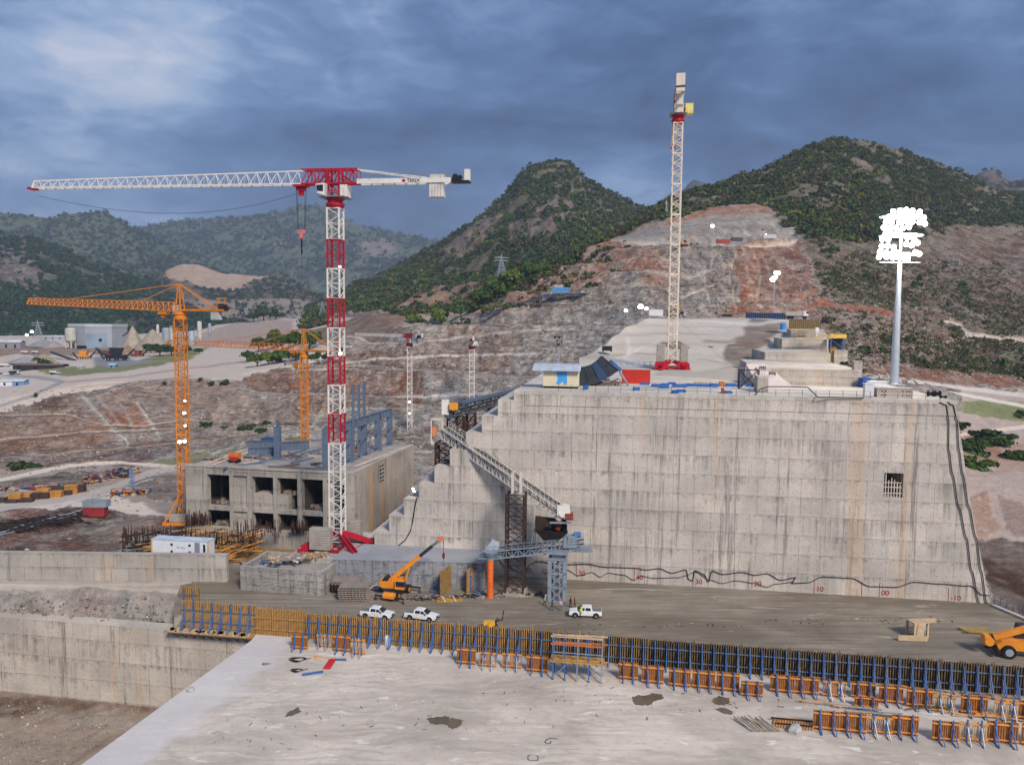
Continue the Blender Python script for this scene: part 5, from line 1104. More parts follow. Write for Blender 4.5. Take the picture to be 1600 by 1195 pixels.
# --- two small red and white cranes behind the powerhouse
def smallcrane(px, ytop, ybase, d, tipp, dt, cl, label, w_=1.75, jl=None, rz=None, z0=None):
    top = P(px, ytop, d); bz = P(px, ybase, d).z if z0 is None else z0; tp = P(*tipp, dt); rz = math.atan2(tp.y - top.y, tp.x - top.x) if rz is None else rz
    jl = jl or math.hypot(tp.x - top.x, tp.y - top.y); H = top.z - bz
    return flattop('tower_crane', label, (top.x, top.y, bz), rz, H, w_, list(np.linspace(0, H, 7)), [WH] * 6, jl, 1.5, 1.1, cl, .78, WANG - rz + R(15), seg=22, hook=None, ct=.18, bt=.1)
smallcrane(640, 541, 712, 300, (556, 527), 335, 6.0, 'small crane with white mast and red head behind the powerhouse, jib reaching left')
smallcrane(737.5, 545, 650, 320, (760, 540), 350, 4.0, 'small crane with white mast and red head behind the belt conveyor', w_=2.0, rz=R(93), jl=24)
for i, (px, py, r) in enumerate(((640, 627.5, .5), (640, 645.5, .5))): bulb(px, py, 298, r, ('upper', 'lower')[i] + ' white lamp on the small crane mast behind the powerhouse')
# --- orange hammerhead cranes
def hammer(label, px, ytop, bpx, bz, d, apexy, tipp, dt, cl, w_, ties, hookp=None, base=True, seg=26, jh=(2.0, 1.5)):
    top = P(px, ytop, d); tp = P(*tipp, dt); rz = math.atan2(tp.y - top.y, tp.x - top.x); H = top.z - bz; jl = math.hypot(tp.x - top.x, tp.y - top.y); slope = (tp.z - top.z) / jl
    bp = (top.x, top.y, bz); t = thing('tower_crane', label, 'tower crane', bp, rz, 'tower cranes on the site'); mr = WANG - rz + R(12)
    mast(t, w_, list(np.linspace(1.0, H - 1.6, 8)), [YL] * 7, mr, .22, .11, 2.0); headgear(t, H - 2.0, w_, YL, mr)
    zb_ = .2 + H; ax = P(px, apexy, d).z - bz
    q = MB(); hw = w_ * .36
    for i in (-1, 1):
        for j in (-1, 1): q.beam((i * hw, j * hw, H - .2), (i * .2, j * .2, ax), .22)
    for k in (.25, .5, .75):
        hh = H + (ax - H) * k; f = hw * (1 - k) + .2 * k
        for i in (-1, 1): q.beam((-f, i * f, hh), (f, i * f, hh), .12); q.beam((i * f, -f, hh), (i * f, f, hh), .12)
    q.build('apex_tower', YL, t)
    q = MB(); tri_truss(q, w_ * .5, jl, zb_, jh[0], jh[1], 1.3, seg, .2, .11, slope); q.build('jib', YL, t)
    q = MB(); q.bx(-cl, -w_ * .4, -.65, .65, zb_ - .1, zb_ + .25)
    for j in (-1, 1): q.beam((-cl, j * .7, zb_ + 1.1), (-w_ * .5, j * .7, zb_ + 1.1), .06); q.beam((-cl, j * .66, zb_ + .25), (-w_ * .4, j * .66, zb_ + .25), .16, .5)
    q.build('counter_jib', YL, t)
    q = MB(); q.bx(-cl + 1.6, -cl + 3.8, -.6, .6, zb_ - 1.9, zb_ - .1); q.build('counterweight', MATS['pale_counterweight'], t)
    q = MB(); q.tube((-cl + .6, -.6, zb_ + 1.0), (-cl + .6, .6, zb_ + 1.0), .7, n=12); q.bx(-cl - .3, -cl + 1.6, -.6, .6, zb_ + .25, zb_ + .8); q.tube((-cl + 1.6, -.3, zb_ + 1.3), (-cl + 1.6, .4, zb_ + 1.3), .4, n=8); q.build('winch', DKM, t)
    q = MB()
    for x in (-cl + .2, -cl + 2.0): q.beam((x, 0, zb_ + .3), (x, 0, zb_ + 2.9), .18)
    q.beam((-cl - .5, 0, zb_ + 2.9), (-cl + 2.6, 0, zb_ + 2.9), .18); q.build('service_gantry', YL, t)
    q = MB()
    for x in ties: q.beam((0, 0, ax), (x * jl, 0, zb_ + jh[0] + (jh[1] - jh[0]) * x + slope * x * jl), .16)
    for j in (-1, 1): q.beam((0, j * .2, ax), (-cl + 2.2, j * .6, zb_ + .3), .14)
    q.build('tie_bar', YL, t)
    q = MB(); q.bx(w_ * .55, w_ * .55 + 1.3, -1.5, -.2, H - .6, H + 1.5); cab = q.build('cab', WH, t); q = MB(); q.bx(w_ * .55 + .2, w_ * .55 + 1.33, -1.53, -.3, H + .3, H + 1.2); q.build('window', GLS, cab)
    q = MB(); q.bx(w_ + 1.6, w_ + 4.0, -.7, .7, zb_ - .8, zb_ - .15); q.bx(w_ + 2.3, w_ + 3.3, -.4, .4, zb_ - 1.5, zb_ - .8); q.build('trolley', YL, t)
    if hookp:
        hz = P(*hookp, d).z - bz; hx = (P(hookp[0], ytop, d) - top).length
        q = MB()
        for j in (-.3, .3): q.beam((hx + j, 0, zb_ - .5), (hx + j, 0, hz), .05)
        q.build('hoist_rope', ROPE, t); q = MB(); q.bx(hx - .8, hx + .8, -.3, .3, hz - .6, hz + .8); q.prism([(hx - .6, -.2, hz - .6), (hx + .6, -.2, hz - .6), (hx, -.2, hz - 1.6)], (0, .4, 0)); q.build('hook_block', YL, t)
    # climbing cage
    q = MB(); z1 = H - 4.5
    for k in range(2):
        for f in ((-1, -1, 1, -1), (1, -1, 1, 1), (1, 1, -1, 1), (-1, 1, -1, -1)):
            M = Matrix.Rotation(mr, 3, 'Z'); e = w_ * .62; q.beam(M @ Vector((f[0] * e, f[1] * e, z1 - k * 1.2)), M @ Vector((f[2] * e, f[3] * e, z1 - k * 1.2)), .3)
    q.build('climbing_collar', YL, t)
    if base:
        q = MB(); M = Matrix.Rotation(mr, 3, 'Z'); e = 3.6
        cs = [M @ Vector((i * e, j * e, .5)) for i, j in ((-1, -1), (1, -1), (1, 1), (-1, 1))]
        for f in range(4): q.beam(cs[f], cs[(f + 1) % 4], .5, .7); q.beam(cs[f], Vector((0, 0, 6.5)) + (cs[f] - Vector((0, 0, .5))).normalized() * w_ * .6, .3)
        q.build('base_frame', YL, t)
        for sgn in (-1, 1):
            for k in range(3): q = MB(); c = M @ Vector((0, sgn * 2.4, 1.15 + k * .55)); q.box(c, (5, 1.3, .5), mr); q.build('ballast_block', BAL, t)
    return t
hammer('orange hammerhead tower crane with tie bars standing left of the powerhouse', 281.5, 487, 285, -1.2, 182, 443, (46, 475.5), 200, 13.2, 2.1, (.24, .72), seg=30)
hammer('farther orange hammerhead crane rising behind the powerhouse roof', 475, 549, 477, 6.5, 240, 513, (262, 538), 283, 16.5, 1.9, (.3, .62), hookp=(455, 570), base=False, seg=30)
for i, (px, py, r, lb) in enumerate(((289, 626, .35, 'topmost of the lamps on the orange crane mast'), (288, 645, .5, 'second lamp down the orange crane mast'), (289.5, 664.5, .35, 'third lamp down the orange crane mast'), (281, 690, .6, 'left of the two lowest lamps on the orange mast'), (288.5, 689, .55, 'right of the two lowest lamps on the orange mast'))):
    bulb(px, py, 180, r, lb)
# ================================================================ conveyors and their towers
RUST = mat('rust_brown_steel', (62, 44, 36), .8, var=.35, sc=1.5, dirt=((40, 32, 30), .5)); LG = mat('light_steel', (214, 208, 198), .5, .1, var=.1); GS = mat('grey_blue_steel', (140, 152, 164), .5, .1, var=.15, dirt=((96, 98, 102), .4))
BELT = mat('dark_belt', (34, 33, 33), .9); ORP = mat('orange_tube', (232, 110, 48), .55, var=.12, dirt=((190, 80, 36), .4)); DGS = mat('dark_grey_steel', (78, 86, 96), .6, .1, var=.2)
def tower(name, label, loc, w_, H, seg, m, ct=.3, bt=.14, rz=0, cat='support tower', wy=None, one=False):
    t = thing(name, label, cat, loc, rz, 'towers carrying the conveyors'); wy = wy or w_
    q = MB(); cs = [(-w_ / 2, -wy / 2), (w_ / 2, -wy / 2), (w_ / 2, wy / 2), (-w_ / 2, wy / 2)]
    for x, y in cs: q.beam((x, y, 0), (x, y, H), ct)
    q.build('post', m, t)
    q = MB()
    for k in range(seg):
        a, b_ = H * k / seg, H * (k + 1) / seg
        for f in range(4):
            A, B = cs[f], cs[(f + 1) % 4]; mid = ((A[0] + B[0]) / 2, (A[1] + B[1]) / 2)
            q.beam((*A, b_), (*B, b_), bt); q.beam((*A, a), (*B, b_), bt)
            if not one or f == 0: q.beam((*B, a), (*A, b_), bt)
    q.build('bracing', m, t); return t
def conveyor(name, label, p0, p1, w_, h, seg, m, ct=.18, bt=.1, belt=True, rail=True, drop=None, group='belt conveyors', railm=None):
    p0, p1 = Vector(p0), Vector(p1); t = thing(name, label, 'conveyor', p0, 0, group); d = (p1 - p0).normalized(); s_ = d.cross(Vector((0, 0, 1))).normalized() * w_ / 2; L = (p1 - p0).length; u = Vector((0, 0, h))
    q = MB()
    for s in (-1, 1):
        q.beam(p0 + s_ * s, p1 + s_ * s, ct); q.beam(p0 + s_ * s - u, p1 + s_ * s - u, ct)
        for k in range(seg):
            a, b_ = p0 + (p1 - p0) * (k / seg) + s_ * s, p0 + (p1 - p0) * ((k + 1) / seg) + s_ * s
            q.beam(a, a - u, bt); (q.beam(a, b_ - u, bt) if k % 2 else q.beam(a - u, b_, bt))
    for k in range(seg + 1):
        a = p0 + (p1 - p0) * (k / seg); q.beam(a - s_ - u, a + s_ - u, bt)
    q.build('truss', m, t, world=True)
    if belt: q = MB(); q.beam(p0 + Vector((0, 0, .28)), p1 + Vector((0, 0, .28)), w_ * .55, .1); q.beam(p0 - Vector((0, 0, .4)), p1 - Vector((0, 0, .4)), w_ * .5, .06); q.build('belt', BELT, t, world=True)
    if rail:
        q = MB()
        for s in (-1, 1):
            for z in (.55, 1.05): q.beam(p0 + s_ * s * 1.5 + Vector((0, 0, z)), p1 + s_ * s * 1.5 + Vector((0, 0, z)), .06)
            for k in range(seg + 1): a = p0 + (p1 - p0) * (k / seg) + s_ * s * 1.5; q.beam(a, a + Vector((0, 0, 1.05)), .06)
            q.beam(p0 + s_ * s * 1.28, p1 + s_ * s * 1.28, w_ * .28, .05)
        q.build('walkway', railm or m, t, world=True)
    return t
# long sloping conveyor
a, b_ = P(694, 667, 147), P(877, 792, 131.5)
cv1 = conveyor('belt_conveyor', 'long white lattice conveyor sloping down across the dam face', a, b_, 1.7, 2.0, 30, LG, .17, .12)
dv = (b_ - a).normalized()
q = MB(); e = b_ + dv * .6; q.tube(e + Vector((0, -.9, -.2)), e + Vector((0, .9, -.2)), 1.05, n=14); q.bx(e.x - 1.2, e.x + .9, e.y - .8, e.y + .8, e.z - .9, e.z + .7); q.build('head_pulley_cover', WH, cv1, world=True)
q = MB(); q.bx(e.x + .2, e.x + 1.5, e.y - 1.2, e.y + .2, e.z - 1.6, e.z - .5); q.build('gearbox', mat('rust_red', (140, 62, 44), .7), cv1, world=True)
q = MB(); q.beam(b_ + Vector((-2, -1.3, -2.3)), b_ + Vector((1.6, -1.3, -2.3)), .9, .12); q.beam(b_ + Vector((-2, -1.7, -1.3)), b_ + Vector((1.9, -1.7, -1.3)), .06); q.build('end_walkway', GS, cv1, world=True)
q = MB(); hx = P(873, 812, 131.3); q.tube((hx.x, hx.y, hx.z + 1.3), (hx.x, hx.y, hx.z), .55, .5, 10); q.build('chute_top', mat('cream_paint', (224, 190, 150), .6), cv1, world=True); q = MB(); q.tube((hx.x, hx.y, hx.z), (hx.x - .2, hx.y, hx.z - 1.6), .6, .5, 10); q.build('chute_spout', MATS['rust_red'], cv1, world=True)
# its tail frame on a rusty tower
q = MB(); c = P(683, 672, 147.5)
for dx in (-1, 1):
    for dy in (-1, 1): q.beam((c.x + dx, c.y + dy, c.z - 2.6), (c.x + dx, c.y + dy, c.z + 2.2), .2)
for z in (-2.5, 2.1): q.bx(c.x - 1.1, c.x + 1.1, c.y - 1.1, c.y + 1.1, c.z + z, c.z + z + .15)
q.build('tail_frame', mat('cream_frame', (222, 206, 182), .6), cv1, world=True)
q = MB(); q.tube((c.x - .7, c.y - .8, c.z - .4), (c.x - .7, c.y + .8, c.z - .4), .6, n=10); q.bx(c.x - 1.0, c.x, c.y - .6, c.y + .6, c.z - .2, c.z + .7); q.build('tail_motor', mat('faded_orange', (206, 130, 90), .7), cv1, world=True)
st = lambda px, py: wl(px, py)
tz = pl2[16][1]
c = P(697, 690, 147.5); tower('rusty_tower', 'short dark rusty tower on the dam steps under the upper end of the white conveyor', (c.x - .2, c.y, c.z - 5.6), 3.0, 5.6, 3, RUST, .3, .16, WANG)
c0_ = atz(805, 929, 0); top = P(805, 772, c0_.y); tw = tower('rusty_tower', 'tall rust-brown lattice tower carrying the middle of the white conveyor', (c0_.x, c0_.y + 1, 0), 3.0, top.z, 8, RUST, .3, .12, WANG, one=True)
q = MB(); q.bx(-1.9, 1.9, -1.9, 1.9, 0, .5); q.build('footing', BAL, tw)
q = MB()
for dx in (-.6, .8): q.beam((dx, -.6, top.z), (dx, -.6, top.z + 3.6), .3); q.beam((dx, .6, top.z), (dx, .6, top.z + 3.6), .3)
q.build('prop', LG, tw)
# horizontal feeding conveyor
gT = atz(871, 938, 0); a, b_ = P(764, 859, 131.4), P(912, 845, 130.4)
cv2 = conveyor('belt_conveyor', 'short grey-blue conveyor bridge above the ground at the dam foot', a, b_, 1.6, 1.3, 16, GS, .2, .12)
q = MB(); c = P(770, 852, 131.4); q.prism([(c.x - 1.1, c.y - .8, c.z - .9), (c.x + 1.1, c.y - .8, c.z - .9), (c.x + 1.1, c.y - .8, c.z + .5), (c.x - .2, c.y - .8, c.z + 1.0), (c.x - 1.1, c.y - .8, c.z)], (0, 1.6, 0)); q.build('end_hood', mat('grey_hood', (176, 184, 190), .5), cv2, world=True)
q = MB(); q.bx(a.x - 1.8, a.x + 2, a.y - 1.8, a.y + 1.4, a.z - 1.0, a.z - .85)
for z in (0, .5, 1): q.beam((a.x - 1.8, a.y - 1.8, a.z - .9 + z), (a.x + 2, a.y - 1.8, a.z - .9 + z), .06); q.beam((a.x - 1.8, a.y - 1.8, a.z - .9 + z), (a.x - 1.8, a.y + 1.4, a.z - .9 + z), .06)
q.bx(b_.x - 1.5, b_.x + 1.4, b_.y - 1.8, b_.y + 1.6, b_.z - 1.4, b_.z - 1.25)
for z in (0, .5, 1): q.beam((b_.x - 1.5, b_.y - 1.8, b_.z - 1.3 + z), (b_.x + 1.4, b_.y - 1.8, b_.z - 1.3 + z), .06)
q.build('end_platform', GS, cv2, world=True)
q = MB(); m_ = P(903, 835, 130.3); q.tube((m_.x - .7, m_.y, m_.z), (m_.x + .5, m_.y, m_.z), .55, n=12); q.build('drive_motor', mat('blue_motor', (70, 110, 160), .5), cv2, world=True)
q = MB(); c = P(893, 842, 130.4); q.bx(c.x - 1.4, c.x + .8, c.y - 1, c.y + 1, c.z - 1.2, c.z + .7); q.build('feeder_casing', GS, cv2, world=True)
# hopper
hp = P(861, 829, 130.8); ht = thing('feed_hopper', 'dark rusty open hopper above the grey-blue conveyor', 'hopper', hp)
q = MB(); tz_, bz_ = 1.6, -1.7; A = [(-2.9, -2.2, .75), (2.7, -2.2, .35), (2.7, 2.2, 1.5), (-2.6, 2.2, 2.1)]; B = [(-1.0, -.8, bz_), (1.0, -.8, bz_), (1.0, .8, bz_), (-1.0, .8, bz_)]
A2 = [(x * .95, y * .95, z) for x, y, z in A]; B2 = [(x * .93, y * .93, z) for x, y, z in B]
q.add(A + B, [((i + 1) % 4, i, 4 + i, 4 + (i + 1) % 4) for i in range(4)]); q.add(A2 + B2, [(i, (i + 1) % 4, 4 + (i + 1) % 4, 4 + i) for i in range(4)]); q.add(A + A2, [(i, (i + 1) % 4, 4 + (i + 1) % 4, 4 + i) for i in range(4)]); q.build('bin', mat('dark_rust', (44, 36, 32), .8, var=.4, sc=1.2, dirt=((92, 72, 58), .35)), ht)
q = MB()
for x in (-1.4, -.7, 0, .7, 1.4): q.beam((x, -1.0, bz_ - 1.4), (x, -1.0, bz_ + .2), .12)
q.beam((-1.6, -1.0, bz_ + .2), (1.6, -1.0, bz_ + .2), .15); q.beam((-1.6, -1, bz_ - 1.4), (1.6, -1, bz_ - 1.4), .15)
q.beam((-3.4, -1.2, -1.9), (-2.9, -1.8, 1.4), .14); q.beam((-2.4, -1.2, -1.9), (-2.9, -1.8, 1.4), .12); q.beam((2.9, -1.4, -2), (2.6, -1.8, 1.1), .14); q.build('support_frame', GS, ht)
# orange pillar and grey tower
op = atz(765.5, 933, 0); t = thing('orange_pillar', 'round bright orange pillar under the left end of the grey-blue conveyor', 'pillar', (op.x, op.y, 0)); Ht = P(765, 874, op.y).z
q = MB(); q.lathe([(.62, 0), (.62, .15), (.52, .15)] + [(.52 + .03 * (k % 2), .3 + (Ht - .5) * k / 16) for k in range(17)] + [(.6, Ht - .15), (.6, Ht)], n=16); q.build('tube_shaft', ORP, t)
q = MB(); q.lathe([(.55, Ht), (.6, Ht + .4), (1.2, Ht + 1.3), (1.3, Ht + 1.5)], n=12); q.build('flared_head', GS, t)
gt2 = tower('steel_tower', 'blue-grey bolted steel tower under the hopper with workers at its foot', (gT.x, gT.y + .8, 0), 2.5, P(871, 872, gT.y).z, 3, GS, .5, .18, WANG)
q = MB(); Hg = P(871, 872, gT.y).z
for k in range(4): z = Hg * k / 3; q = MB(); q.bx(-1.5, 1.5, -1.5, 1.5, max(0, z - .15), z + .15); q.build('stiffening_ring', GS, gt2)
q = MB()
q.bx(-1.8, 1.8, -1.7, 1.7, Hg + .9, Hg + 1.2); q.bx(-.9, .9, -.9, .9, Hg + .15, Hg + .9); q.build('platform_ring', GS, gt2)
for s in (-1, 1):
    q = MB(); q.beam((s * 1.0, -1.25, 0), (s * 1.0, -1.25, Hg), .22); q.beam((s * .45, -1.3, 0), (s * .45, -1.3, Hg), .16); q.build('bolted_plate', GS, gt2)
# dark upper conveyor feeding down to the white one
a, b_ = P(700, 640, 150), P(836, 606, 172)
cv3 = conveyor('belt_conveyor', 'dark grey covered conveyor running left from the crest cabin', a, b_, 1.8, 1.3, 22, DGS, .2, .12, railm=DGS)
q = MB(); q.bx(a.x - .3, a.x + 1.0, a.y - 1.2, a.y + 1.2, a.z - 1.5, a.z + .9); q.build('tail_box', DGS, cv3, world=True)
q = MB(); c = P(710, 634, 150); q.tube((c.x, c.y - 2.0, c.z), (c.x, c.y - .6, c.z), .7, n=10); q.bx(c.x - .8, c.x + .8, c.y - 2.1, c.y - .9, c.z - .5, c.z + .8); q.build('orange_drive', mat('amber_paint', (214, 148, 50), .5), cv3, world=True)
q = MB(); c = P(696, 636, 149.5); q.bx(c.x - .65, c.x + .7, c.y - .8, c.y + .6, c.z - 1.3, c.z + 1.5); q.build('white_hood', WH, cv3, world=True)
q = MB(); c0v = a.lerp(b_, .12); c1v = a.lerp(b_, 1); q.beam(c0v + Vector((0, 0, .75)), c1v + Vector((0, 0, .75)), 1.3, .5); q.build('belt_cover', mat('blue_grey_cover', (92, 104, 122), .6), cv3, world=True)
for i, (px, py, h, lb) in enumerate(((707, 652, 5.0, 'small rusty trestle directly under the left end of the dark conveyor'), (719, 650, 6.5, 'second rusty trestle under the dark conveyor'), (736, 645, 7.0, 'rusty trestle under the dark conveyor at the third step'), (770, 636, 3.4, 'shortest rusty trestle under the dark conveyor'))):
    c = P(px, py, 150 + (px - 700) * .16); tower('rusty_trestle', lb, (c.x, c.y, c.z - h), 1.7 if i != 1 else 1.4, h, max(2, int(h / 2)), RUST, .22, .13, WANG)
# conveyor on the far quarry bench
for pa, da, pb, db, lb in (((752, 492), 455, (858, 459), 470, 'lower sloping half of the far conveyor on the quarry bench'), ((860, 460), 470, (1000, 455), 470, 'level half of the far conveyor on the quarry bench')):
    conveyor('belt_conveyor', lb, P(*pa, da), P(*pb, db), 3.0, 1.2, 16, DGS, .4, .25, rail=False)
q = MB(); c = P(876, 454, 468); q.bx(c.x - 5, c.x + 4.5, c.y - 2, c.y + 2, c.z - 1.2, c.z + 1.0); q.prism([(c.x - 5, c.y - 2.2, c.z + 1.0), (c.x + 4.5, c.y - 2.2, c.z + 1.0), (c.x + 4.5, c.y, c.z + 1.9), (c.x - 5, c.y, c.z + 1.9)], (0, 0, .15)); o = q.build('conveyor_house', mat('bright_blue_sheet', (86, 150, 204), .5)); tag(o, 'bright blue roofed drive house on the far conveyor', 'drive house')
q = MB(); c = P(873, 446, 470); q.bx(c.x - 3.2, c.x + 3.0, c.y - 2, c.y + 2, c.z - .3, c.z + .3); q.bx(c.x - 2.6, c.x + 2.4, c.y - 1.6, c.y + 1.6, c.z - 2, c.z - .3); o = q.build('site_hut', mat('pale_hut', (206, 196, 188), .6)); tag(o, 'pale flat-roofed hut above the blue drive house', 'hut')
for i, px in enumerate((844, 895, 930, 958, 985, 996)):
    c = P(px, 461, 470); tower('trestle', 'thin trestle under the far conveyor, ' + ORD[i] + ' from left', (c.x, c.y, c.z - 8), 1.6, 8, 2, DGS, .35, .2, 0)
# ================================================================ formwork rows
TIM = mat('yellow_timber', (180, 138, 80), .7, var=.22, sc=1.1, dirt=((120, 84, 48), .45)); TIMD = mat('dark_timber', (110, 92, 66), .85, var=.4, sc=1.3, dirt=((48, 40, 34), .6)); PLY = mat('dark_plywood', (40, 33, 28), .9, var=.3)
BRP = mat('brown_plywood', (174, 114, 64), .75, var=.25, sc=.9, dirt=((104, 66, 42), .5)); ORT = mat('orange_timber', (226, 150, 66), .7, var=.25, sc=2, dirt=((140, 104, 72), .5)); BL = mat('blue_formwork_steel', (62, 104, 164), .55, .1, var=.25, sc=1.5, dirt=((120, 124, 128), .55)); BL2 = mat('faded_blue_steel', (98, 122, 156), .6, .1, var=.3, sc=1.5, dirt=((140, 140, 138), .6)); GYS = mat('galvanised_steel', (150, 160, 170), .45, .3, var=.12); PALT = mat('pale_timber', (198, 172, 138), .8, var=.2, sc=1.5)
def form_panel(w_, h, stud, ply, steel, props=2, seed=0, stakes=0):
    r = random.Random(seed); t = thing('upright_formwork', 'x', 'formwork panel'); n_ = int(w_ / .3)
    q = MB(); q.bx(-w_ / 2 + .02, w_ / 2 - .02, .1, .16, 0, h - .15); q.build('plywood_face', ply, t)
    q = MB()
    for i in range(n_): x = -w_ / 2 + w_ * (i + .5) / n_; q.bx(x - .07, x + .07, -.14, .1, -.02, h + r.uniform(-.12, .2))
    for _ in range(stakes): x = r.uniform(-w_ / 2, w_ / 2); q.bx(x - .04, x + .04, -.2, -.14, h - 1, h + r.uniform(.4, 1.3))
    q.build('timber_studs', stud, t)
    for z in (.95, 2.75): q = MB(); q.bx(-w_ / 2, w_ / 2, -.3, -.14, z, z + .12); q.build('waler', BL2 if steel is BL else steel, t)
    for k in range(props):
        x = (-w_ / 4, w_ / 4)[k % 2] if props > 1 else 0
        q = MB(); q.bx(x - .085, x + .085, -.52, -.32, .3, h - .2 + r.uniform(-.3, .5)); q.build('strongback', steel if (k + seed) % 2 else BL2, t)
        q = MB(); q.tube((x, -.5, h - 1.2), (x + r.uniform(-.1, .1), -1.9, .08), .085, n=6); q.beam((x, -.4, .3), (x, -1.9, .08), .12); q.beam((x, -.4, 1.6), (x, -1.2, .15), .08); q.build('push_pull_prop', BL2 if (k + seed) % 3 == 0 else steel, t)
    return t
def svec(px, py=1000): return (onplane(px, py, FL, fn) - FL).dot(fd)
protos = [form_panel(3.2, 4.1, TIM, PLY, BL, seed=1, stakes=1), form_panel(3.2, 4.1, TIM, PLY, BL, seed=2, stakes=2), form_panel(3.2, 4.1, mat('mixed_timber', (150, 118, 70), .8, var=.35, sc=1.6, dirt=((60, 48, 38), .5)), PLY, BL, seed=3, stakes=2), form_panel(3.2, 4.0, TIMD, PLY, BL, seed=4), form_panel(3.2, 4.0, TIMD, PLY, BL, seed=5, stakes=1)]
for p in protos: p.scale = (1, 1, 1)
used = set()
def inst(pr, loc, rz, label, group, sc=None):
    o = pr if pr.name not in used else copy_tree(pr); used.add(pr.name); place(o, loc, rz, label, group, sc); return o
fa = math.atan2(fd.y, fd.x)
s0, s1 = svec(478), svec(1600); NP = 34; wdt = (s1 - s0) / 31
for i in range(NP):
    s = s0 + wdt * (i + .5); f = i / NP
    pr = protos[(0, 1)[i % 2]] if f < .30 else (protos[2] if f < .46 else protos[3 + i % 2])
    p = FL + fd * s - fn * .15; lb = ('yellow' if f < .30 else 'brown' if f < .46 else 'dark') + '-timbered panel with blue props, ' + ordn(i, 31) + ' in the long row' if i < 31 else 'dark-timbered panel of the long row at the right picture edge, ' + ORD[i - 31] + ' of three'
    inst(pr, (p.x, p.y, ZS), fa, lb, 'upright formwork panels along the slab edge', (wdt / 3.2 * .985, 1, 1))
# left run standing on brackets over the retaining wall
s2, s3 = svec(282), svec(398); n_ = 4; w2_ = (s3 - s2) / n_
for i in range(n_):
    p = FL + fd * (s2 + w2_ * (i + .5)) + fn * .5
    inst(protos[1], (p.x, p.y, ZS + .25), fa, 'yellow formwork panel on the bracketed platform, ' + ORD[i] + ' from left', 'formwork panels on the bracket platform', (w2_ / 3.2 * .985, 1, 1.0))
pg_ = form_panel(3.0, 4.3, TIM, mat('grey_plywood', (120, 112, 102), .9), TIM, props=0, seed=9, stakes=3)
s4, s5 = svec(399), svec(477)
for i in range(3):
    p = FL + fd * (s4 + (s5 - s4) / 3 * (i + .5)) + fn * .1; inst(pg_, (p.x, p.y, ZS), fa, 'bare timber slatted shutter without blue props, ' + ('left', 'middle', 'right')[i] + ' one of three', 'bare slatted shutters', ((s5 - s4) / 9 * .98, 1, 1))
p = FL + fd * (s2 - .3) + fn * 3.4; inst(protos[0], (p.x, p.y, ZS + 1.6), fa + R(4), 'taller formwork panel standing at the left end above the spoil bank', 'end formwork panels', (1.0, 1, 1.0))
q = MB(); L_ = svec(400) - svec(268)
q.bx(0, L_, -1.7, .45, -.2, -.08); o = q.build('bracket_platform', TIM); pb_ = FL + fd * svec(268) + fn * .1; o.location = (pb_.x, pb_.y, ZS + .05); o.rotation_euler = (0, 0, fa); tag(o, 'narrow timber working platform bracketed to the top of the retaining wall', 'platform')
bw = o; q = MB()
for k in range(46): x = random.uniform(.5, L_ - .8); q.box((x, -.7 + random.uniform(-.3, .2), -.04 + .02 * (k % 3)), (.9, 1.5, .05), random.uniform(.2, .9))
q.build('plank', PALT, bw); q = MB()
for x in np.arange(1, L_, 1.5): q.beam((x, .2, -1.6), (x, -1.6, -.25), .1); q.beam((x, .18, -1.7), (x, .18, -.25), .1)
q.build('bracket', TIMD, bw)
# stored panels standing on the slab
def store_panel(variant, steel, seed):
    r = random.Random(seed); t = thing('stored_formwork', 'x', 'formwork panel'); w_, h = 3.3, 2.7; q = MB()
    if variant == 'ply':
        q.bx(-w_ / 2, w_ / 2, 0, .08, .05, h - .05); q.build('plywood_face', BRP, t); q = MB()
        for i in range(12): x = -w_ / 2 + w_ * (i + .5) / 12; q.bx(x - .03, x + .03, -.05, 0, .05, h)
        q.build('batten', mat('dark_batten', (112, 70, 42), .8), t)
    else:
        for i in range(13):
            if r.random() < .8: x = -w_ / 2 + w_ * (i + .5) / 13; q.bx(x - .08, x + .08, 0, .08, .05, h * r.uniform(.85, 1.02))
        q.build('slats', PALT if variant == 'slat' else BRP, t)
    for z in (.35, h - .45): q = MB(); q.bx(-w_ / 2 - .05, w_ / 2 + .05, -.2, -.051, z, z + .2); q.build('timber_rail', ORT, t)
    for x in (-w_ / 4, w_ / 4):
        q = MB(); q.bx(x - .09, x + .09, -.36, -.2, -.02, h + .25); q.build('strongback', BL if steel else DKM, t)
        q = MB(); q.tube((x, -.3, h - .7), (x + r.uniform(0, .3), -1.5, .06), .08, n=6); q.beam((x, -.3, .1), (x, -1.45, .08), .1); q.build('prop', BL if steel != 2 else GYS, t)
    return t
sp = [store_panel('ply', 1, 1), store_panel('ply', 1, 2), store_panel('slat', 2, 3), store_panel('mix', 2, 4)]
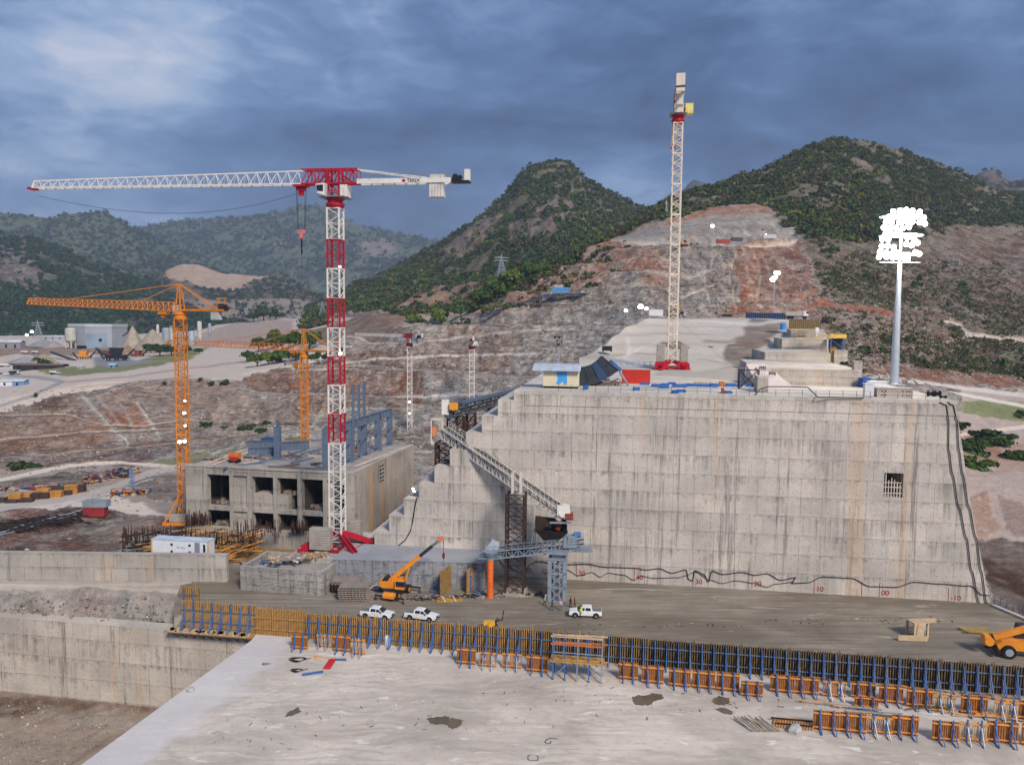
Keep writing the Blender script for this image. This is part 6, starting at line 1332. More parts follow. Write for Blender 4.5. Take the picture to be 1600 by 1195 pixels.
rows_ = [('short row by the water tank', [(454, 482, 991, 1013, 0), (494, 520, 990, 1010, 2), (520, 549, 991, 1017, 1), (549, 572, 996, 1022, 2)], 0),
 ('row left of the scaffold', [(713, 744, 1011, 1037, 0), (748, 776, 1016, 1041, 3), (784, 816, 1018, 1043, 3), (822, 856, 1023, 1049, 0)], 0),
 ('row right of the scaffold', [(966, 997, 1034, 1061, 0), (1002, 1037, 1039, 1067, 1), (1044, 1079, 1044, 1072, 0), (1081, 1117, 1047, 1075, 1), (1119, 1155, 1050, 1079, 0), (1157, 1192, 1064, 1087, 1), (1203, 1241, 1054, 1081, 0), (1242, 1279, 1057, 1084, 1), (1285, 1321, 1061, 1088, 3), (1330, 1367, 1065, 1090, 1),
    (1335, 1372, 1088, 1104, 1), (1373, 1410, 1070, 1098, 0), (1416, 1456, 1075, 1104, 1), (1458, 1492, 1084, 1108, 2), (1501, 1542, 1086, 1115, 0), (1553, 1590, 1093, 1121, 2), (1592, 1630, 1095, 1124, 1)], 0),
 ('nearest right-hand row', [(1270, 1311, 1110, 1140, 0), (1312, 1353, 1113, 1144, 1), (1354, 1393, 1117, 1146, 3), (1393, 1434, 1117, 1148, 0), (1456, 1497, 1126, 1157, 1), (1499, 1541, 1126, 1158, 2), (1542, 1589, 1127, 1160, 0), (1596, 1640, 1131, 1165, 1)], 0)]
for rn, lst, _ in rows_:
    for i, (xa, xb, yt, yb, v) in enumerate(lst):
        p = atz((xa + xb) / 2, yb, ZS); d = p.y; wd = (xb - xa) * d / FPX * 1.0; hh = P(xa, yb, d).z - P(xa, yt, d).z; hh = abs(P(xa, yt, d).z - P(xa, yb, d).z)
        inst(sp[v], (p.x, p.y, ZS), fa + random.uniform(-.03, .03), ('brown plywood', 'brown plywood', 'pale slatted', 'gappy brown slatted')[v] + ' panel, ' + ordn(i, len(lst)) + ' in the ' + rn, 'stored panels standing on the slab', (wd / 3.35, 1, hh / 2.7 * 1.02))
# loose planks and props lying between the rows
def stick(pa, pb, z, w_, m, name, label, cat, group=None, h=None):
    a, b_ = atz(*pa, z), atz(*pb, z); a.z = b_.z = z + (h or w_) / 2 + .01; q = MB(); q.beam(a, b_, w_, h); o = q.build(name, m); return tag(o, label, cat, group)
r_ = random.Random(5); lps = []
for i, (xa, xb, ya, yb, n_) in enumerate(((484, 560, 985, 992, 9), (715, 900, 1003, 1030, 16), (960, 1180, 1030, 1046, 20), (1160, 1420, 1045, 1076, 26), (1430, 1600, 1078, 1096, 14), (1255, 1400, 1100, 1118, 12), (1420, 1600, 1104, 1128, 18))):
    q = MB()
    for k in range(n_):
        f = r_.random(); x = xa + (xb - xa) * f; y = ya + (yb - ya) * f + r_.uniform(-3, 3); a = atz(x, y, ZS); an = fa + r_.uniform(-.5, .5) * (1 if r_.random() < .3 else .15); L_ = r_.uniform(2, 5)
        q.box((a.x, a.y, ZS + .1 + .1 * (k % 4)), (L_, r_.choice((.12, .2, .3)), .09), an, m=r_.choice((PALT, PALT, GYS, TIMD, ORT)))
    o = q.build('loose_timber', None); tag(o, None, None, None, 'stuff')
# steel scaffold table in the middle of the row
sc0 = atz(903, 1064, ZS); sw = 78 * sc0.y / FPX; t = thing('steel_scaffold', 'tall steel-framed scaffold table loaded with timber beams in the middle of the row', 'scaffold', (sc0.x, sc0.y + 1.2, ZS), fa)
for i in range(5):
    x = -sw / 2 + sw * i / 4; q = MB()
    for y in (-1.1, 1.1): q.beam((x, y, 0), (x + .15 * (-1) ** i, y * .85, 6.4), .16); q.tube((x, y, 0), (x, y, .1), .2, n=6)
    q.beam((x, -1.1, .8), (x, 1.1, 3.0), .1); q.build('leg_frame', BL if i in (0, 1, 3) else GYS, t)
for z, m, nm in ((2.5, TIM, 'timber_deck'), (5.0, mat('red_brown_timber', (188, 112, 70), .7), 'timber_deck'), (6.1, PALT, 'timber_deck')):
    q = MB(); q.bx(-sw / 2 - .4, sw / 2 + .3, -1.2, 1.0, z, z + .25) if z < 3 else q.bx(-sw / 2 - .3, sw / 2 + .2, -1.1, -.9, z, z + .22)
    for k in range(3): q.bx(-sw / 2 + k * 2.2, -sw / 2 + k * 2.2 + 3.2, -1.25 + .2 * k, -1.1 + .2 * k, z + .3, z + .5)
    q.build(nm, m, t)
q = MB(); q.beam((-sw / 2, -1.15, .3), (-sw / 2 + 2, -1.15, 2.4), .1); q.beam((sw / 2, -1.15, .3), (sw / 2 - 2, -1.15, 2.4), .1); q.beam((-sw / 2, -1.15, 4.0), (sw / 2, -1.15, 4.0), .1); q.build('cross_brace', GYS, t)
# ================================================================ things on the foreground slab
p = atz(607, 1007, ZS); t = thing('water_tank', 'white ribbed plastic water tank standing by the blue props', 'water tank', (p.x, p.y, ZS)); WP = mat('white_plastic', (216, 218, 220), .5, var=.05)
q = MB(); q.lathe([(.62, 0), (.66, .1)] + [(.66 - .025 * (k % 2), .1 + .1 * k) for k in range(1, 13)] + [(.62, 1.4), (.4, 1.6), (.22, 1.65)], n=18); q.build('tank_body', WP, t, smooth=True); q = MB(); q.lathe([(.24, 1.64), (.24, 1.75), (.2, 1.77)], n=12); q.build('lid', GYS, t)
a, b_ = atz(510, 1045, ZS), atz(520, 1030, ZS); q = MB(); q.beam(a + Vector((0, 0, .1)), b_ + Vector((0, 0, .1)), 1.05, .12); q.beam(a + Vector((0, 0, .17)), b_ + Vector((0, 0, .17)), .1, .1); o = q.build('red_ramp', mat('signal_red', (206, 44, 56), .6, var=.1)); tag(o, 'bright red metal plate lying on the pale slab', 'metal plate')
stick((472, 1055), (505, 1050), ZS, .28, BL, 'blue_beam', 'blue steel beam lying alone on the slab', 'steel beam'); stick((524, 1031), (541, 1031), ZS, .25, BL, 'blue_beam', 'short blue beam beside the red plate', 'steel beam')
stick((487, 1028), (525, 1029), ZS, .2, PALT, 'plank', 'pale plank left of the red plate', 'plank'); stick((490, 1025), (512, 1028), ZS, .15, ORT, 'plank', 'thin orange plank above the pale one', 'plank')
def coil(px, py, r, z, label, sq=1.0, turns=4, th=.05):
    p = atz(px, py, z); q = MB(); pts_ = []
    for k in range(turns * 14): a = k / 14 * 2 * math.pi; rr = r * (1 - .12 * (k / 14)) * (1 + .15 * math.sin(a * .7 + k)); pts_.append((p.x + rr * 1.4 * math.cos(a) + .1 * (k // 14), p.y + rr * math.sin(a), z + .05 + .01 * k / 14))
    pts_.append((p.x + r * 2.6, p.y + r, z + .05)); q.path(pts_, th, 5); return tag(q.build('cable_coil', hose), label, 'cable coil', 'loose cable coils')
coil(464, 1030, .9, ZS, 'tangled black cable coil nearest the stored panels'); coil(463, 1047, .6, ZS, 'smaller black cable coil left of the blue beam'); coil(414, 1037, .3, ZS, 'small scribble of cable near the slab edge', turns=2, th=.03)
for (px, py, s, lb) in ((298, 1079, .55, 'small grey sack lying near the left slab edge'), (1243, 1143, .9, 'pale tarpaulin-wrapped bundle beside the slanted panel')):
    p = atz(px, py, ZS); q = MB(); q.lathe([(.1, 0), (s * .9, .02), (s, s * .5), (s * .7, s * .95), (.1, s * 1.05)], n=9)
    q.v = [(x * (1.0 + .2 * math.sin(5 * y)), y * .8, z) for x, y, z in q.v]; o = q.build('wrapped_bundle', mat('grey_sack', (176, 176, 172), .8, var=.2, sc=3)); o.location = (p.x, p.y, ZS); o.rotation_euler = (0, 0, .5); tag(o, lb, 'bundle')
# slanted panel with black walers and a heap of sticks
pa_, pb_ = atz(1207, 1130, ZS), atz(1258, 1126, ZS); t = thing('lying_formwork', 'yellow-slatted formwork panel lying flat beside a heap of sticks', 'formwork panel', (pa_.x, pa_.y, ZS), fa); q = MB()
for k in range(15): q.box((.3 + k * .33, .2, .25), (.14, 2.6, .12), R(-14))
q.build('slats', ORT, t)
for y in (-.5, .8): q = MB(); q.box((2.6 + (.2 if y < 0 else -.1), y, .4), (5.2, .16, .16)); q.build('waler', DKM, t)
for i in range(14):
    a = Vector((pa_.x - 4.2 + i * .27, pa_.y - 1.0, ZS)); q = MB(); q.beam(a + Vector((1.0, -1.0, .1)), a + Vector((-.5 + r_.uniform(-.3, .3), 1.9, .15 + r_.uniform(0, .5))), .12); o = q.build('timber_pole', PALT if i % 3 else GYS); tag(o, 'pale pole in the fanned heap beside the lying panel, ' + ORD[i] + ' from left', 'pole', 'fanned heap of poles')
# puddles and painted marks
PUD = bpy.data.materials.new('puddle_water'); PUD.use_nodes = True; pb4 = PUD.node_tree.nodes['Principled BSDF']; pb4.inputs['Base Color'].default_value = (*[x * .8 for x in lin((118, 106, 88))], 1); pb4.inputs['Roughness'].default_value = .06; pb4.inputs['Specular IOR Level'].default_value = .35
def flat_poly(name, pts_, z, m, label, cat, kind=None, jag=True):
    v = [atz(x, y, ZS) for x, y in pts_]; vs = []
    for i, a in enumerate(v):
        b_ = v[(i + 1) % len(v)]
        for k in range(5):
            p = a.lerp(b_, k / 5); 
            if jag: p = p + Vector((r_.uniform(-.14, .14), r_.uniform(-.14, .14), 0))
            vs.append((p.x, p.y, z))
    q = MB(); q.add(vs, [tuple(range(len(vs)))]); return tag(q.build(name, m), label, cat, None, kind)
for lb, pts_ in (('largest brown puddle on the slab, in front of the stored panels', [(988, 1088), (998, 1084), (1009, 1086), (1018, 1082), (1032, 1083), (1039, 1090), (1024, 1094), (1012, 1101), (995, 1101), (989, 1096)]), ('upper puddle of the two on the right', [(1112, 1093), (1122, 1086), (1139, 1090), (1142, 1096), (1130, 1101), (1116, 1099)]),
                ('lower almond-shaped puddle of the two on the right', [(1116, 1106), (1130, 1104), (1146, 1110), (1143, 1116), (1130, 1114)]), ('jagged puddle at the middle of the slab', [(667, 1121), (684, 1119), (700, 1118), (712, 1122), (725, 1124), (716, 1136), (706, 1138), (698, 1131), (672, 1130)]),
                ('thin triangular puddle on the left of the slab', [(444, 1120), (452, 1110), (467, 1103), (470, 1111), (458, 1117)])):
    flat_poly('puddle', pts_, ZS + .006, PUD, lb, 'puddle')
blackp = mat('black_spray_paint', (34, 34, 36), .8)
def paintline(pts_, w_, name, label):
    q = MB(); v = [atz(x, y, ZS) for x, y in pts_]
    for a, b_ in zip(v[:-1], v[1:]): a = a.copy(); b_ = b_.copy(); a.z = b_.z = ZS + .008; q.beam(a, b_, w_, .008)
    return tag(q.build(name, blackp), label, 'painted mark')
paintline([(871, 1154), (862, 1152), (855, 1154), (851, 1158), (855, 1161), (860, 1160), (861, 1157)], .12, 'painted_number', 'loosely sprayed black figure six on the slab')
paintline([(829, 1179), (825, 1179), (825, 1186), (829, 1187), (840, 1187), (841, 1180), (837, 1180)], .1, 'painted_bracket', 'small sprayed black bracket below the sprayed figure')
# ================================================================ things on the rolled floor
SLB = mat('form_sheet', (150, 138, 128), .85, var=.15, dirt=((96, 82, 72), .4))
for lb, px, py, n_, dz in (('rear stack of dark shutter sheets beside the bench', 541, 922, 6, .36), ('front stack of grey shutter sheets beside the mobile crane', 551, 939, 7, .36)):
    p = atz(px, py, 0); t = thing('sheet_stack', lb, 'stack of sheets', (p.x, p.y + (.2 if n_ == 6 else 1.4), 0), fa + R(12), 'stacks of shutter sheets')
    for k in range(n_):
        q = MB(); x_o, a_o = random.uniform(-.12, .12), random.uniform(-.03, .03); q.box((x_o, 0, .2 + k * dz), (4.9, 3.0, .1), a_o)
        for m_ in range(9): q.box((x_o - 2.2 + m_ * .55, 0, .07 + k * dz), (.14, 2.9, .14), a_o)
        q.build('sheet', SLB if n_ == 7 else RUST if k < 4 else SLB, t)
def upright(px, py, label, m, side):
    p = atz(px, py, 0); t = thing('braced_shutter', label, 'braced shutter', (p.x, p.y, 0), fa + R(78)); q = MB(); q.bx(-2.2, 2.2, -.12, .1, 0, 4.2); q.build('board', m, t)
    q = MB()
    for x in (-1.3, 1.3): q.beam((x, .1 * side, 3.2), (x, side * 2.6, .1), .14); q.beam((x, side * .1, .4), (x, side * 2.6, .1), .14); q.beam((x, side * .1, 1.8), (x, side * 1.5, .15), .1); q.beam((x, side * .15, 0), (x, side * .15, 4.0), .16)
    q.build('prop', BL, t)
upright(697, 924, 'upright timber shutter braced by a blue frame on its left', MATS['mixed_timber'], 1); upright(738, 921, 'upright shutter with yellow edge braced on its right, beside the orange pillar', TIM, -1)
a, b_ = atz(683, 941, 0), atz(714, 935, 0); t = thing('lying_formwork', 'mustard panel with two white bars lying flat near the mobile crane', 'formwork panel', (a.x, a.y, 0), fa + R(18)); q = MB(); q.bx(0, 4.2, 0, 1.9, .05, .16); q.build('board', mat('mustard_ply', (196, 146, 48), .7, var=.2), t)
q = MB()
for x in (1.1, 2.9): q = MB(); q.box((x, .9, .24), (.24, 2.3, .14), R(8)); q.build('bar', mat('white_bar', (210, 206, 196), .7), t)
# wooden box assembly
p = atz(1438, 998, 0); t = thing('timber_trestle', 'rough wooden box trestle with crossed boards standing alone on the floor', 'timber trestle', (p.x, p.y + 1, 0), fa + R(20))
q = MB(); q.bx(-1.2, 1.2, -.9, .9, 2.3, 2.45); q.bx(-1.0, .7, -.9, -.82, .3, 2.3); q.build('box_top', PALT, t)
for x in (-1.1, 1.1):
    for y in (-.8, .8): q = MB(); q.beam((x, y, 0), (x, y, 2.3), .28); q.build('leg', PALT, t)
q = MB(); q.box((-1.9, -1.5, .5), (4.2, .18, .8), R(-14)); q.build('leaning_board', PALT, t); q = MB(); q.box((1.8, .9, 2.0), (3.8, .16, .7), R(-6)); q.build('leaning_board', PALT, t)
q = MB(); q.beam((-.9, -.9, .1), (-.7, -.9, 2.2), .12); q.beam((.4, -1, .2), (1.0, -.9, 2.2), .12); q.build('steel_prop', GYS, t)
a = atz(1506, 990, 0); t = thing('lying_formwork', 'yellow grating-like panel lying in front of the orange telehandler', 'formwork panel', (a.x, a.y, 0), fa + R(4)); q = MB()
for k in range(12): q.box((.4 + k * .34, 1.0, .35), (.12, 2.2, .14), R(20))
q.build('slats', mat('pale_yellow_timber', (222, 190, 110), .7), t)
for y in (.3, 1.7): q = MB(); q.box((2.3, y, .2), (4.8, .14, .14)); q.build('bearer', TIMD, t)
# ================================================================ vehicles
TYR = mat('black_tyre', (30, 29, 29), .9); RIM = mat('wheel_rim', (150, 152, 154), .4, .6); CARW = mat('white_car_paint', (232, 232, 230), .25, spec=.5, var=.04, dirt=((196, 186, 170), .35)); LR = mat('tail_lamp_red', (150, 24, 26), .3); LW = mat('headlamp_lens', (226, 230, 236), .15)
def wheel(t, x, y, r, w_, side, rim=RIM, name='wheel'):
    q = MB(); q.tube((x, y - w_ / 2, r), (x, y + w_ / 2, r), r, n=18); wv_ = q.build(name, TYR, t); q = MB(); yy = y + side * w_ / 2; q.tube((x, yy, r), (x, yy + side * .02, r), r * .58, n=12); q.tube((x, yy + side * .02, r), (x, yy + side * .05, r), r * .2, n=8); q.build('rim', rim, wv_)
def pickup(label, loc, rz):
    t = thing('pickup_truck', label, 'pickup truck', loc, rz, 'white pickup trucks')
    bm = bm_.new(); W2 = .9
    def sec(pts_, w_): return [bm.verts.new((x, w_, z)) for x, z in pts_]
    low = [(2.62, .42), (2.66, .72), (2.56, .98), (1.45, 1.12), (.95, 1.14), (-.98, 1.14), (-1.02, 1.12), (-2.55, 1.12), (-2.6, .55), (-2.2, .42)]
    # body shell with wheel arches
    arch = lambda cx_: [(cx_ + .5 * math.cos(a), .42 + .5 * math.sin(a)) for a in np.linspace(0, math.pi, 7)]
    prof_ = [(2.62, .42), (2.66, .72), (2.56, .98), (1.45, 1.12), (-.98, 1.14), (-2.55, 1.12), (-2.6, .5), (-2.15, .42)] + arch(-1.62)[::-1] + [(1.05, .42 - .001)] + arch(1.66)[::-1]
    q = MB(); n__ = len(prof_); 
    vs = [(x, s * (W2 - (.06 if z > 1 else 0) - (.10 if x > 2.5 else 0)), z) for s in (-1, 1) for x, z in prof_]
    q.add(vs, [tuple(range(n__)), tuple(range(2 * n__ - 1, n__ - 1, -1))] + [((i + 1) % n__, i, n__ + i, n__ + (i + 1) % n__) for i in range(n__)]); body = q.build('body', CARW, t)
    bev = body.modifiers.new('bevel', 'BEVEL'); bev.width = .04; bev.segments = 2; bev.limit_method = 'ANGLE'
    q = MB(); g0 = [(1.30, 1.12), (.55, 1.68), (.2, 1.76), (-.72, 1.76), (-.95, 1.70), (-1.04, 1.13)]; n__ = len(g0)
    vs = [(x, s * (W2 - .08 - (z - 1.12) * .32), z) for s in (-1, 1) for x, z in g0]; q.add(vs, [tuple(range(n__)), tuple(range(2 * n__ - 1, n__ - 1, -1))] + [((i + 1) % n__, i, n__ + i, n__ + (i + 1) % n__) for i in range(n__)]); q.build('cab_roof', CARW, t)
    for s in (-1, 1):
        q = MB(); Y = lambda z: s * (W2 - .072 - (z - 1.12) * .32)
        for pts_ in (((1.0, 1.18), (.52, 1.58), (.16, 1.62), (.16, 1.18)), ((.06, 1.18), (.06, 1.62), (-.72, 1.62), (-.86, 1.18))):
            q = MB(); v = [(x, Y(z), z) for x, z in pts_]; q.add(v if s < 0 else v[::-1], [(0, 1, 2, 3)]); q.build('side_window', GLS, t)
        q = MB(); q.bx(.9, 1.1, s * (W2 + .02) - .08, s * (W2 + .02) + .08, 1.15, 1.32); q.build('wing_mirror', DKM, t)
        q = MB(); q.bx(2.5, 2.63, s * .72 - .16, s * .72 + .16, .72, .9); q.build('headlight', LW, t)
        q = MB(); q.bx(-2.62, -2.56, s * .8 - .08, s * .8 + .08, .75, 1.02); q.build('tail_lamp', LR, t)
        q = MB(); q.bx(-.5, -.3, s * (W2 + .005), s * (W2 + .015), .98, 1.02); q.bx(.35, .55, s * (W2 + .005), s * (W2 + .015), .98, 1.02); q.build('door_handle', DKM, t)
        for x in (-1.62, 1.66): wheel(t, x, s * .8, .38, .24, s)
    q = MB(); q.add([(1.27, -.74, 1.16), (1.27, .74, 1.16), (.58, .64, 1.665), (.58, -.64, 1.665)], [(0, 1, 2, 3)]); q.v = [(x + .02, y, z + .01) for x, y, z in q.v]; q.build('windscreen', GLS, t)
    q = MB(); q.add([(-1.045, -.6, 1.25), (-.955, -.55, 1.62), (-.955, .55, 1.62), (-1.045, .6, 1.25)], [(0, 1, 2, 3)]); q.v = [(x - .015, y, z) for x, y, z in q.v]; q.build('rear_window', GLS, t)
    q = MB(); q.bx(-2.5, -1.08, -.74, .74, 1.121, 1.145); q.build('load_bed', mat('bed_liner', (120, 122, 124), .7), t)
    q = MB(); q.bx(2.6, 2.72, -.82, .82, .42, .6); q.bx(-2.72, -2.6, -.8, .8, .45, .6); q.bx(2.58, 2.67, -.45, .45, .68, .9); q.build('bumper', DKM, t)
    return t
def onfloor(px, py, z=0): v = atz(px, py, z); return (v.x, v.y, z)
x_, y_, _ = onfloor(916, 966.5); pickup('white pickup facing left with a vest-clad worker at its door', (x_, y_ + 1.2, 0), WANG + R(184))
x_, y_, _ = onfloor(587, 969); pickup('white pickup nearest the mobile crane, left of the other parked one', (x_, y_ + 1.3, 0), WANG + R(-6))
x_, y_, _ = onfloor(657, 972); pickup('white pickup parked second from the left behind the formwork', (x_, y_ + 1.3, 0), WANG + R(-8))
# mobile crane
x_, y_, _ = onfloor(619, 938); t = thing('mobile_crane', 'yellow-orange rough terrain crane with its boom raised beside the sheet stacks', 'mobile crane', (x_, y_ + 2.6, 0), WANG + R(78)); t.scale = (.93,) * 3
YC = mat('amber_machine_paint', (232, 146, 44), .45, var=.12, dirt=((150, 96, 50), .35)); CDK = mat('charcoal_steel', (50, 54, 60), .55, .2)
q = MB(); q.bx(-3.3, 3.0, -1.0, 1.0, .75, 1.25); q.build('chassis', CDK, t)
for x in (-2.0, 1.9):
    for s in (-1, 1): wheel(t, x, s * 1.0, .7, .5, s, mat('amber_rim', (200, 128, 44), .5))
q = MB(); q.prism([(-3.9, -1.1, .7), (-3.0, -1.1, .7), (-3.0, -1.1, 1.6), (-3.6, -1.1, 1.6), (-3.9, -1.1, 1.2)], (0, 2.2, 0)); q.build('front_nose', YC, t)
for x in (-3.4, 3.0):
    for s in (-1, 1):
        q = MB(); q.bx(x - .15, x + .15, min(0, s * 2.9), max(0, s * 2.9), .72, .98); q.tube((x, s * 2.8, .1), (x, s * 2.8, 1.0), .1, n=8); q.tube((x, s * 2.8, .02), (x, s * 2.8, .1), .32, n=10); q.build('outrigger', CDK, t)
q = MB(); q.tube((0, 0, 1.25), (0, 0, 1.55), .9, n=14); q.build('turntable', CDK, t)
boom = thing('x', 'x', 'x'); bpy.data.objects.remove(boom)
BA = R(-78) - 0.02
Mz = Matrix.Rotation(BA, 3, 'Z'); vv = lambda x, y, z: Mz @ Vector((x, y, z))
q = MB(); q.box(vv(-1.6, 0, 2.2), (2.6, 1.9, 1.3), BA); q.box(vv(-2.9, 0, 2.3), (.8, 2.0, 1.1), BA); q.box(vv(-.2, .75, 2.4), (1.9, .4, 1.8), BA); q.box(vv(-.2, -.25, 2.4), (1.9, .4, 1.8), BA); q.build('superstructure', YC, t)
q = MB(); q.tube(vv(-2.2, -.9, 3.1), vv(-2.2, .9, 3.1), .45, n=12); q.build('hoist_drum', DKM, t)
q = MB(); q.box(vv(.6, -1.0, 2.4), (1.7, .85, 1.6), BA); cb = q.build('operator_cab', YC, t); q = MB(); q.box(vv(.75, -1.02, 2.6), (1.6, .9, .95), BA); q.build('window', GLS, cb)
be = math.atan2(83 - 8, 83 + 4) ; L1_, L2_, L3_ = 7.4, 10.4, 12.4
bp = vv(-1.6, .25, 2.7); bdv = vv(math.cos(be), 0, math.sin(be))
q = MB(); q.beam(bp, bp + bdv * L1_, .6, .75); q.build('boom_section', YC, t); q = MB(); q.beam(bp + bdv * (L1_ - .2), bp + bdv * L2_, .48, .6); q.build('boom_section', CDK, t); q = MB(); q.beam(bp + bdv * (L2_ - .1), bp + bdv * L3_, .38, .48); q.build('boom_section', mat('steel_grey', (112, 118, 124), .5, .2), t)
bt_ = bp + bdv * L3_; q = MB(); q.box(bt_ + Vector((.1, 0, .1)), (1.0, .6, .7), BA); q.tube(bt_ + vv(.4, -.25, .1), bt_ + vv(.4, .25, .1), .35, n=10); q.build('boom_head', mat('salmon_paint', (216, 120, 100), .6), t)
q = MB(); q.tube(vv(.9, .25, 1.9), bp + bdv * 5.0, .2, n=8); q.build('lift_cylinder', YC, t)
q = MB(); hk = bt_ + vv(.6, 0, -2.6); q.beam(bt_ + vv(.55, .12, 0), hk, .05); q.beam(bt_ + vv(.55, -.12, 0), hk, .05); q.beam(hk - Vector((0, 0, .8)), hk - Vector((0, 0, 2.4)), .05); q.build('hoist_rope', ROPE, t)
q = MB(); q.box(hk - Vector((0, 0, .3)), (.4, .35, .8)); q.tube(hk - Vector((0, 0, .7)), hk - Vector((0, 0, 1.1)), .14, .05, n=8); q.build('hook_block', mat('dark_red', (130, 46, 44), .6), t)
# telehandler at the right edge
x_, y_, _ = onfloor(1608, 1031); t = thing('telehandler', 'orange telehandler cut by the right picture edge behind the formwork', 'telehandler', (x_, y_ + 1.6, 0), WANG + R(176)); t.scale = (1.5,) * 3
q = MB(); q.prism([(-2.6, -.9, .75), (2.3, -.9, .75), (2.5, -.9, 1.2), (2.0, -.9, 1.5), (-.2, -.9, 1.6), (-.8, -.9, 1.9), (-2.6, -.9, 1.9)], (0, 1.8, 0)); q.build('chassis', YC, t)
for x in (-1.5, 1.5):
    for s in (-1, 1): wheel(t, x, s * 1.0, .62, .42, s, mat('grey_rim', (150, 160, 162), .5))
q = MB(); q.beam((-2.5, .3, 3.7), (2.6, .3, 1.7), .45, .5); q.build('telescopic_boom', YC, t); q = MB(); q.beam((2.5, .3, 1.7), (3.3, .3, 1.35), .4, .45); q.build('boom_tip', CDK, t)
q = MB(); q.prism([(-.9, -.95, 1.6), (.6, -.95, 1.6), (.35, -.95, 2.9), (-.8, -.95, 2.9)], (0, .85, 0)); cb = q.build('cab', CDK, t); q = MB(); q.prism([(-.75, -.97, 1.9), (.45, -.97, 1.9), (.25, -.97, 2.75), (-.7, -.97, 2.75)], (0, .9, 0)); q.build('window', GLS, cb)
q = MB(); q.tube((3.1, -.3, 1.4), (3.1, .9, 1.4), .42, n=12); q.bx(3.0, 3.5, -.2, .8, 1.0, 1.9); q.build('winch_head', YC, t)
q = MB(); q.bx(2.3, 2.6, -1.5, 1.5, .5, .8); q.tube((2.5, -1.5, .05), (2.5, -1.5, .7), .1, n=8); q.tube((2.5, -1.5, .0), (2.5, -1.5, .08), .3, n=8); q.build('stabiliser', DKM, t)
# roller peeking over the formwork
x_, y_, _ = onfloor(768, 985); t = thing('road_roller', 'small yellow roller with a black steering mast half hidden by the formwork', 'roller', (x_, y_ + .6, 0), WANG + R(8))
q = MB(); q.bx(-1.2, .5, -.5, .5, .5, 1.25); q.build('bonnet', mat('roller_yellow', (232, 178, 52), .5), t)
for x in (-.9, .5): q = MB(); q.tube((x, -.55, .42), (x, .55, .42), .42, n=14); q.build('drum', DKM, t)
q = MB(); q.path([(.5, 0, 1.1), (1.1, 0, 1.5), (1.6, 0, 1.5), (1.8, 0, 2.9)], .12, 6); q.path([(.5, 0, 1.1), (.8, 0, 1.8), (1.2, 0, 1.4)], .09, 6); q.build('steering_handle', DKM, t)
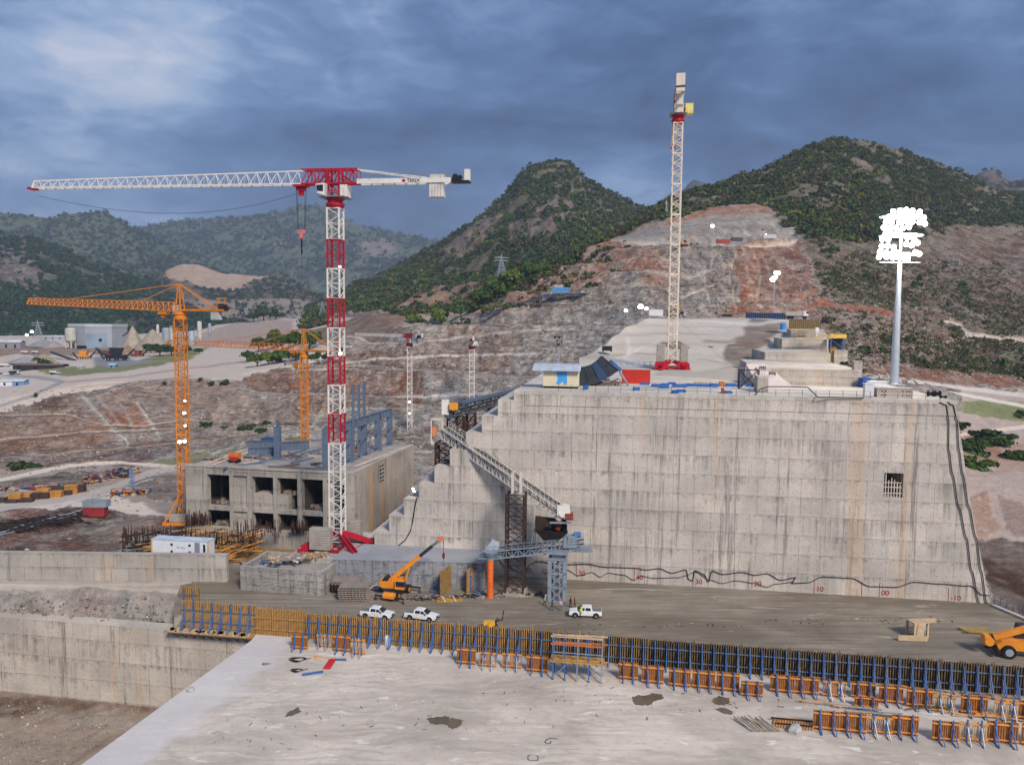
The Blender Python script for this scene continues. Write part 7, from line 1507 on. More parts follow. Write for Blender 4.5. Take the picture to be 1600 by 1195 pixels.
# ================================================================ people
SKIN = mat('skin', (96, 64, 48), .6)
def person(label, px, py, z, rz, top, leg, head, lean=0, hat=None, arm=.0, step=.12, vest=None, sc=1.0):
    p = atz(px, py, z); bm = {}
    V = [(0, 0, .95), (0, 0, 1.15), (lean * .3, 0, 1.35), (lean * .5, 0, 1.50), (lean * .6, 0, 1.60), (lean * .6 + .02, 0, 1.72),
         (0, -.1, .90), (step, -.11, .50), (step * .6, -.11, .09), (step * .6 + .16, -.11, .05), (0, .1, .90), (-step, .11, .50), (-step * 1.6, .11, .09), (-step * 1.6 + .16, .11, .05),
         (lean * .45, -.19, 1.42), (lean * .4 + arm * .1, -.25, 1.15), (lean * .4 + arm * .35 + .05, -.22, .92 + arm * .25), (lean * .45, .19, 1.42), (lean * .4, .25, 1.14), (lean * .4 + .08, .24, .90),
         (lean * .4 + arm * .4 + .1, -.21, .84 + arm * .3), (lean * .4 + .11, .24, .81)]
    E = [(0, 1), (1, 2), (2, 3), (3, 4), (4, 5), (0, 6), (6, 7), (7, 8), (8, 9), (0, 10), (10, 11), (11, 12), (12, 13), (3, 14), (14, 15), (15, 16), (3, 17), (17, 18), (18, 19), (16, 20), (19, 21)]
    Rr = [(.15, .12), (.14, .11), (.17, .12), (.1, .09), (.055, .06), (.10, .095), (.09, .09), (.07, .07), (.045, .05), (.05, .035), (.09, .09), (.07, .07), (.045, .05), (.05, .035), (.07, .07), (.05, .05), (.035, .035), (.07, .07), (.05, .05), (.035, .035), (.04, .02), (.04, .02)]
    me = bpy.data.meshes.new('body'); me.from_pydata(V, E, []); ob = bpy.data.objects.new('body', me); COL.objects.link(ob)
    sk = ob.modifiers.new('skin', 'SKIN'); ss = ob.modifiers.new('sub', 'SUBSURF'); ss.levels = 1; ss.render_levels = 1
    for i, r2 in enumerate(Rr): me.skin_vertices[0].data[i].radius = r2
    me.skin_vertices[0].data[0].use_root = True
    bpy.context.view_layer.update(); dg = bpy.context.evaluated_depsgraph_get(); m2 = bpy.data.meshes.new_from_object(ob.evaluated_get(dg)); bpy.data.objects.remove(ob)
    m2.name = 'body'; m2.materials.clear()
    for m in (top, leg, SKIN, mat('work_boot', (50, 40, 34), .8)): m2.materials.append(m)
    for f in m2.polygons:
        c = f.center; f.use_smooth = True
        f.material_index = 2 if c.z > 1.54 else 3 if c.z < .12 else (2 if (abs(c.y) > .19 and c.z < .9 + arm * .28 and c.z > .7) else (1 if c.z < .98 and abs(c.y) < .21 else 0))
    t = thing('person', label, 'person', (p.x, p.y, z), rz, 'workers on the rolled floor'); t.scale = (sc,) * 3
    o = bpy.data.objects.new('body', m2); COL.objects.link(o); o.parent = t
    hx = lean * .6 + .02
    q = MB(); q.lathe([(.10, 1.55), (.115, 1.66)], n=8) if 0 else None
    if hat: q.lathe([(.15, 1.74), (.13, 1.76), (.125, 1.82), (.08, 1.88), (.02, 1.90)], (hx, 0, 0), 12); q.build('hard_hat', hat, t)
    else: q.lathe([(.11, 1.74), (.12, 1.78), (.08, 1.83), (.02, 1.845)], (hx, 0, 0), 10); q.build('hair', mat('black_hair', (22, 18, 16), .9), t)
    if vest: q = MB(); q.lathe([(.20, 1.0), (.21, 1.2), (.23, 1.38), (.13, 1.5)], n=12); q.v = [(x * .85 + lean * .3, y, zz_) for x, y, zz_ in q.v]; q.build('safety_vest', vest, t)
    return t
NV = mat('navy_cloth', (48, 58, 98), .9); WC_ = mat('white_cloth', (216, 200, 196), .9); JB = mat('blue_jeans', (76, 110, 150), .9); RC = mat('red_cloth', (186, 36, 52), .9); DC = mat('dark_cloth', (44, 40, 44), .9); HV = mat('yellow_green_vest', (196, 228, 72), .8, emit=0); PK = mat('pink_cloth', (200, 120, 120), .9)
yh = mat('yellow_hat', (224, 190, 60), .5); wh_ = mat('white_hat', (226, 226, 224), .5)
person('worker in white-green shirt and dark trousers left of the steel tower', 851, 946, 0, R(20), mat('pale_green_cloth', (176, 190, 150), .9), DC, None, lean=.25, hat=wh_)
person('walking person in navy top and trousers left of the steel tower foot', 862.5, 953, 0, R(-20), NV, NV, None, step=.22, arm=.5)
person('person in white shirt and blue jeans before the steel tower', 876, 953, 0, R(80), WC_, JB, None, hat=mat('pink_hat', (214, 120, 120), .6))
person('person in dark clothes right of the steel tower', 891.5, 949, 0, R(200), DC, NV, None, arm=.6)
person('person in bright red top behind the white pickup', 898, 950, 0, R(180), RC, DC, None)
person('worker in bright yellow-green vest at the door of the white pickup', 907.5, 965, 0, R(100), HV, DC, None, vest=HV, hat=yh, arm=.8)
# ================================================================ things on the dam crest
CT = TOPZ
def crest(px, py, z=CT): v = atz(px, py, z); return v
p = crest(876, 606.5); t = thing('site_cabin', 'cream metal cabin with grey canopy roof and blue sheet, at the crest edge', 'cabin', (p.x, p.y, CT), WANG); cwd = 55 * p.y / FPX
CRM = mat('cream_sheet', (224, 214, 184), .6, var=.08); q = MB()
for k in range(22): x = -cwd / 2 + cwd * k / 22; q.bx(x, x + cwd / 44, -.04, .0, .45, 3.2)
q.bx(-cwd / 2, cwd / 2, 0, 3.0, .4, 3.25); q.build('wall', CRM, t)
q = MB(); q.bx(-cwd / 2, cwd / 2, .2, 2.8, .2, .4)
for x in (-cwd / 2 + .2, cwd / 2 - .2): q.bx(x - .1, x + .1, .1, .3, 0, .2)
q.build('skid', DKM, t)
q = MB()
for k in range(26): x = -cwd / 2 - 2.0 + (cwd + 2.4) * k / 26; q.prism([(x, -1.0, 3.35), (x, -1.0, 3.45), (x, 1.6, 4.5), (x, 4, 4.5), (x, 4, 4.4), (x, 1.6, 4.4)], (.17, 0, 0)); q.prism([(x + .17, -1.0, 3.3), (x + .17, -1.0, 3.4), (x + .17, 1.6, 4.45), (x + .17, 4, 4.45), (x + .17, 4, 4.35), (x + .17, 1.6, 4.35)], (.19, 0, 0))
q.build('roof', mat('grey_roof_sheet', (196, 204, 212), .45, .2), t)
q = MB(); q.prism([(-.9, -.09, 3.1), (1.1, -.09, 3.1), (1.2, -.09, .9), (.6, -.09, .8), (.4, -.09, 1.4), (-.2, -.09, .8), (-.9, -.09, .9), (-.5, -.09, 1.9)], (0, .04, 0)); q.build('blue_sheet', mat('sky_blue_tarp', (70, 162, 228), .6), t)
# dark curved duct section leaning on the crest
dd_ = crest(930, 603); S_ = dd_.y / FPX
def cw(px, py, dy=0): return P(px, py, dd_.y + 1.0) + Vector((0, dy, 0))
top_ = [(904, 574), (915, 574), (928, 571), (938, 562), (941, 557)]; t = thing('steel_duct', 'big dark curved steel duct section rising beside the cabin', 'duct', dd_)
arc1 = [(903, 575), (914, 574), (925, 570.5), (934, 564), (941, 556.5)]; arc2 = [(903, 602), (921, 601), (938, 596), (953, 588), (967, 578)]
DUC = mat('dark_sheet', (52, 58, 64), .6, .1, var=.3, sc=.6, dirt=((30, 30, 32), .4)); DUB = mat('dark_blue_sheet', (56, 76, 104), .55, .1, var=.2)
for k in range(4):
    a0, a1, b0_, b1_ = arc1[k], arc1[k + 1], arc2[k], arc2[k + 1]; q = MB(); q.prism([cw(*b0_), cw(*b1_), cw(*a1, 0), cw(*a0, 0)], (.3, 4.5, 0)); q.build('duct_segment', DUB if k == 2 else DUC, t, world=True)
q = MB(); 
for a0, b0_ in zip(arc1, arc2): q.beam(cw(*a0, -.1), cw(*b0_, -.1), .12)
q.build('rib', DUB, t, world=True)
q = MB(); q.prism([cw(953, 566), cw(957, 563), cw(973, 577), cw(968, 580)], (.2, 4.0, 0)); q.build('mouth_frame', BL, t, world=True)
q = MB(); e0 = cw(968, 580); e1 = crest(982, 602); q.tube(e0, Vector((e1.x, e1.y, CT)), .22, n=8); q.build('strut', GYS, t, world=True)
p = crest(995, 599); container((p.x, p.y + 1.3, CT), WANG, 44 * p.y / FPX, 2.5, 2.7, mat('container_red', (206, 58, 42), .6, var=.15, dirt=((150, 50, 40), .35)), 'red shipping container on the dam crest beside the duct')
p = crest(950, 602); q = MB()
for k in range(90): q.box((random.uniform(-2.6, 2.6), random.uniform(0, 2), .1 + random.uniform(0, 1.5) * (1 - abs(random.uniform(-.7, .7)))), (random.uniform(.6, 1.8), .14, .14), random.uniform(0, 3), ry=random.uniform(-.3, .3))
o = q.build('scrap_timber', MATS['stored_material']); o.location = (p.x, p.y, CT); tag(o, 'heap of scrap timber under the dark duct', None, None, 'stuff')
# blue bundles
BB = mat('bright_blue_paint', (46, 104, 178), .5, var=.15)
for i, (px, py, L_, h, a) in enumerate(((1007, 600.5, 14, .4, 0), (1028, 603.5, 18, .5, 0), (1039, 606, 12, .9, .05), (1050, 600, 10, .4, 0), (1062, 604, 22, .55, .05), (1082, 603, 20, .5, -.03), (1100, 603.5, 16, .5, 0), (1116, 604, 11, .7, 0), (1140, 603, 20, .5, .03), (1152, 603, 16, .4, 0), (994, 609, 10, .5, 0), (1064, 612, 14, .4, 0), (1055, 614, 10, .5, 0), (1137, 614, 11, .4, .1), (915, 608, 6, .9, 0), (1171, 603.5, 8, .4, 0))):
    v = crest(px, py); t = thing('blue_bundle', 'strapped bundle of bright blue steel lying on the crest, ' + ORD[i if i < 10 else i] + ' of the scattered ones', 'steel bundle', (v.x, v.y, CT), WANG + a, 'blue steel bundles on the crest'); L_ = L_ * v.y / FPX; q = MB()
    for k in range(5): q.box((random.uniform(-.15, .15), (k - 2) * .28, .02 + h / 2), (L_, .22, h * random.uniform(.75, 1)))
    q.build('bars', BB, t); q = MB()
    for x in (-L_ / 4, L_ / 4): q.bx(x - .05, x + .05, -.75, .75, h, h + .05)
    q.build('strap', DKM, t)
blab = ['blue bundle against the red container corner', 'blue bundle just right of the red container', 'tallest blue bundle, right of the container', 'small blue bundle behind the tallest one', 'long blue bundle in front of the white crane base', 'blue bundle just right of the long one', 'blue bundle ending near the orange boards', 'thick short blue bundle left of the ramp', 'blue bundle below the ramp tower', 'thin blue bundle partly under the ramp tower',
        'lone blue bundle near the fence below the red container', 'front blue bundle by the fence, upper one', 'front blue bundle by the fence, lower one', 'little blue bundle beside the brown crate', 'small blue box-like bundle beside the cabin', 'last blue bundle touching the ramp wall']
for o, l in zip([x for x in COL.objects if x.name.startswith('blue_bundle')], blab): o['label'] = l
for px, py, w_, lb, m in ((1128, 603, 9, 'orange-brown board pile behind the blue bundles', mat('orange_boards', (196, 124, 62), .7)), (1129, 614, 5, 'brown wooden crate near the crest fence', mat('brown_crate', (150, 92, 56), .8)), (1098, 598, 26, 'long low pile of pale boards behind the blue bundles', PALT)):
    v = crest(px, py); q = MB(); ww = w_ * v.y / FPX
    for k in range(4): q.bx(-ww / 2 + random.uniform(0, .2), ww / 2, k * .35 - .6, k * .35 - .3, 0, .5 + .15 * k if w_ < 20 else .25)
    q.bx(-ww / 2, ww / 2, -.6, .8, .02, .12)
    o = q.build('board_pile', m); o.location = (v.x, v.y, CT); o.rotation_euler = (0, 0, WANG); tag(o, lb, 'board pile')
# crest guard rail
t = thing('guard_rail', 'thin post-and-wire guard rail along the crest edge above the big wall', 'railing', wloc(DAMTOP_L + 8, .5, CT), WANG); q = MB(); LL = DAMTOP_R - DAMTOP_L - 10; np_ = int(LL / 2.2)
for k in range(np_ + 1): q.beam((LL * k / np_, 0, 0), (LL * k / np_, 0, 1.15), .06)

for z in (.6, 1.12): q.beam((0, 0, z), (LL, 0, z), .035)
q.build('posts_and_wires', DKM, t)
worldhose([crest(x, y) + Vector((0, 0, zz_)) for x, y, zz_ in ((1180, 617, .05), (1188, 613, .7), (1200, 613, 1.1), (1230, 613, 1.1), (1262, 614, 1.1), (1268, 617, .7), (1278, 621, .1), (1300, 621, .1), (1350, 622, .1))], .1, 'dark hose draped over the crest rail right of the ramp')
p = crest(1358, 619.5); t = thing('electrical_cabinet', 'white upright electrical cabinet beside the concrete block on the crest', 'cabinet', (p.x, p.y, CT), WANG); q = MB(); q.bx(-.75, .75, 0, 1.1, .1, 2.2); q.build('body', WH, t); q = MB(); q.bx(-.85, .85, -.1, 1.2, 2.2, 2.35); q.build('cap', WP, t)
q = MB(); q.bx(-.7, -.02, -.03, 0, .2, 2.1); q.build('door', WP, t); q = MB(); q.bx(.02, .7, -.03, 0, .2, 2.1); q.build('door', WP, t); q = MB(); q.bx(-.8, .8, .05, 1.15, 0, .1); q.build('plinth', DKM, t)
p = crest(1371, 606); q = MB(); q.bx(-1.8, 1.8, 0, 2, 0, 1.2); q.bx(-2, 2, -.15, 2.1, 1.2, 1.35); o = q.build('storage_box', WP); o.location = (p.x, p.y, CT); o.rotation_euler = (0, 0, WANG); tag(o, 'low white lidded box behind the white cabinet', 'storage box')
p = crest(1398, 620.5); t = thing('concrete_block', 'low concrete block with rows of round holes, at the foot of the big light mast', 'concrete block', (p.x, p.y, CT), WANG); bwid = 53 * p.y / FPX; q = MB(); q.bx(-bwid / 2, bwid / 2, 0, 2.5, 0, 1.5); q.bx(-bwid / 2 - .08, bwid / 2 + .08, -.1, 2.6, 1.5, 1.62); q.build('block', LIFT, t); q = MB()
for x in (-.36, -.26, .22, .33, .41): 
    for z in (.4, 1.05): q.tube((x * bwid, -.02, z), (x * bwid, .01, z), .13, n=10)
q.build('hole', MATS['black_void'], t)
for i, (px, py, r) in enumerate(((1453.5, 619, .5), (1464, 619, .52), (1473, 622, .28))):
    p = crest(px, py); q = MB(); q.lathe([(r * .5, 0), (r, .05), (r, .25), (r * .6, .3), (r * .6, .8), (r, .85), (r, 1.05), (r * .5, 1.1)], n=14); q.v = [(z - .5, y, x + r) for x, y, z in q.v]; o = q.build('cable_reel', TYR); o.location = (p.x, p.y, CT); o.rotation_euler = (0, 0, WANG); tag(o, 'black cable reel near the right crest corner, ' + ('left of two big ones', 'right of two big ones', 'smallest one')[i], 'cable reel', 'cable reels on the crest')
# ramp and its end wall
r0_, r1_ = crest(1178, 577, 37.6), crest(1240, 610, 34.25); q = MB(); a = Vector((r0_.x, r0_.y, 0)); ud = UW; vd = VW
rp = [P(1165, 579, 166), P(1195, 579, 166), P(1245, 611, 148.6), P(1188, 611, 148.6)]
q.add([(v.x, v.y, z) for v, z in zip(rp, (38.15, 38.15, 34.25, 34.25))] + [(v.x, v.y, 34.15) for v in rp], [(0, 1, 2, 3)][:0] + [(3, 2, 1, 0), (4, 5, 6, 7), (0, 1, 5, 4), (1, 2, 6, 5), (2, 3, 7, 6), (3, 0, 4, 7)]); o = q.build('concrete_ramp', mat('pale_ramp', (206, 192, 184), .9, var=.08)); tag(o, 'pale sloping ramp between red-white barriers', 'ramp')
RW = mat('barrier_red', (176, 60, 66), .6)
for i, (px, py) in enumerate(((1160, 581), (1192, 580), (1207, 589))):
    v = P(px, py, 163 - i * 3); t = thing('safety_barrier', 'small red and white barrier at the ramp, ' + ('left side', 'right side, upper', 'right side, lower')[i], 'barrier', v, WANG + R(-55), 'red-white barriers at the ramp'); q = MB()
    for k in range(4): q.bx(-1.0 + k * .5, -.75 + k * .5, -.04, .04, .5, 1.1)
    q.build('red_stripe', RW, t); q = MB()
    for k in range(4): q.bx(-.75 + k * .5, -.5 + k * .5, -.04, .04, .5, 1.1)
    q.bx(-.9, -.8, -.05, .05, -.8, .5); q.bx(.8, .9, -.05, .05, -.8, .5); q.build('white_stripe', WP, t)
c = crest(1169, 607); tower('scaffold_tower', 'rusty X-braced scaffold tower beside the ramp wall', (c.x, c.y, CT), 3.6, 3.6, 1, RUST, .16, .12, WANG, wy=1.5)
q = MB(); p = crest(1184, 612); q.bx(-.1, 1.8, 0, 4, 0, 2.9); o = q.build('ramp_wall', LIFT); o.location = (p.x, p.y, CT); o.rotation_euler = (0, 0, WANG); tag(o, 'short concrete end wall of the ramp', 'wall')
# ---- big flood light mast
lb_ = P(1397, 600, 166); lz = lb_.z; t = thing('floodlight_mast', 'tall grey floodlight mast with a blazing cluster of lamps, on the right of the crest', 'light mast', (lb_.x, lb_.y, lz))
Hl = P(1410, 410, 166).z - lz; Ht_ = P(1410, 325, 166).z - lz; xt = 0
GALV = mat('mast_steel', (178, 186, 194), .4, .3, var=.06)
q = MB(); q.lathe([(1.15, 0), (1.15, .1), (.95, .12), (.92, .3)] + [(.92 - .5 * k / 8, .3 + (Hl - .3) * k / 8) for k in range(1, 9)], n=18); q.build('mast_shaft', GALV, t, smooth=True)
q = MB(); q.lathe([(2.2, -.05), (2.2, .1)], (0, 0, 0), 4); q.build('base_plate', GALV, t)
q = MB(); q.bx(-4.3, 4.3, -.15, .15, Hl, Hl + .15); q.bx(-.15, .15, -3.4, 3.4, Hl, Hl + .15); q.beam((0, 0, Hl), (0, 0, Ht_), .35)
for zz_ in (.15, .5, .85):
    z = Hl + (Ht_ - Hl) * zz_; q.path([(4.4 * math.cos(a), 3.6 * math.sin(a), z) for a in np.linspace(0, 2 * math.pi, 25)], .09, 5); q.beam((-4.4, 0, z), (4.4, 0, z), .12); q.beam((0, -3.6, z), (0, 3.6, z), .12)
q.build('head_frame', GALV, t)
LAMPB = mat('flood_lamp_glow', (255, 248, 236), .4, emit=30)
lam = [(1396, 330), (1406, 329), (1416, 328), (1426, 329), (1437, 331), (1390, 338), (1400, 338), (1411, 337), (1421, 337), (1432, 338), (1443, 340), (1384, 347), (1394, 347), (1405, 347), (1416, 346), (1426, 346), (1437, 347), (1445, 349), (1381, 355), (1390, 356), (1400, 356), (1411, 356), (1420, 354), (1384, 364), (1394, 365), (1404, 363), (1379, 373), (1388, 374), (1418, 371), (1428, 374), (1434, 379), (1416, 381), (1424, 383), (1378, 384), (1387, 384), (1396, 386), (1375, 393), (1384, 394), (1394, 395), (1403, 394), (1430, 394), (1436, 396), (1374, 401), (1385, 401), (1395, 402), (1404, 402), (1412, 402), (1418, 404)]
for i, (px, py) in enumerate(lam):
    v = P(px, py, 166) - Vector((lb_.x, lb_.y, lz)); fx = max(-1, min(1, (v.x - .9) / 4.6)); dy = -3.4 * math.sqrt(max(0, 1 - fx * fx)) * (1 if i % 3 else -1)
    v = P(px, py, 166 + dy) - Vector((lb_.x, lb_.y, lz)); s = -1 if dy < 0 else 1
    q = MB(); q.lathe([(.2, -.3), (.5, -.05), (.54, .1), (.3, .16)], n=10); q.v = [(x + v.x, s * z + v.y, y + v.z) for x, y, z in q.v]; q.build('flood_lamp', LAMPB, t)
# real light from the cluster
pl_ = bpy.data.lights.new('flood_light', 'POINT'); pl_.energy = 30000; pl_.color = (1, .93, .82); pl_.shadow_soft_size = 4; po = bpy.data.objects.new('flood_light', pl_); COL.objects.link(po); po.parent = t; po.location = (0, -5.5, (Hl + Ht_) / 2)
# second mast on the hillside
def smallmast(px, yb, yt, d, r, n_, label):
    b_ = snap(px, yb) if n_ else P(px, yb, d); d = b_.y; tp = P(px, yt, d); t = thing('floodlight_mast', label, 'light mast', b_, 0, 'floodlight masts'); h = tp.z - b_.z; q = MB(); q.tube((0, 0, 0), (0, 0, h), .35 * d / 400, .2 * d / 400, 8); q.build('mast_shaft', GALV, t)
    for k in range(n_): a = k * 2.4; q = MB(); c = (r * math.cos(a) * (.3 + .7 * (k % 3) / 2), -.3 + .5 * math.sin(a), h + r * (.9 * math.sin(a * 1.7))); q.lathe([(.2 * r, -.3 * r), (.42 * r, 0), (.2 * r, .3 * r)], c, 7); q.build('flood_lamp', LAMP, t)
    q = MB(); q.beam((-r, 0, h - r), (r, 0, h - r), .15 * r); q.beam((-r, 0, h), (r, 0, h), .15 * r); q.build('crossarm', DKM, t); return t
smallmast(1207.5, 479, 432, 405, 2.4, 10, 'second floodlight mast with lit lamps, at the foot of the red rock face')
smallmast(872.5, 578, 536, 165, .7, 0, 'slim unlit light mast behind the cream cabin')
q = MB(); v = P(872.5, 538, 165); q.bx(v.x - .9, v.x + .9, v.y - .1, v.y + .1, v.z + 1.6, v.z + 1.8); q.bx(v.x - .3, v.x + .3, v.y - .1, v.y + .1, v.z - .2, v.z + .3)
for k in range(4): q.box((v.x - .8 + k * .5, v.y, v.z + 1.45 - (k % 2) * .8), (.35, .25, .35))
o = q.build('lamp_head', DKM); mm_ = [x for x in COL.objects if x.get('label') == 'slim unlit light mast behind the cream cabin'][0]
o.data.transform(Matrix.Translation(-mm_.location)); o.parent = mm_
for px, py, d, r, lb in ((1113, 353, 600, 1.9, 'lit lamp on the grey cut slope below the hill top'), (1001, 479, 330, 1.6, 'brightest lamp of the group beyond the concrete ramp'), (1010, 482, 332, 1.0, 'lamp just right of the brightest one beyond the ramp'), (978, 485, 300, .9, 'lamp left of the group beyond the ramp'), (1197, 367, 560, 1.2, 'small lamp on the red rock bench'), (1205, 367, 560, .9, 'small lamp next to the other on the red rock bench'),
                         (42, 523, 800, 2.0, 'left of two lamps near the batching plant'), (50, 518, 820, 2.2, 'right of two lamps near the batching plant'), (645, 763, 146, .3, 'upper white lamp on the dam step'), (647, 767, 146, .3, 'lower white lamp on the dam step')):
    bulb(px, py, d, r, lb, pole=r * 3)
# ================================================================ beyond the crest
v = P(948.5, 549, 236); q = MB(); q.bx(-1.4, 1.4, -.9, .9, .3, 1.7)
for k in range(5): q.bx(-1.4 + k * .62, -1.2 + k * .62, -.95, -.9, .3, 1.7)
q.bx(-1.4, -1.1, -.8, .8, 0, .3); q.bx(1.1, 1.4, -.8, .8, 0, .3); o = q.build('generator', DKM); o.location = v; tag(o, 'black generator box alone on the pale concrete', 'generator')
t = thing('blue_railing', 'row of blue-white railing frames left of the white crane base', 'railing', P(985, 572, 205), WANG); q = MB()
for k in range(9): x = -4 + k * 1.5; q.beam((x, 0, 0), (x, 0, 1.3), .14); q.beam((x, 0, 1.2), (x + .8, 0, 0), .1)
q.beam((-4, 0, 1.25), (9, 0, 1.25), .1); q.beam((-4, 0, .5), (9, 0, .5), .1); q.build('frame', mat('pale_blue_steel', (120, 150, 190), .5), t)
def boxdet(px, py, d, sx, sy, sz, m, name, label, cat, rz=0, legs=False):
    v = P(px, py, d); q = MB(); q.bx(-sx / 2, sx / 2, -sy / 2, sy / 2, 0, sz); q.bx(-sx / 2 - .1, sx / 2 + .1, -sy / 2 - .1, sy / 2 + .1, sz, sz + .12); q.bx(-sx * .1, sx * .12, -sy / 2 - .04, -sy / 2, .1, sz * .75); o = q.build(name, m); o.location = v; o.rotation_euler = (0, 0, rz); return tag(o, label, cat)
q = MB(); v = P(1223.5, 515, 268); q.lathe([(1.0, 0), (1.0, 1.0), (1.08, 1.05), (1.0, 1.1), (1.0, 2.1), (.9, 2.2)], n=14); o = q.build('water_barrel', mat('azure_plastic', (72, 146, 232), .5)); o.location = v; tag(o, 'bright blue barrel on the pale concrete lift', 'barrel')
t = thing('formwork_wall', 'dark blue-black formwork wall at the top of the pale concrete', 'formwork', P(1196, 500, 345), WANG); q = MB(); q.bx(-8.5, 8.5, 0, .2, 0, 3.2); q.build('board', mat('blue_black', (44, 50, 66), .7), t); q = MB()
for k in range(19): q.bx(-8.5 + k * .93, -8.3 + k * .93, -.2, 0, 0, 3.4)
q.build('strongback', BL, t); q = MB(); q.bx(-12, -8.6, 0, .3, -.2, 1.2); q.build('end_stop', PALT, t)
t = thing('formwork_wall', 'brown timber formwork wall on the topmost concrete lift', 'formwork', P(1257, 513.5, 262), WANG); q = MB(); q.bx(-5, 5, 0, .2, 0, 3.2); q.build('board', mat('olive_timber', (134, 116, 82), .8, var=.3, sc=2), t); q = MB()
for k in range(16): q.bx(-5 + k * .66, -4.8 + k * .66, -.15, 0, 0, 3.3)
q.build('stud', TIMD, t); q = MB(); q.bx(-5, 5, -1.4, -.2, -.3, -.1); q.build('walkway', mat('yellow_deck', (222, 182, 84), .7), t)
t = thing('yellow_walkway', 'yellow handrailed walkway on the third concrete lift', 'walkway', P(1273, 529, 233), WANG); q = MB(); q.bx(-5.5, 4.5, -.6, .6, .1, .3)
q.build('deck', MATS['yellow_deck'], t); q = MB()
for k in range(8): q.beam((-5.2 + k * 1.35, -.6, .2), (-5.2 + k * 1.35, -.6, 1.3), .08)
q.beam((-5.2, -.6, 1.3), (4.3, -.6, 1.3), .08); q.build('handrail', MATS['yellow_deck'], t)
q = MB(); v = P(1276, 525, 231); q.bx(-.5, .5, -.3, .3, 1.2, 2.6); q.bx(-.15, .15, -.15, .15, 0, 1.2); o = q.build('survey_frame', WP); o.location = v; tag(o, 'small white box on a black stand on the yellow walkway', 'equipment box')
t = thing('climbing_platform', 'yellow and blue climbing platform at the right end of the concrete lifts', 'platform', P(1309, 546, 232), WANG); q = MB()
for x in (-2, 1.6): q.beam((x, 0, 0), (x, 0, 3.4), .3); q.beam((x, 2, 0), (x, 2, 3.4), .3)
q.beam((-2, 0, 3), (1.6, 0, .4), .15); q.build('post', BL, t); q = MB(); q.bx(-2.6, 2.2, -.5, 2.4, 3.4, 3.7); q.build('deck', MATS['yellow_deck'], t); q = MB(); q.bx(-2.6, 2.2, -.5, -.4, 3.7, 4.6); q.build('toe_panel', MATS['yellow_deck'], t); q = MB(); q.bx(-1.9, 1.5, 1.6, 1.8, 0, 3.3); q.build('back_panel', mat('blue_black', (44, 50, 66)), t)
boxdet(1300, 573, 212, 1.6, 1.5, 5.2, MATS['mixed_timber'], 'formwork_stack', 'brown upright formwork under the climbing platform', 'formwork', WANG)
boxdet(1312, 572, 211, 3.4, 1.6, 4.2, LIFT, 'concrete_block', 'small grey concrete pier with two black wheels on its side', 'concrete block', WANG)
for i, px in enumerate((1316.5, 1323)):
    v = P(px, 567, 209.6); q = MB(); q.tube((0, -.1, 0), (0, .35, 0), .48, n=14); q.tube((0, -.14, 0), (0, -.1, 0), .2, n=8); o = q.build('rubber_fender', TYR); o.location = v; tag(o, ('left', 'right') [i] + ' black wheel hung on the small concrete pier', 'wheel')
boxdet(1338, 600, 158, 1.6, 1.5, 4.6, LIFT, 'concrete_block', 'narrow concrete pillar at the right end of the nearest lift', 'concrete block', WANG)
boxdet(1350, 606, 156, 2.0, 1.2, 2.0, mat('blue_tarpaulin', (52, 92, 164), .7, var=.3), 'tarp_pile', 'blue tarpaulin pile behind the white cabinet', 'tarpaulin', .4)
# trucks and diggers beyond
def digger(px, py, d, m, label, s=1.0, rz=0, arm=1):
    v = P(px, py, d); t = thing('excavator', label, 'excavator', v, rz, 'excavators on site'); 
    for y in (-1, 1): q = MB(); q.box((0, y * s, .45 * s), (3.6 * s, .6 * s, .9 * s)); q.tube((-1.8 * s, y * s - .3 * s, .45 * s), (-1.8 * s, y * s + .3 * s, .45 * s), .45 * s, n=10); q.tube((1.8 * s, y * s - .3 * s, .45 * s), (1.8 * s, y * s + .3 * s, .45 * s), .45 * s, n=10); q.build('track', DKM, t)
    q = MB(); q.box((-.3 * s, 0, 1.6 * s), (3 * s, 2.4 * s, 1.3 * s)); q.build('house', m, t); q = MB(); q.box((.6 * s, -.7 * s, 2.3 * s), (1.2 * s, 1.0 * s, 1.4 * s)); q.build('cab', GLS, t)
    q = MB(); q.beam((1 * s, .2 * s, 1.8 * s), (3.4 * s, .2 * s, 4.6 * s), .5 * s, .6 * s); q.build('boom', m, t); q = MB(); q.beam((3.4 * s, .2 * s, 4.6 * s), (5.0 * s, .2 * s, 1.9 * s), .35 * s, .45 * s); q.build('dipper', m, t); q = MB(); q.prism([(4.6 * s, -.4 * s, 2.0 * s), (5.3 * s, -.4 * s, 1.6 * s), (4.6 * s, -.4 * s, .9 * s), (4.0 * s, -.4 * s, 1.4 * s)], (0, 1.2 * s, 0)); q.build('bucket', DKM, t); return t
digger(1136, 494, 350, mat('tan_digger', (150, 120, 74), .6), 'tan excavator at the top of the pale concrete', 1.0, R(170)); digger(1052, 494, 345, mat('ochre_digger', (170, 130, 70), .6), 'excavator partly behind the white crane mast', 1.1, R(30))
digger(1068, 384, 545, YC, 'tiny excavator on the bench under the grey cut', 1.2, R(10)); digger(557, 712, 192, mat('burnt_orange', (190, 90, 44), .6), 'orange machine with raised arm among the blue columns', .9, R(85))
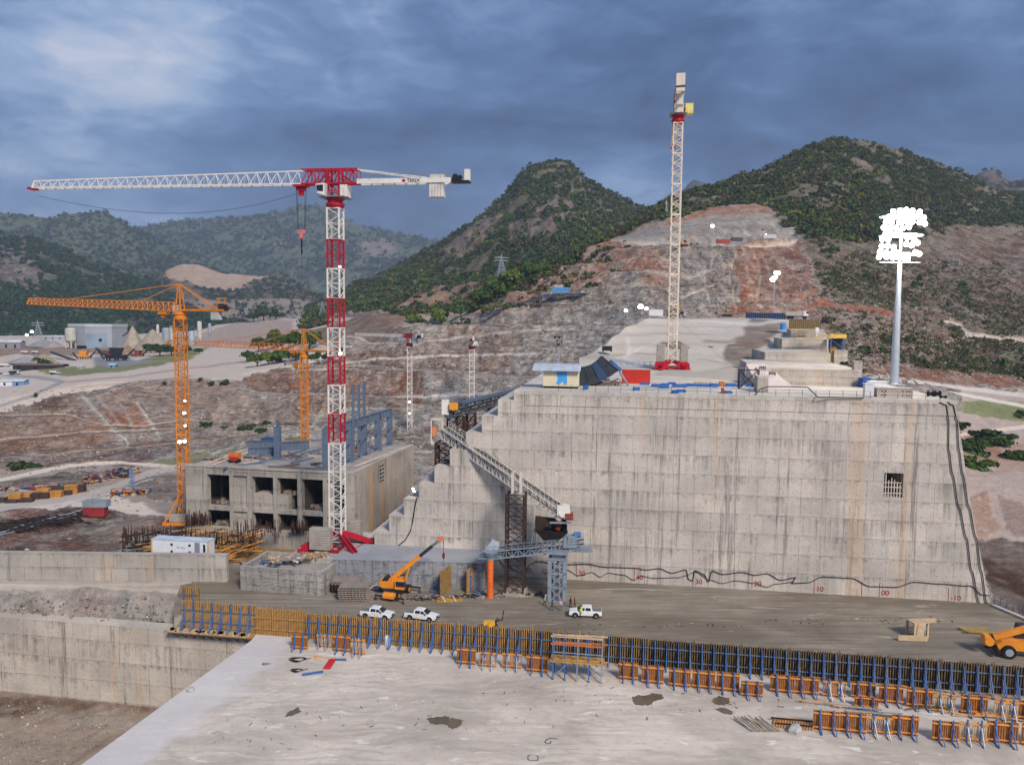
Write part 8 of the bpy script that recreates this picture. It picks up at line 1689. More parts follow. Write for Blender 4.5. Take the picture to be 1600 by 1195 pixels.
def truck(px, py, d, rz, label, mbody, s=1.0):
    v = snap(px, py) if px < 200 else P(px, py, d); t = thing('dump_truck', label, 'truck', v, rz, 'trucks on site')
    q = MB(); q.bx(-4 * s, 3.6 * s, -.5 * s, .5 * s, .8 * s, 1.1 * s); q.build('chassis', DKM, t); q = MB(); q.bx(2.0 * s, 3.8 * s, -1.2 * s, 1.2 * s, 1.1 * s, 3.0 * s); c = q.build('cab', WH, t); q = MB(); q.bx(3.0 * s, 3.84 * s, -1.24 * s, 1.24 * s, 2.0 * s, 2.8 * s); q.build('window', GLS, c)
    q = MB(); q.prism([(-4.2 * s, -1.25 * s, 1.5 * s), (1.7 * s, -1.25 * s, 1.2 * s), (1.8 * s, -1.25 * s, 2.9 * s), (-4.2 * s, -1.25 * s, 2.6 * s)], (0, 2.5 * s, 0)); q.build('tipper_body', mbody, t)
    for x in (-3, -1.7, 2.7):
        for y in (-1, 1): q = MB(); q.tube((x * s, y * s - .2 * s, .5 * s), (x * s, y * s + .2 * s, .5 * s), .5 * s, n=10); q.build('wheel', TYR, t)
    return t
truck(1245, 498, 290, WANG, 'white-cabbed dump truck behind the topmost formwork', mat('truck_grey', (178, 172, 166), .6))
container(P(1024, 493, 335), 0, 6, 2.5, 2.6, WP, 'white site box beside the lamps beyond the ramp', 'site box'); container(P(1130, 380, 552), .05, 9, 2.6, 2.6, mat('row_red', (176, 74, 62), .6), 'red container on the bench below the grey cut'); container(P(1151, 376, 556), .05, 8, 2.6, 2.2, DGS, 'dark flat-roofed box next to the red container on the bench'); container(P(1202, 372, 556), .0, 9, 2.6, 2.6, WP, 'white container on the red rock bench')
# power pylons
def pylon(px, yb, yt, d, label, w_=8):
    b_ = P(px, yb, d) if px != 60 else snap(px, yb); h = P(px, yt, b_.y).z - b_.z; t = thing('power_pylon', label, 'pylon', b_, .3, 'power line pylons'); q = MB(); th = h * .012 + .12
    for i in (-1, 1):
        for j in (-1, 1): q.beam((i * w_ / 2, j * w_ / 2, 0), (i * w_ * .09, j * w_ * .09, h * .72), th); q.beam((i * w_ * .09, j * w_ * .09, h * .72), (0, 0, h), th)
    for k in range(6):
        f, g = k / 6, (k + 1) / 6; wa, wb = w_ / 2 * (1 - f * .82), w_ / 2 * (1 - g * .82); za, zb_ = h * .72 * f, h * .72 * g
        for a, b2_ in (((-1, -1), (1, -1)), ((1, -1), (1, 1)), ((1, 1), (-1, 1)), ((-1, 1), (-1, -1))): q.beam((a[0] * wa, a[1] * wa, za), (b2_[0] * wb, b2_[1] * wb, zb_), th * .6); q.beam((a[0] * wb, a[1] * wb, zb_), (b2_[0] * wb, b2_[1] * wb, zb_), th * .6)
    q.build('lattice_body', GALV, t)
    for z in (.72, .85): q = MB(); q.beam((-w_ * .7, 0, h * z), (w_ * .7, 0, h * z), th); q.beam((-w_ * .7, 0, h * z), (0, 0, h * (z + .06)), th * .6); q.beam((w_ * .7, 0, h * z), (0, 0, h * (z + .06)), th * .6); q.build('crossarm', GALV, t)
pylon(783, 432, 397, 610, 'steel pylon on the slope of the cone-shaped hill'); pylon(60, 529, 500, 1000, 'steel pylon left of the batching plant', 12); pylon(504, 492, 470, 900, 'faint pylon just left of the striped mast', 8)
pylon(1041, 334, 312, 700, 'slim mast near the hilltop behind the white crane', 2)
# ================================================================ left side: cabin, yard, pit
a, b_ = P(237.5, 875, 142.6), P(325, 881, 141.0); zc0 = 3.2; L_ = math.hypot(b_.x - a.x, b_.y - a.y); an = math.atan2(b_.y - a.y, b_.x - a.x)
t = thing('office_container', 'white corrugated cabin with yellow posts and grey door behind the low concrete wall', 'cabin', (a.x, a.y, zc0), an)
WC2 = mat('white_cabin_sheet', (222, 226, 230), .5, var=.05); q = MB(); q.bx(.02, L_ - .02, .05, 2.45, .1, 2.7)
for k in range(40): x = .15 + (L_ - .4) * k / 40; q.bx(x, x + .11, 0, .05, .25, 2.6)
q.build('body', WC2, t); q = MB(); q.bx(-.08, L_ + .08, -.05, 2.5, 2.7, 2.82); q.build('roof', mat('pale_blue_roof', (196, 208, 220), .5), t)
for x in (0, L_): q = MB(); q.bx(x - .1, x + .12, -.06, .1, .1, 2.72); q.build('corner_post', mat('yellow_post', (226, 178, 70), .5), t)
for x in (.36, .68):
    for z in (.6, 1.9): q = MB(); q.bx(L_ * x - .22, L_ * x + .22, -.03, .02, z - .2, z + .22); q.build('window', GLS, t)
q = MB(); q.bx(L_ * .77, L_ * .86, -.04, .02, .2, 2.5); q.build('door', mat('grey_door', (140, 148, 160), .6), t); q = MB(); q.bx(L_ * .92, L_ * .96, -.03, .02, .8, 2.2); q.build('end_window', GLS, t)
q = MB(); q.bx(0, L_, -.02, .4, -.1, .1); q.bx(0, L_, 2, 2.4, -.1, .1)
for x in (.5, L_ / 2, L_ - .5): q.bx(x - .2, x + .2, 0, 2.4, -3, -.1)
q.build('support_rail', mat('blue_skid', (70, 96, 140), .6), t)
q = MB(); mx0 = L_ * .47
q.tube((mx0, -.012, 1.45), (mx0, .0, 1.45), .17, n=10)
for k, (w_, h_) in enumerate(((.28, .12), (.22, .2), (.2, .22), (.2, .2), (.12, .26))): q.bx(mx0 + .3 + k * .27, mx0 + .3 + k * .27 + w_ * .8, -.012, 0, 1.4 - h_ / 2, 1.4 + h_ / 2)
q.build('painted_mark', mat('blue_paint', (140, 150, 186), .6), t)
GZ = -3.2
def g(px, py, z=GZ): return atz(px, py, z)
v = snap(150, 806); container((v.x, v.y, v.z + .2), .05, 5.4, 2.4, 2.4, mat('brick_red_container', (150, 50, 54), .7, var=.2), 'dark red container with a grey one on its roof beside the haul road'); container((v.x + .3, v.y, v.z + 2.7), .02, 6.2, 2.4, 1.7, mat('blue_grey_container', (140, 150, 160), .6), 'grey container stacked on top of the dark red one')
YP = mat('yellow_panel_edge', (196, 140, 66), .8, var=.3, dirt=((110, 78, 46), .4)); DP = mat('dark_panel_stack', (74, 62, 54), .9, var=.3)
def pan_stack(px, py, w_, h, n_, m, label, rz=.2):
    v = snap(px, py); t = thing('panel_stack', label, 'panel stack', v, rz, 'stacks of formwork panels in the yard'); k_ = v.y / FPX; w_ *= k_; h *= k_
    for k in range(n_): q = MB(); q.bx(-w_ / 2 + .1 * (k % 2), w_ / 2, -1.3, 1.3, h * k / n_ + .03, h * (k + .8) / n_); q.build('panel', m, t)
for i, (px, py, w_, h, n_, m, lb) in enumerate(((24, 779, 20, 9, 3, YP, 'orange-edged panel stack at the far left of the yard'), (20, 785, 17, 4, 2, DP, 'flat dark stack in front of the leftmost orange one'), (42, 776, 19, 7, 3, YP, 'second orange-edged stack in the yard'), (42, 783, 19, 6, 2, DP, 'low dark stack below the second orange one'), (57, 779, 13, 10, 4, DP, 'tall dark stack in the middle of the yard'), (70, 778, 14, 9, 3, DP, 'dark stack just left of the road bend'), (67, 768, 18, 6, 2, YP, 'yellow stack at the back of the yard'),
        (88, 775, 17, 10, 4, YP, 'yellow-sided stack beside the tallest ones'), (104, 771, 16, 7, 3, DP, 'flat dark stack between the yellow one and the tallest'), (113, 769, 18, 14, 5, YP, 'tallest yellow-brown stack at the right of the yard'), (127, 767, 9, 11, 4, DP, 'dark stack at the right end of the yard'), (88, 764, 28, 6, 2, DP, 'long low stack behind the yellow-sided one'), (5, 784, 12, 7, 2, DP, 'dark stack cut by the left picture edge'))):
    pan_stack(px, py, w_, h, n_, m, lb)
JK = [YP, DP, BL, GYS, RUST, PALT, MATS['orange_plant'], mat('dull_red', (130, 60, 50), .8)]
def junk(name, n_, x0, x1, y0, y1, z, ln, w_, label, mats_, rzr=3.0, hz=.3):
    q = MB()
    for k in range(n_):
        f = random.random(); px = x0 + (x1 - x0) * f; py = y0 + (y1 - y0) * (f * .6 + random.random() * .4); v = snap(px, py) if x1 < 300 and z < -3 else atz(px, py, z); L_ = random.uniform(*ln)
        q.box((v.x, v.y, v.z + random.uniform(.05, hz)), (L_, w_ * random.uniform(.6, 2), w_), random.uniform(-rzr, rzr), m=random.choice(mats_), ry=random.uniform(-.15, .15))
    return tag(q.build(name), label, None, None, 'stuff')
junk('debris', 160, 138, 215, 756, 733, -3.9, (1, 5), .35, 'strip of scattered site materials beside the haul road', JK, hz=1.2)
junk('debris', 110, 178, 232, 776, 768, -3.4, (.8, 3.5), .5, 'scattered machine parts and boxes below the orange crane', JK, hz=1.6)
junk('debris', 120, 0, 130, 768, 758, -3.9, (1, 4), .4, 'scattered yard materials among the stacks', JK, hz=.8)
junk('debris', 90, 320, 520, 722, 706, PZ, (.8, 3.0), .25, 'small loose steel and timber on the powerhouse roof', [BS, GYS, PALT, RUST, mat('dull_red', (130, 60, 50))], .6, hz=.25)
junk('debris', 200, 0, 130, 840, 800, -3.5, (2, 9), .14, 'rusty bars and pipes lying on the dark slope', [RUST, DKM, RUST], .7, hz=.9)
q = MB(); q.path([*[snap(x, y) + Vector((0, 0, .5)) for x, y in ((-20, 843), (10, 835), (40, 826), (65, 819), (90, 812), (110, 806), (128, 801))]], .28, 6); q.path([*[snap(x, y) + Vector((0, 0, .4)) for x, y in ((-20, 847), (10, 839), (40, 830), (65, 823), (90, 815), (110, 809), (128, 804))]], .2, 6); tag(q.build('pipeline', GYS), 'long grey pipeline running down the dark slope to the red container', 'pipeline')
def lamp_on_lattice(px, py, d, h, m, label):
    v = P(px, py, d); return tower('lattice_prop', label, v, 1.0, h, 4, m, .2, .12, .4)
lamp_on_lattice(207, 768, 234, 7, mat('pale_blue_steel', (120, 150, 190)), 'small leaning blue lattice among the machine parts')
# pit in front of the powerhouse: deck with starter bars and yellow timber
a = P(300, 872, 150); q = MB(); q.bx(-8, 12, 0, 12, -9, -1.0); q.bx(4, 18, -2, 8, -9, -2.5); o = q.build('pour_deck', MATS['mixed_timber']); o.location = (a.x + 6, a.y, 0); o.rotation_euler = (0, 0, PANG); tag(o, 'half-built pour deck covered in yellow timber in front of the powerhouse', 'pour deck')
REB = mat('rusty_rebar', (78, 52, 40), .9, var=.3)
def bars(n_, x0, x1, y0, y1, d0, d1, h, label, r=.05):
    q = MB()
    for k in range(n_):
        f, g2 = random.random(), random.random(); v = P(x0 + (x1 - x0) * f, y0 + (y1 - y0) * g2, d0 + (d1 - d0) * (1 - g2)); q.beam(v, v + Vector((random.uniform(-.1, .1), 0, h * random.uniform(.6, 1.15))), r * 2)
    return tag(q.build('rebar', REB), label, None, None, 'stuff')
bars(260, 190, 300, 872, 836, 152, 168, 2.0, 'forest of rusty starter bars below the orange crane', .06); bars(240, 300, 400, 872, 838, 152, 162, 1.6, 'rusty starter bars on the pour deck'); bars(80, 290, 330, 822, 812, 168, 171, 2.2, 'starter bars against the powerhouse wall', .06); bars(70, 365, 440, 842, 826, 160, 166, 2.2, 'starter bars by the powerhouse lower floor'); bars(60, 455, 480, 835, 822, 162, 166, 1.6, 'starter bars beside the crane ballast')
q = MB()
for k in range(150):
    f, g2 = random.random(), random.random(); v = P(300 + 100 * f, 870 - 40 * g2, 150 + 12 * g2); q.box((v.x, v.y, v.z + random.uniform(-.4, .5)), (random.uniform(1.5, 5), .2, .18), PANG + random.choice((0, 1.4)) + random.uniform(-.2, .2), m=random.choice((TIM, ORT, RUST, TIM, TIMD)))
tag(q.build('loose_timber'), 'yellow timbers strewn over the pour deck', None, None, 'stuff')
q = MB()
for k in range(90):
    f, g2 = random.random(), random.random(); v = P(205 + 95 * f, 868 - 34 * g2 - 12 * f, 152 + 12 * g2); q.box((v.x, v.y, v.z), (random.uniform(3, 9), .25, .2), R(38) + random.uniform(-.1, .1), m=random.choice((TIM, TIMD, RUST, DKM, GYS)))
tag(q.build('loose_timber'), 'long timbers lying in the rebar pit', None, None, 'stuff')
junk('debris', 80, 425, 510, 880, 862, 4.05, (.6, 3), .25, 'planks and sheets scattered on the crane pad', [PALT, SLB, TIM, GYS, WP], hz=.4)
v = atz(420, 868, 2.0)
junk('debris', 60, 375, 470, 882, 874, 2.95, (.5, 2.5), .2, 'rubbish inside the open concrete chamber', [GYS, DKM, SLB, BL], hz=.3)
junk('debris', 110, 640, 860, 938, 925, 0, (.4, 2.5), .12, 'offcuts and bars scattered around the conveyor foot', [GYS, RUST, PALT, DKM], hz=.2)
junk('debris', 50, 500, 600, 900, 925, 0, (.5, 2.5), .2, 'timber offcuts around the sheet stacks', [BL, GYS, PALT, RUST], hz=.3)
# ================================================================ batching plant and yard beyond
v = snap(115, 545); v = P(100, 545, v.y); k_ = v.y / FPX; t = thing('plant_building', 'big grey sheet-clad plant building with small dark windows', 'building', (v.x, v.y, v.z), .0); SH = mat('grey_cladding', (166, 172, 178), .6, var=.08, sc=.05); SH2 = mat('pale_cladding', (190, 196, 202), .5, var=.06, sc=.05)
W_, H_ = 71 * k_, 38 * k_
q = MB(); q.prism([(0, 10, 0), (W_ * .48, 0, 0), (W_, 6, 0), (W_, 40, 0), (0, 40, 0)], (0, 0, H_ * .98)); q.build('wall', SH, t); q = MB(); q.prism([(-.5, 9.5, 0), (W_ * .48, -.6, 0), (W_ + .5, 5.6, 0), (W_ + .5, 40.5, 0), (-.5, 40.5, 0)], (0, 0, H_ * .12)); o = q.build('roof_band', SH2, t); o.location.z = H_ * .92
q = MB(); q.prism([(W_ * .49, -.3, 0), (W_ * .9, 4.4, 0), (W_ * .9, 4.7, 0), (W_ * .49, .0, 0)], (0, 0, H_ * .66)); q.build('annex_wall', mat('blue_grey_cladding', (140, 158, 174), .6, sc=.05), t)
for x in (.56, .75): q = MB(); q.bx(W_ * x, W_ * x + 2.6, -1 + x * 4, 6, H_ * .34, H_ * .44); q.build('window', MATS['black_void'], t)
q = MB(); q.bx(W_ * .3, W_ * .5, -1.5, 3, 0, H_ * .15); q.build('doorway', MATS['black_void'], t)
def silo(px, yb, yt, d, wpx, m, label, legs=.3):
    v = snap(px, yb); d = v.y; H = P(px, yt, d).z - v.z; r = wpx * d / FPX / 2; t = thing('silo', label, 'silo', v, 0, 'silos of the batching plant'); q = MB(); q.lathe([(r * .3, H * legs * .55), (r, H * legs), (r, H * .94), (r * .8, H), (r * .2, H * 1.02)], n=16); q.build('tank', m, t, smooth=False)
    for i in range(4): a = i * math.pi / 2 + .6; q = MB(); q.beam((r * .85 * math.cos(a), r * .85 * math.sin(a), 0), (r * .85 * math.cos(a), r * .85 * math.sin(a), H * legs + .5), r * .18); q.build('leg', m, t)
    q = MB()
    for z in np.linspace(legs + .05, .93, 5): q.lathe([(r * 1.02, H * z), (r * 1.04, H * z + .3), (r * 1.02, H * z + .5)], n=16)
    q.build('band', GALV, t); return t
CRS = mat('cream_silo', (214, 208, 194), .6, sc=.1)
silo(111.5, 545, 512, 845, 15.5, CRS, 'wide cream silo against the plant building', .38); silo(259, 543, 512, 800, 12, SH, 'grey silo just left of the orange crane mast'); silo(268, 541, 509, 830, 6, CRS, 'slim cream silo partly behind the orange crane mast'); silo(248.5, 545, 507, 780, 4.5, CRS, 'slim silo behind the orange crane hook'); silo(313, 538, 502, 850, 7, CRS, 'tall cream silo right of the orange crane'); silo(328, 528, 505, 900, 5, SH, 'pale silo in the dust right of the cream one'); silo(300, 545, 517, 840, 9, mat('light_blue_sheet', (176, 196, 210), .6), 'short pale blue silo right of the orange mast', .1)
def shed(px0, px1, yb, yt, d, dep, mw, mr_, label, name='shed', pitch=.5):
    a = snap((px0 + px1) / 2, yb); d = a.y; a, b_ = P(px0, yb, d), P(px1, yb, d); L_ = b_.x - a.x; H = P(px0, yt, d).z - a.z; t = thing(name, label, 'shed', a, 0, 'sheds and huts in the yard'); q = MB(); q.bx(0, L_, 0, dep, 0, H * .8); q.build('wall', mw, t)
    q = MB(); q.prism([(-.4, -.5, H * .78), (L_ + .4, -.5, H * .78), (L_ + .4, dep * pitch, H), (-.4, dep * pitch, H)], (0, 0, .25)); q.prism([(-.4, dep * pitch, H), (L_ + .4, dep * pitch, H), (L_ + .4, dep + .5, H * .78), (-.4, dep + .5, H * .78)], (0, 0, .25)); q.build('roof', mr_, t)
    n_ = max(1, int(L_ / 9))
    for k in range(n_): q = MB(); x = L_ * (k + .3) / n_; q.bx(x, x + min(2.0, L_ * .2), -.06, .0, H * .15, H * .55); q.build('window', MATS['black_void'], t)
    return t
RW2 = mat('pale_sheet_roof', (214, 220, 222), .5, sc=.1); shed(67, 100, 530, 524, 880, 12, SH, RW2, 'open-sided shed with long pale roof left of the plant building'); shed(137, 192, 541, 531, 820, 10, SH2, RW2, 'long low pale-roofed building in front of the plant'); shed(190, 207, 534, 529, 810, 8, SH2, RW2, 'small pale-roofed extension at the right end of the low building')
shed(-10, 32, 545, 531, 900, 10, mat('dusty_sheet', (150, 148, 150), .7), RW2, 'low dusty shed at the far left beyond the yard'); shed(20, 97, 577, 568, 520, 9, mat('shadowy_wall', (54, 50, 50), .9), mat('brown_roof', (112, 100, 90), .8), 'long dark open-fronted shed beside the gravel cone'); shed(-8, 17, 585, 580, 450, 6, WP, SH2, 'white hut cut by the left picture edge'); shed(0, 18, 603, 593, 385, 5, WC2, RW2, 'small white hut left of the blue hut'); shed(20, 37, 603, 593, 385, 5, mat('hut_blue', (104, 150, 190), .6), RW2, 'light blue hut beside the white hut'); shed(122, 134, 541, 537, 800, 5, mat('plant_base_grey', (150, 150, 150), .7), SH, 'small grey hut under the plant building')
shed(122, 128, 576, 572, 0 or 500, 3, WP, SH2, 'tiny white hut on the plain'); shed(170, 180, 575, 568, 505, 4, mat('hut_blue', (104, 150, 190)), RW2, 'little pale blue hut by the grass strip'); shed(251, 263, 542, 538, 780, 5, WP, RW2, 'white cabin below the orange crane jib')
for i, (px, yb, yt, wpx, d, m, lb) in enumerate(((67, 570, 553, 56, 545, (166, 148, 126), 'gravel cone behind the long dark shed'), (208, 546, 509, 40, 830, (178, 164, 144), 'tall sand cone under the sloping belt'), (240, 546, 514, 60, 850, (168, 156, 140), 'broad sand heap right of the tall cone'), (68, 541, 529, 50, 900, (150, 148, 146), 'grey gravel heap in front of the plant building'), (85, 543, 531, 34, 880, (158, 154, 150), 'pale gravel heap beside the cream silo'), (40, 566, 557, 60, 620, (160, 158, 156), 'low grey heap beyond the gravel cone'), (200, 556, 538, 36, 760, (150, 122, 104), 'reddish earth heap below the sand cones'))):
    v = snap(px, yb); d = v.y; H = P(px, yt, d).z - v.z; r = wpx * d / FPX / 2; q = MB(); n_ = 22; pr = [(r, 0), (r * .8, H * .17), (r * .55, H * .44), (r * .3, H * .72), (r * .08, H * .97), (.01, H)]; q.lathe(pr, n=n_); q.v = [(x * (1 + .08 * math.sin(5 * math.atan2(y, x) + z)), y, z) for x, y, z in q.v]
    o = q.build('gravel_heap', mat('heap_%d' % i, m, .95, var=.2, sc=.3, bump=.3)); o.location = v; tag(o, lb, 'gravel heap', 'heaps of gravel and sand')
def belt(pa, pb, d0, d1, label, w_=1.4): return conveyor('belt_conveyor', label, P(*pa, d0), P(*pb, d1), w_, 1.0, 8, DGS, .5, .3, rail=False, group='belts of the batching plant')
belt((192, 524), (215, 506), 810, 820, 'short black belt rising to the tall sand cone'); belt((222, 516), (241, 506), 820, 830, 'black belt right of the tall sand cone'); belt((256, 496), (310, 513), 830, 840, 'black belt descending to the tall cream silo'); belt((232, 500), (256, 495), 840, 835, 'pale belt meeting the descending one at its top')
belt((80, 549), (118, 562), 700, 640, 'long crusher belt left of the yellow crusher'); belt((150, 543), (176, 560), 680, 640, 'crusher belt sloping down to the dark crusher'); belt((188, 549), (214, 557), 690, 680, 'crusher belt right of the dark crusher')
def crusher(px, py, d, m, label, s=1.0):
    v = snap(px, py); s *= v.y / d; t = thing('crusher', label, 'crusher', v, 0, 'crushers in the yard'); q = MB(); q.bx(-5 * s, 5 * s, -2, 2, 1.5 * s, 3 * s); q.prism([(-2 * s, -2, 3 * s), (2 * s, -2, 3 * s), (3.4 * s, -2, 6.5 * s), (-3.2 * s, -2, 6.5 * s)], (0, 4, 0)); q.build('body', m, t); q = MB()
    for x in (-4, 0, 4): q.beam((x * s, -2, 0), (x * s, -2, 2 * s), .6 * s); q.beam((x * s, 2, 0), (x * s, 2, 2 * s), .6 * s)
    q.beam((-6 * s, 0, 1), (-9 * s, 0, 5 * s), 1.0, .8); q.beam((4 * s, 0, 1.5), (9 * s, 0, 6 * s), 1.2, .8); q.bx(-6 * s, 6 * s, -2, 2, 1.2 * s, 1.6 * s); q.build('frame', DKM, t)
crusher(132, 561, 620, YC, 'yellow and black crusher on the plain'); crusher(182, 563, 620, DKM, 'big dark crusher left of the red machine', 1.6); crusher(168, 557, 640, mat('dull_red', (130, 60, 50)), 'red crusher between the dark one and the belts', .8); crusher(215, 557, 640, mat('dull_red', (130, 60, 50)), 'red hopper machine at the edge of the yard trees', .8)
for i, (px, py, rz, lb, m) in enumerate(((40, 553, 0, 'long pale truck beyond the gravel cone, left one', WH), (55, 552, 0, 'long pale truck beyond the gravel cone, right one', WH), (45, 578, .3, 'red-cabbed truck in front of the dark shed', MATS['brick_red_container']), (24, 585, 0, 'dark truck left of the red trailer', DKM), (86, 585, -.4, 'white tipper trailer on the plain', WH), (8, 573, .2, 'white car-sized truck at the far left', WH))):
    truck(px, py, 430 if py > 570 else 700, rz, lb, m, .9)
q = MB()
for k in range(7): q.tube((k * 3.2, 0, 1.2), (k * 3.2 + 2.6, 0, 1.2), 1.1, n=8)
# ================================================================ bushes and trees one can tell apart
TR = mat('bark', (84, 66, 50), .9)
def bush(px, py, d, w_px, label, pal=0, cat='tree', name='broadleaf_tree', flat=.8, trunk=True, K_=220, seed=0):
    v = snap(px, py); v.z -= .15; d = v.y; r = w_px * d / FPX / 2; g_ = np.random.default_rng(seed + 100); t = thing(name, label, cat, v, 0, 'trees and bushes around the site'); n_ = 5
    cen = g_.normal(size=(n_, 3)) * np.array([r * .42, r * .42, r * .18]) + np.array([0, 0, r * (flat * .75 + (.35 if trunk else -.1))]); rad = g_.uniform(.48, .68, n_) * r
    c = np.array([lin([(84, 110, 52), (62, 84, 44), (110, 128, 56)][pal])] * n_) * K * g_.uniform(.8, 1.2, (n_, 1)); leafcloud('crown', cen, rad, c, K_, flat, t, seed, leaf=.2)
    if trunk:
        q = MB(); q.tube((0, 0, -.4), (0, 0, r * .8), r * .09, r * .05, 6)
        for k in range(3): q.tube((0, 0, r * .4), tuple(cen[k] * .8), r * .045, r * .02, 5)
        q.build('trunk', TR, t)
for i, (px, py, d, w_, lb, pl, fl) in enumerate(((388, 566, 470, 22, 'small green tree at the left end of the tree row behind the orange jib', 1, .7), (402, 572, 455, 26, 'tree second from the left in the row behind the orange jib', 0, .7), (420, 570, 450, 24, 'bright tree in the front of the row behind the orange jib', 2, .8), (440, 566, 450, 30, 'round green tree just left of the orange apex', 0, .8), (405, 550, 520, 30, 'dark green tree at the back of the row', 1, .8), (428, 545, 530, 34, 'tall green tree at the back centre of the row', 0, .8), (452, 545, 520, 36, 'broad green tree behind the orange apex', 0, .8), (485, 545, 500, 34, 'tree between the orange apex and the striped mast', 0, .8), (500, 560, 470, 24, 'bush partly behind the striped mast', 1, .7), (462, 562, 470, 22, 'bush below the orange jib root', 1, .7),
        (395, 500, 800, 18, 'small tree on the plain right of the dust', 1, .8), (412, 500, 780, 26, 'tree group on the plain beyond the orange counterweight', 1, .8), (430, 499, 790, 20, 'rightmost tree on the plain beyond the counterweight', 1, .7), (63, 575, 500, 18, 'round dark tree in front of the long dark shed', 1, .9),
        (235, 552, 640, 22, 'dark tree in the yard left of the orange mast', 1, .7), (250, 556, 620, 26, 'green tree under the orange crane jib', 1, .7), (268, 555, 610, 22, 'tree close to the orange mast on its left', 1, .7), (290, 553, 610, 18, 'tree close to the orange mast on its right', 1, .8), (311, 553, 600, 14, 'small bush right of the orange mast', 1, .6),
        (1522, 704, 240, 62, 'large dark bush against the right end of the dam', 1, .5), (1542, 686, 262, 56, 'bush behind the largest one right of the dam', 1, .4), (1568, 694, 255, 42, 'low bush trailing right from the dam end', 1, .4), (1596, 716, 245, 52, 'dark bush at the right picture edge', 1, .45), (1505, 672, 268, 20, 'small bush touching the dam edge', 1, .6), (1522, 728, 238, 56, 'lowest of the dark bushes by the dam', 0, .4), (1598, 652, 330, 18, 'small bush by the far road on the right edge', 1, .7),
        (55, 620, 345, 8, 'small round bush on the quarry rim', 1, .9), (258, 600, 372, 7, 'tiny bush on the quarry rim near the orange mast', 1, .9), (313, 597, 376, 9, 'little bush on the rim right of the orange mast', 1, .8), (330, 603, 368, 12, 'bush on the rim, second right of the orange mast', 1, .6), (352, 600, 370, 14, 'grey-green bush on the rim near the pale stones', 1, .6),
        (325, 668, 312, 20, 'dark scrub patch on the bank, leftmost', 1, .35), (350, 664, 315, 24, 'dark scrub patch on the bank, second', 1, .35), (385, 668, 305, 22, 'dark scrub patch on the bank, middle', 1, .35), (410, 672, 300, 22, 'dark scrub patch on the bank, rightmost', 1, .35), (415, 655, 320, 12, 'single dark bush high on the bank', 1, .8), (35, 732, 262, 40, 'low green bush patch at the foot of the left bank', 1, .3),
        (645, 500, 460, 20, 'yellow-green bush at the rim above the small crane', 2, .8), (660, 500, 470, 16, 'bush beside the yellow-green one on the rim', 0, .7), (690, 496, 500, 34, 'bright green bush clump on the quarry rim', 2, .6), (720, 492, 520, 26, 'green bush right of the brightest clump', 0, .6), (750, 480, 540, 34, 'bright tree on the rim near the far conveyor', 0, .8), (775, 468, 560, 36, 'tree on the rim above the far conveyor', 0, .8), (800, 455, 570, 36, 'tree second up the rim above the far conveyor', 2, .8), (826, 440, 590, 34, 'tree third up the rim', 0, .8), (850, 428, 600, 30, 'tree fourth up the rim', 0, .8))):
    bush(px, py, d, w_, lb, pl, flat=fl, trunk=fl >= .6, seed=i, name='broadleaf_tree' if fl >= .6 else 'bush', cat='tree' if fl >= .6 else 'bush', K_=160 if w_ < 20 else 300)
# ---- loose stones
def stones(name, sh, n_, r0, r1, label, poly, cols_, seed=0, mt=None):
    g_ = np.random.default_rng(seed + 500); m = inpoly(sh['px'], sh['py'], poly).astype(float).reshape(-1); ii = g_.choice(len(m), n_, p=m / m.sum()); c = sh['P'].reshape(-1, 3)[ii] + g_.normal(scale=.5, size=(n_, 3)) * np.array([1, 1, 0])
    o8 = np.array([(1, 0, 0), (-1, 0, 0), (0, 1, 0), (0, -1, 0), (0, 0, 1), (0, 0, -1), (.6, .6, .5), (-.6, .5, .6)]); F8 = np.array([(4, 0, 6), (4, 6, 2), (0, 2, 6), (4, 2, 7), (4, 7, 1), (2, 1, 7), (4, 1, 3), (4, 3, 0), (5, 2, 0), (5, 1, 2), (5, 3, 1), (5, 0, 3)])
    r = g_.uniform(r0, r1, n_) ** 1.0 * g_.choice([.6, 1, 1, 1.7], n_); V = c[:, None] + o8[None] * g_.uniform(.6, 1.3, (n_, 8, 1)) * r[:, None, None] * np.array([1.2, 1, .8]); F = (F8[None] + 8 * np.arange(n_)[:, None, None]).reshape(-1, 3)
    me = bpy.data.meshes.new(name); me.vertices.add(n_ * 8); me.vertices.foreach_set('co', V.reshape(-1)); me.loops.add(F.size); me.loops.foreach_set('vertex_index', F.reshape(-1).astype(np.int32)); me.polygons.add(len(F)); me.polygons.foreach_set('loop_start', np.arange(0, F.size, 3, dtype=np.int32)); me.update(calc_edges=True)
    ca = me.attributes.new('leaf', 'FLOAT_COLOR', 'POINT'); cc = np.array([lin(x) for x in cols_])[g_.integers(0, len(cols_), n_)] * K * g_.uniform(.8, 1.2, (n_, 1)); ca.data.foreach_set('color', np.concatenate([np.repeat(cc, 8, 0), np.ones((n_ * 8, 1))], 1).reshape(-1)); me.materials.append(LEAF)
    o = bpy.data.objects.new(name, me); COL.objects.link(o); return tag(o, label, None, None, 'stuff')
SC_ = [(184, 172, 158), (160, 150, 140), (140, 126, 114), (200, 190, 178), (168, 140, 120)]
stones('rubble', main, 2600, .15, .6, 'loose blocks over the quarried slopes', [(380, 600), (640, 500), (760, 490), (900, 450), (1000, 470), (1000, 600), (640, 720), (380, 650)], SC_, 1)
stones('rubble', main, 2600, .25, .8, 'boulders scattered on the right hillside', [(1250, 380), (1600, 400), (1700, 600), (1340, 600), (1260, 480)], SC_, 2)
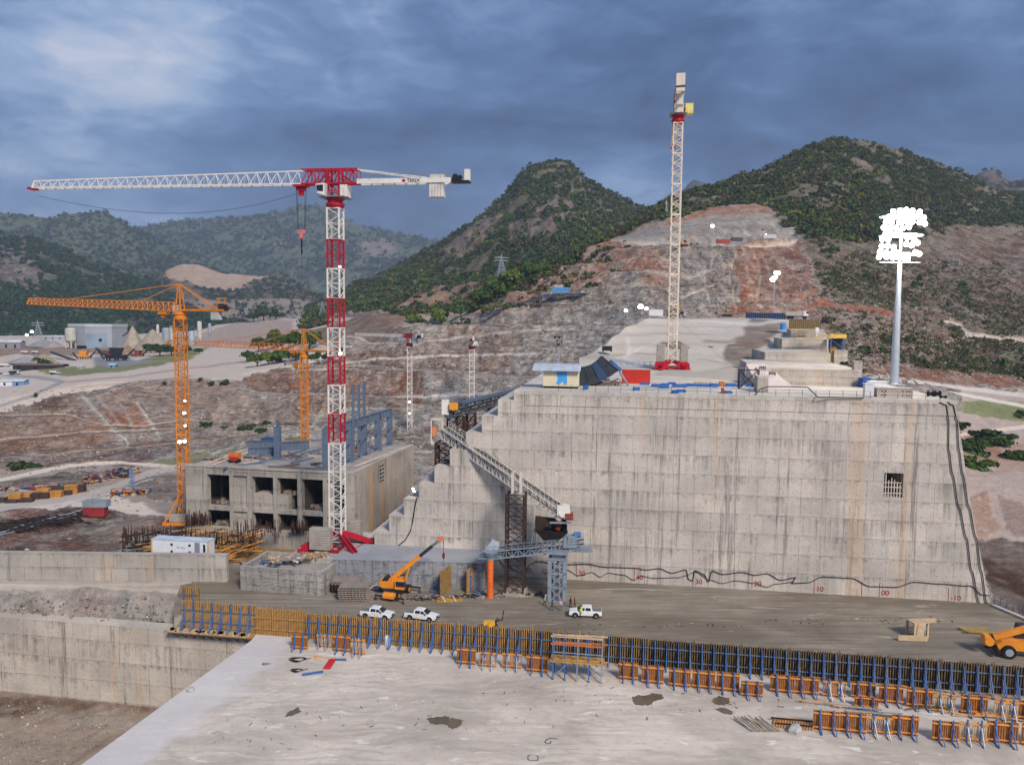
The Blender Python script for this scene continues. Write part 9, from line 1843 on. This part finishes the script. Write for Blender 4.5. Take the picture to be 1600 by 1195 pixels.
stones('rubble', main, 1400, .15, .5, 'loose stones on the left bank and pit slopes', [(-100, 620), (300, 590), (430, 600), (430, 700), (0, 900), (-100, 900)], SC_, 3)
stones('rubble', main, 900, .3, .9, 'loose blocks over the upper quarry face', [(900, 400), (1190, 330), (1260, 400), (1290, 490), (900, 490)], SC_, 4)
stones('rubble', emb, 900, .04, .2, 'stones on the spoil bank', [(-100, 925), (280, 930), (280, 990), (-100, 975)], SC_, 5); stones('rubble', pit_, 500, .04, .2, 'stones in the muddy pit', [(-100, 1080), (240, 1100), (100, 1200), (-100, 1200)], SC_, 6)
junk('debris', 170, 330, 1500, 1180, 1020, ZS, (.1, .8), .05, 'offcuts and grit lying on the slab', [DKM, PALT, GYS, RUST], hz=.06); junk('debris', 60, 900, 1500, 985, 960, 0, (.1, .7), .06, 'offcuts on the rolled floor', [DKM, PALT, RUST], hz=.08)
for px, py, w_, h, lb in ((1057, 541, 44, 10, 'dark gravel cone on the pale concrete left of the white mast'), (1110, 545, 26, 5, 'small grey gravel mound right of the white mast')):
    v = P(px, py, 258); r = w_ * 258 / FPX / 2; H = h * 258 / FPX; q = MB(); q.lathe([(r, -.4), (r * .6, H * .3), (r * .25, H * .8), (.02, H)], n=18); o = q.build('gravel_heap', mat('dark_gravel', (116, 106, 94), .95, var=.3, sc=1, bump=.2)); o.location = v; tag(o, lb, 'gravel heap', 'heaps of gravel and sand')
# ---- dusty evening air
hz_ = MB(); hz_.bx(-5200, 5200, -150, 5600, -36, 860); ho_ = hz_.build('haze'); tag(ho_, 'thin blue evening haze', None, None, 'stuff')
hm = bpy.data.materials.new('haze_air'); hm.use_nodes = True; ht_ = NT(hm.node_tree); oo = ht_.n('ShaderNodeOutputMaterial'); pv = ht_.n('ShaderNodeVolumePrincipled'); pv.inputs['Color'].default_value = (.62, .74, .95, 1); pv.inputs['Density'].default_value = .00012; pv.inputs['Anisotropy'].default_value = 0; ht_.link(pv.outputs[0], oo.inputs['Volume']); ho_.data.materials.append(hm)
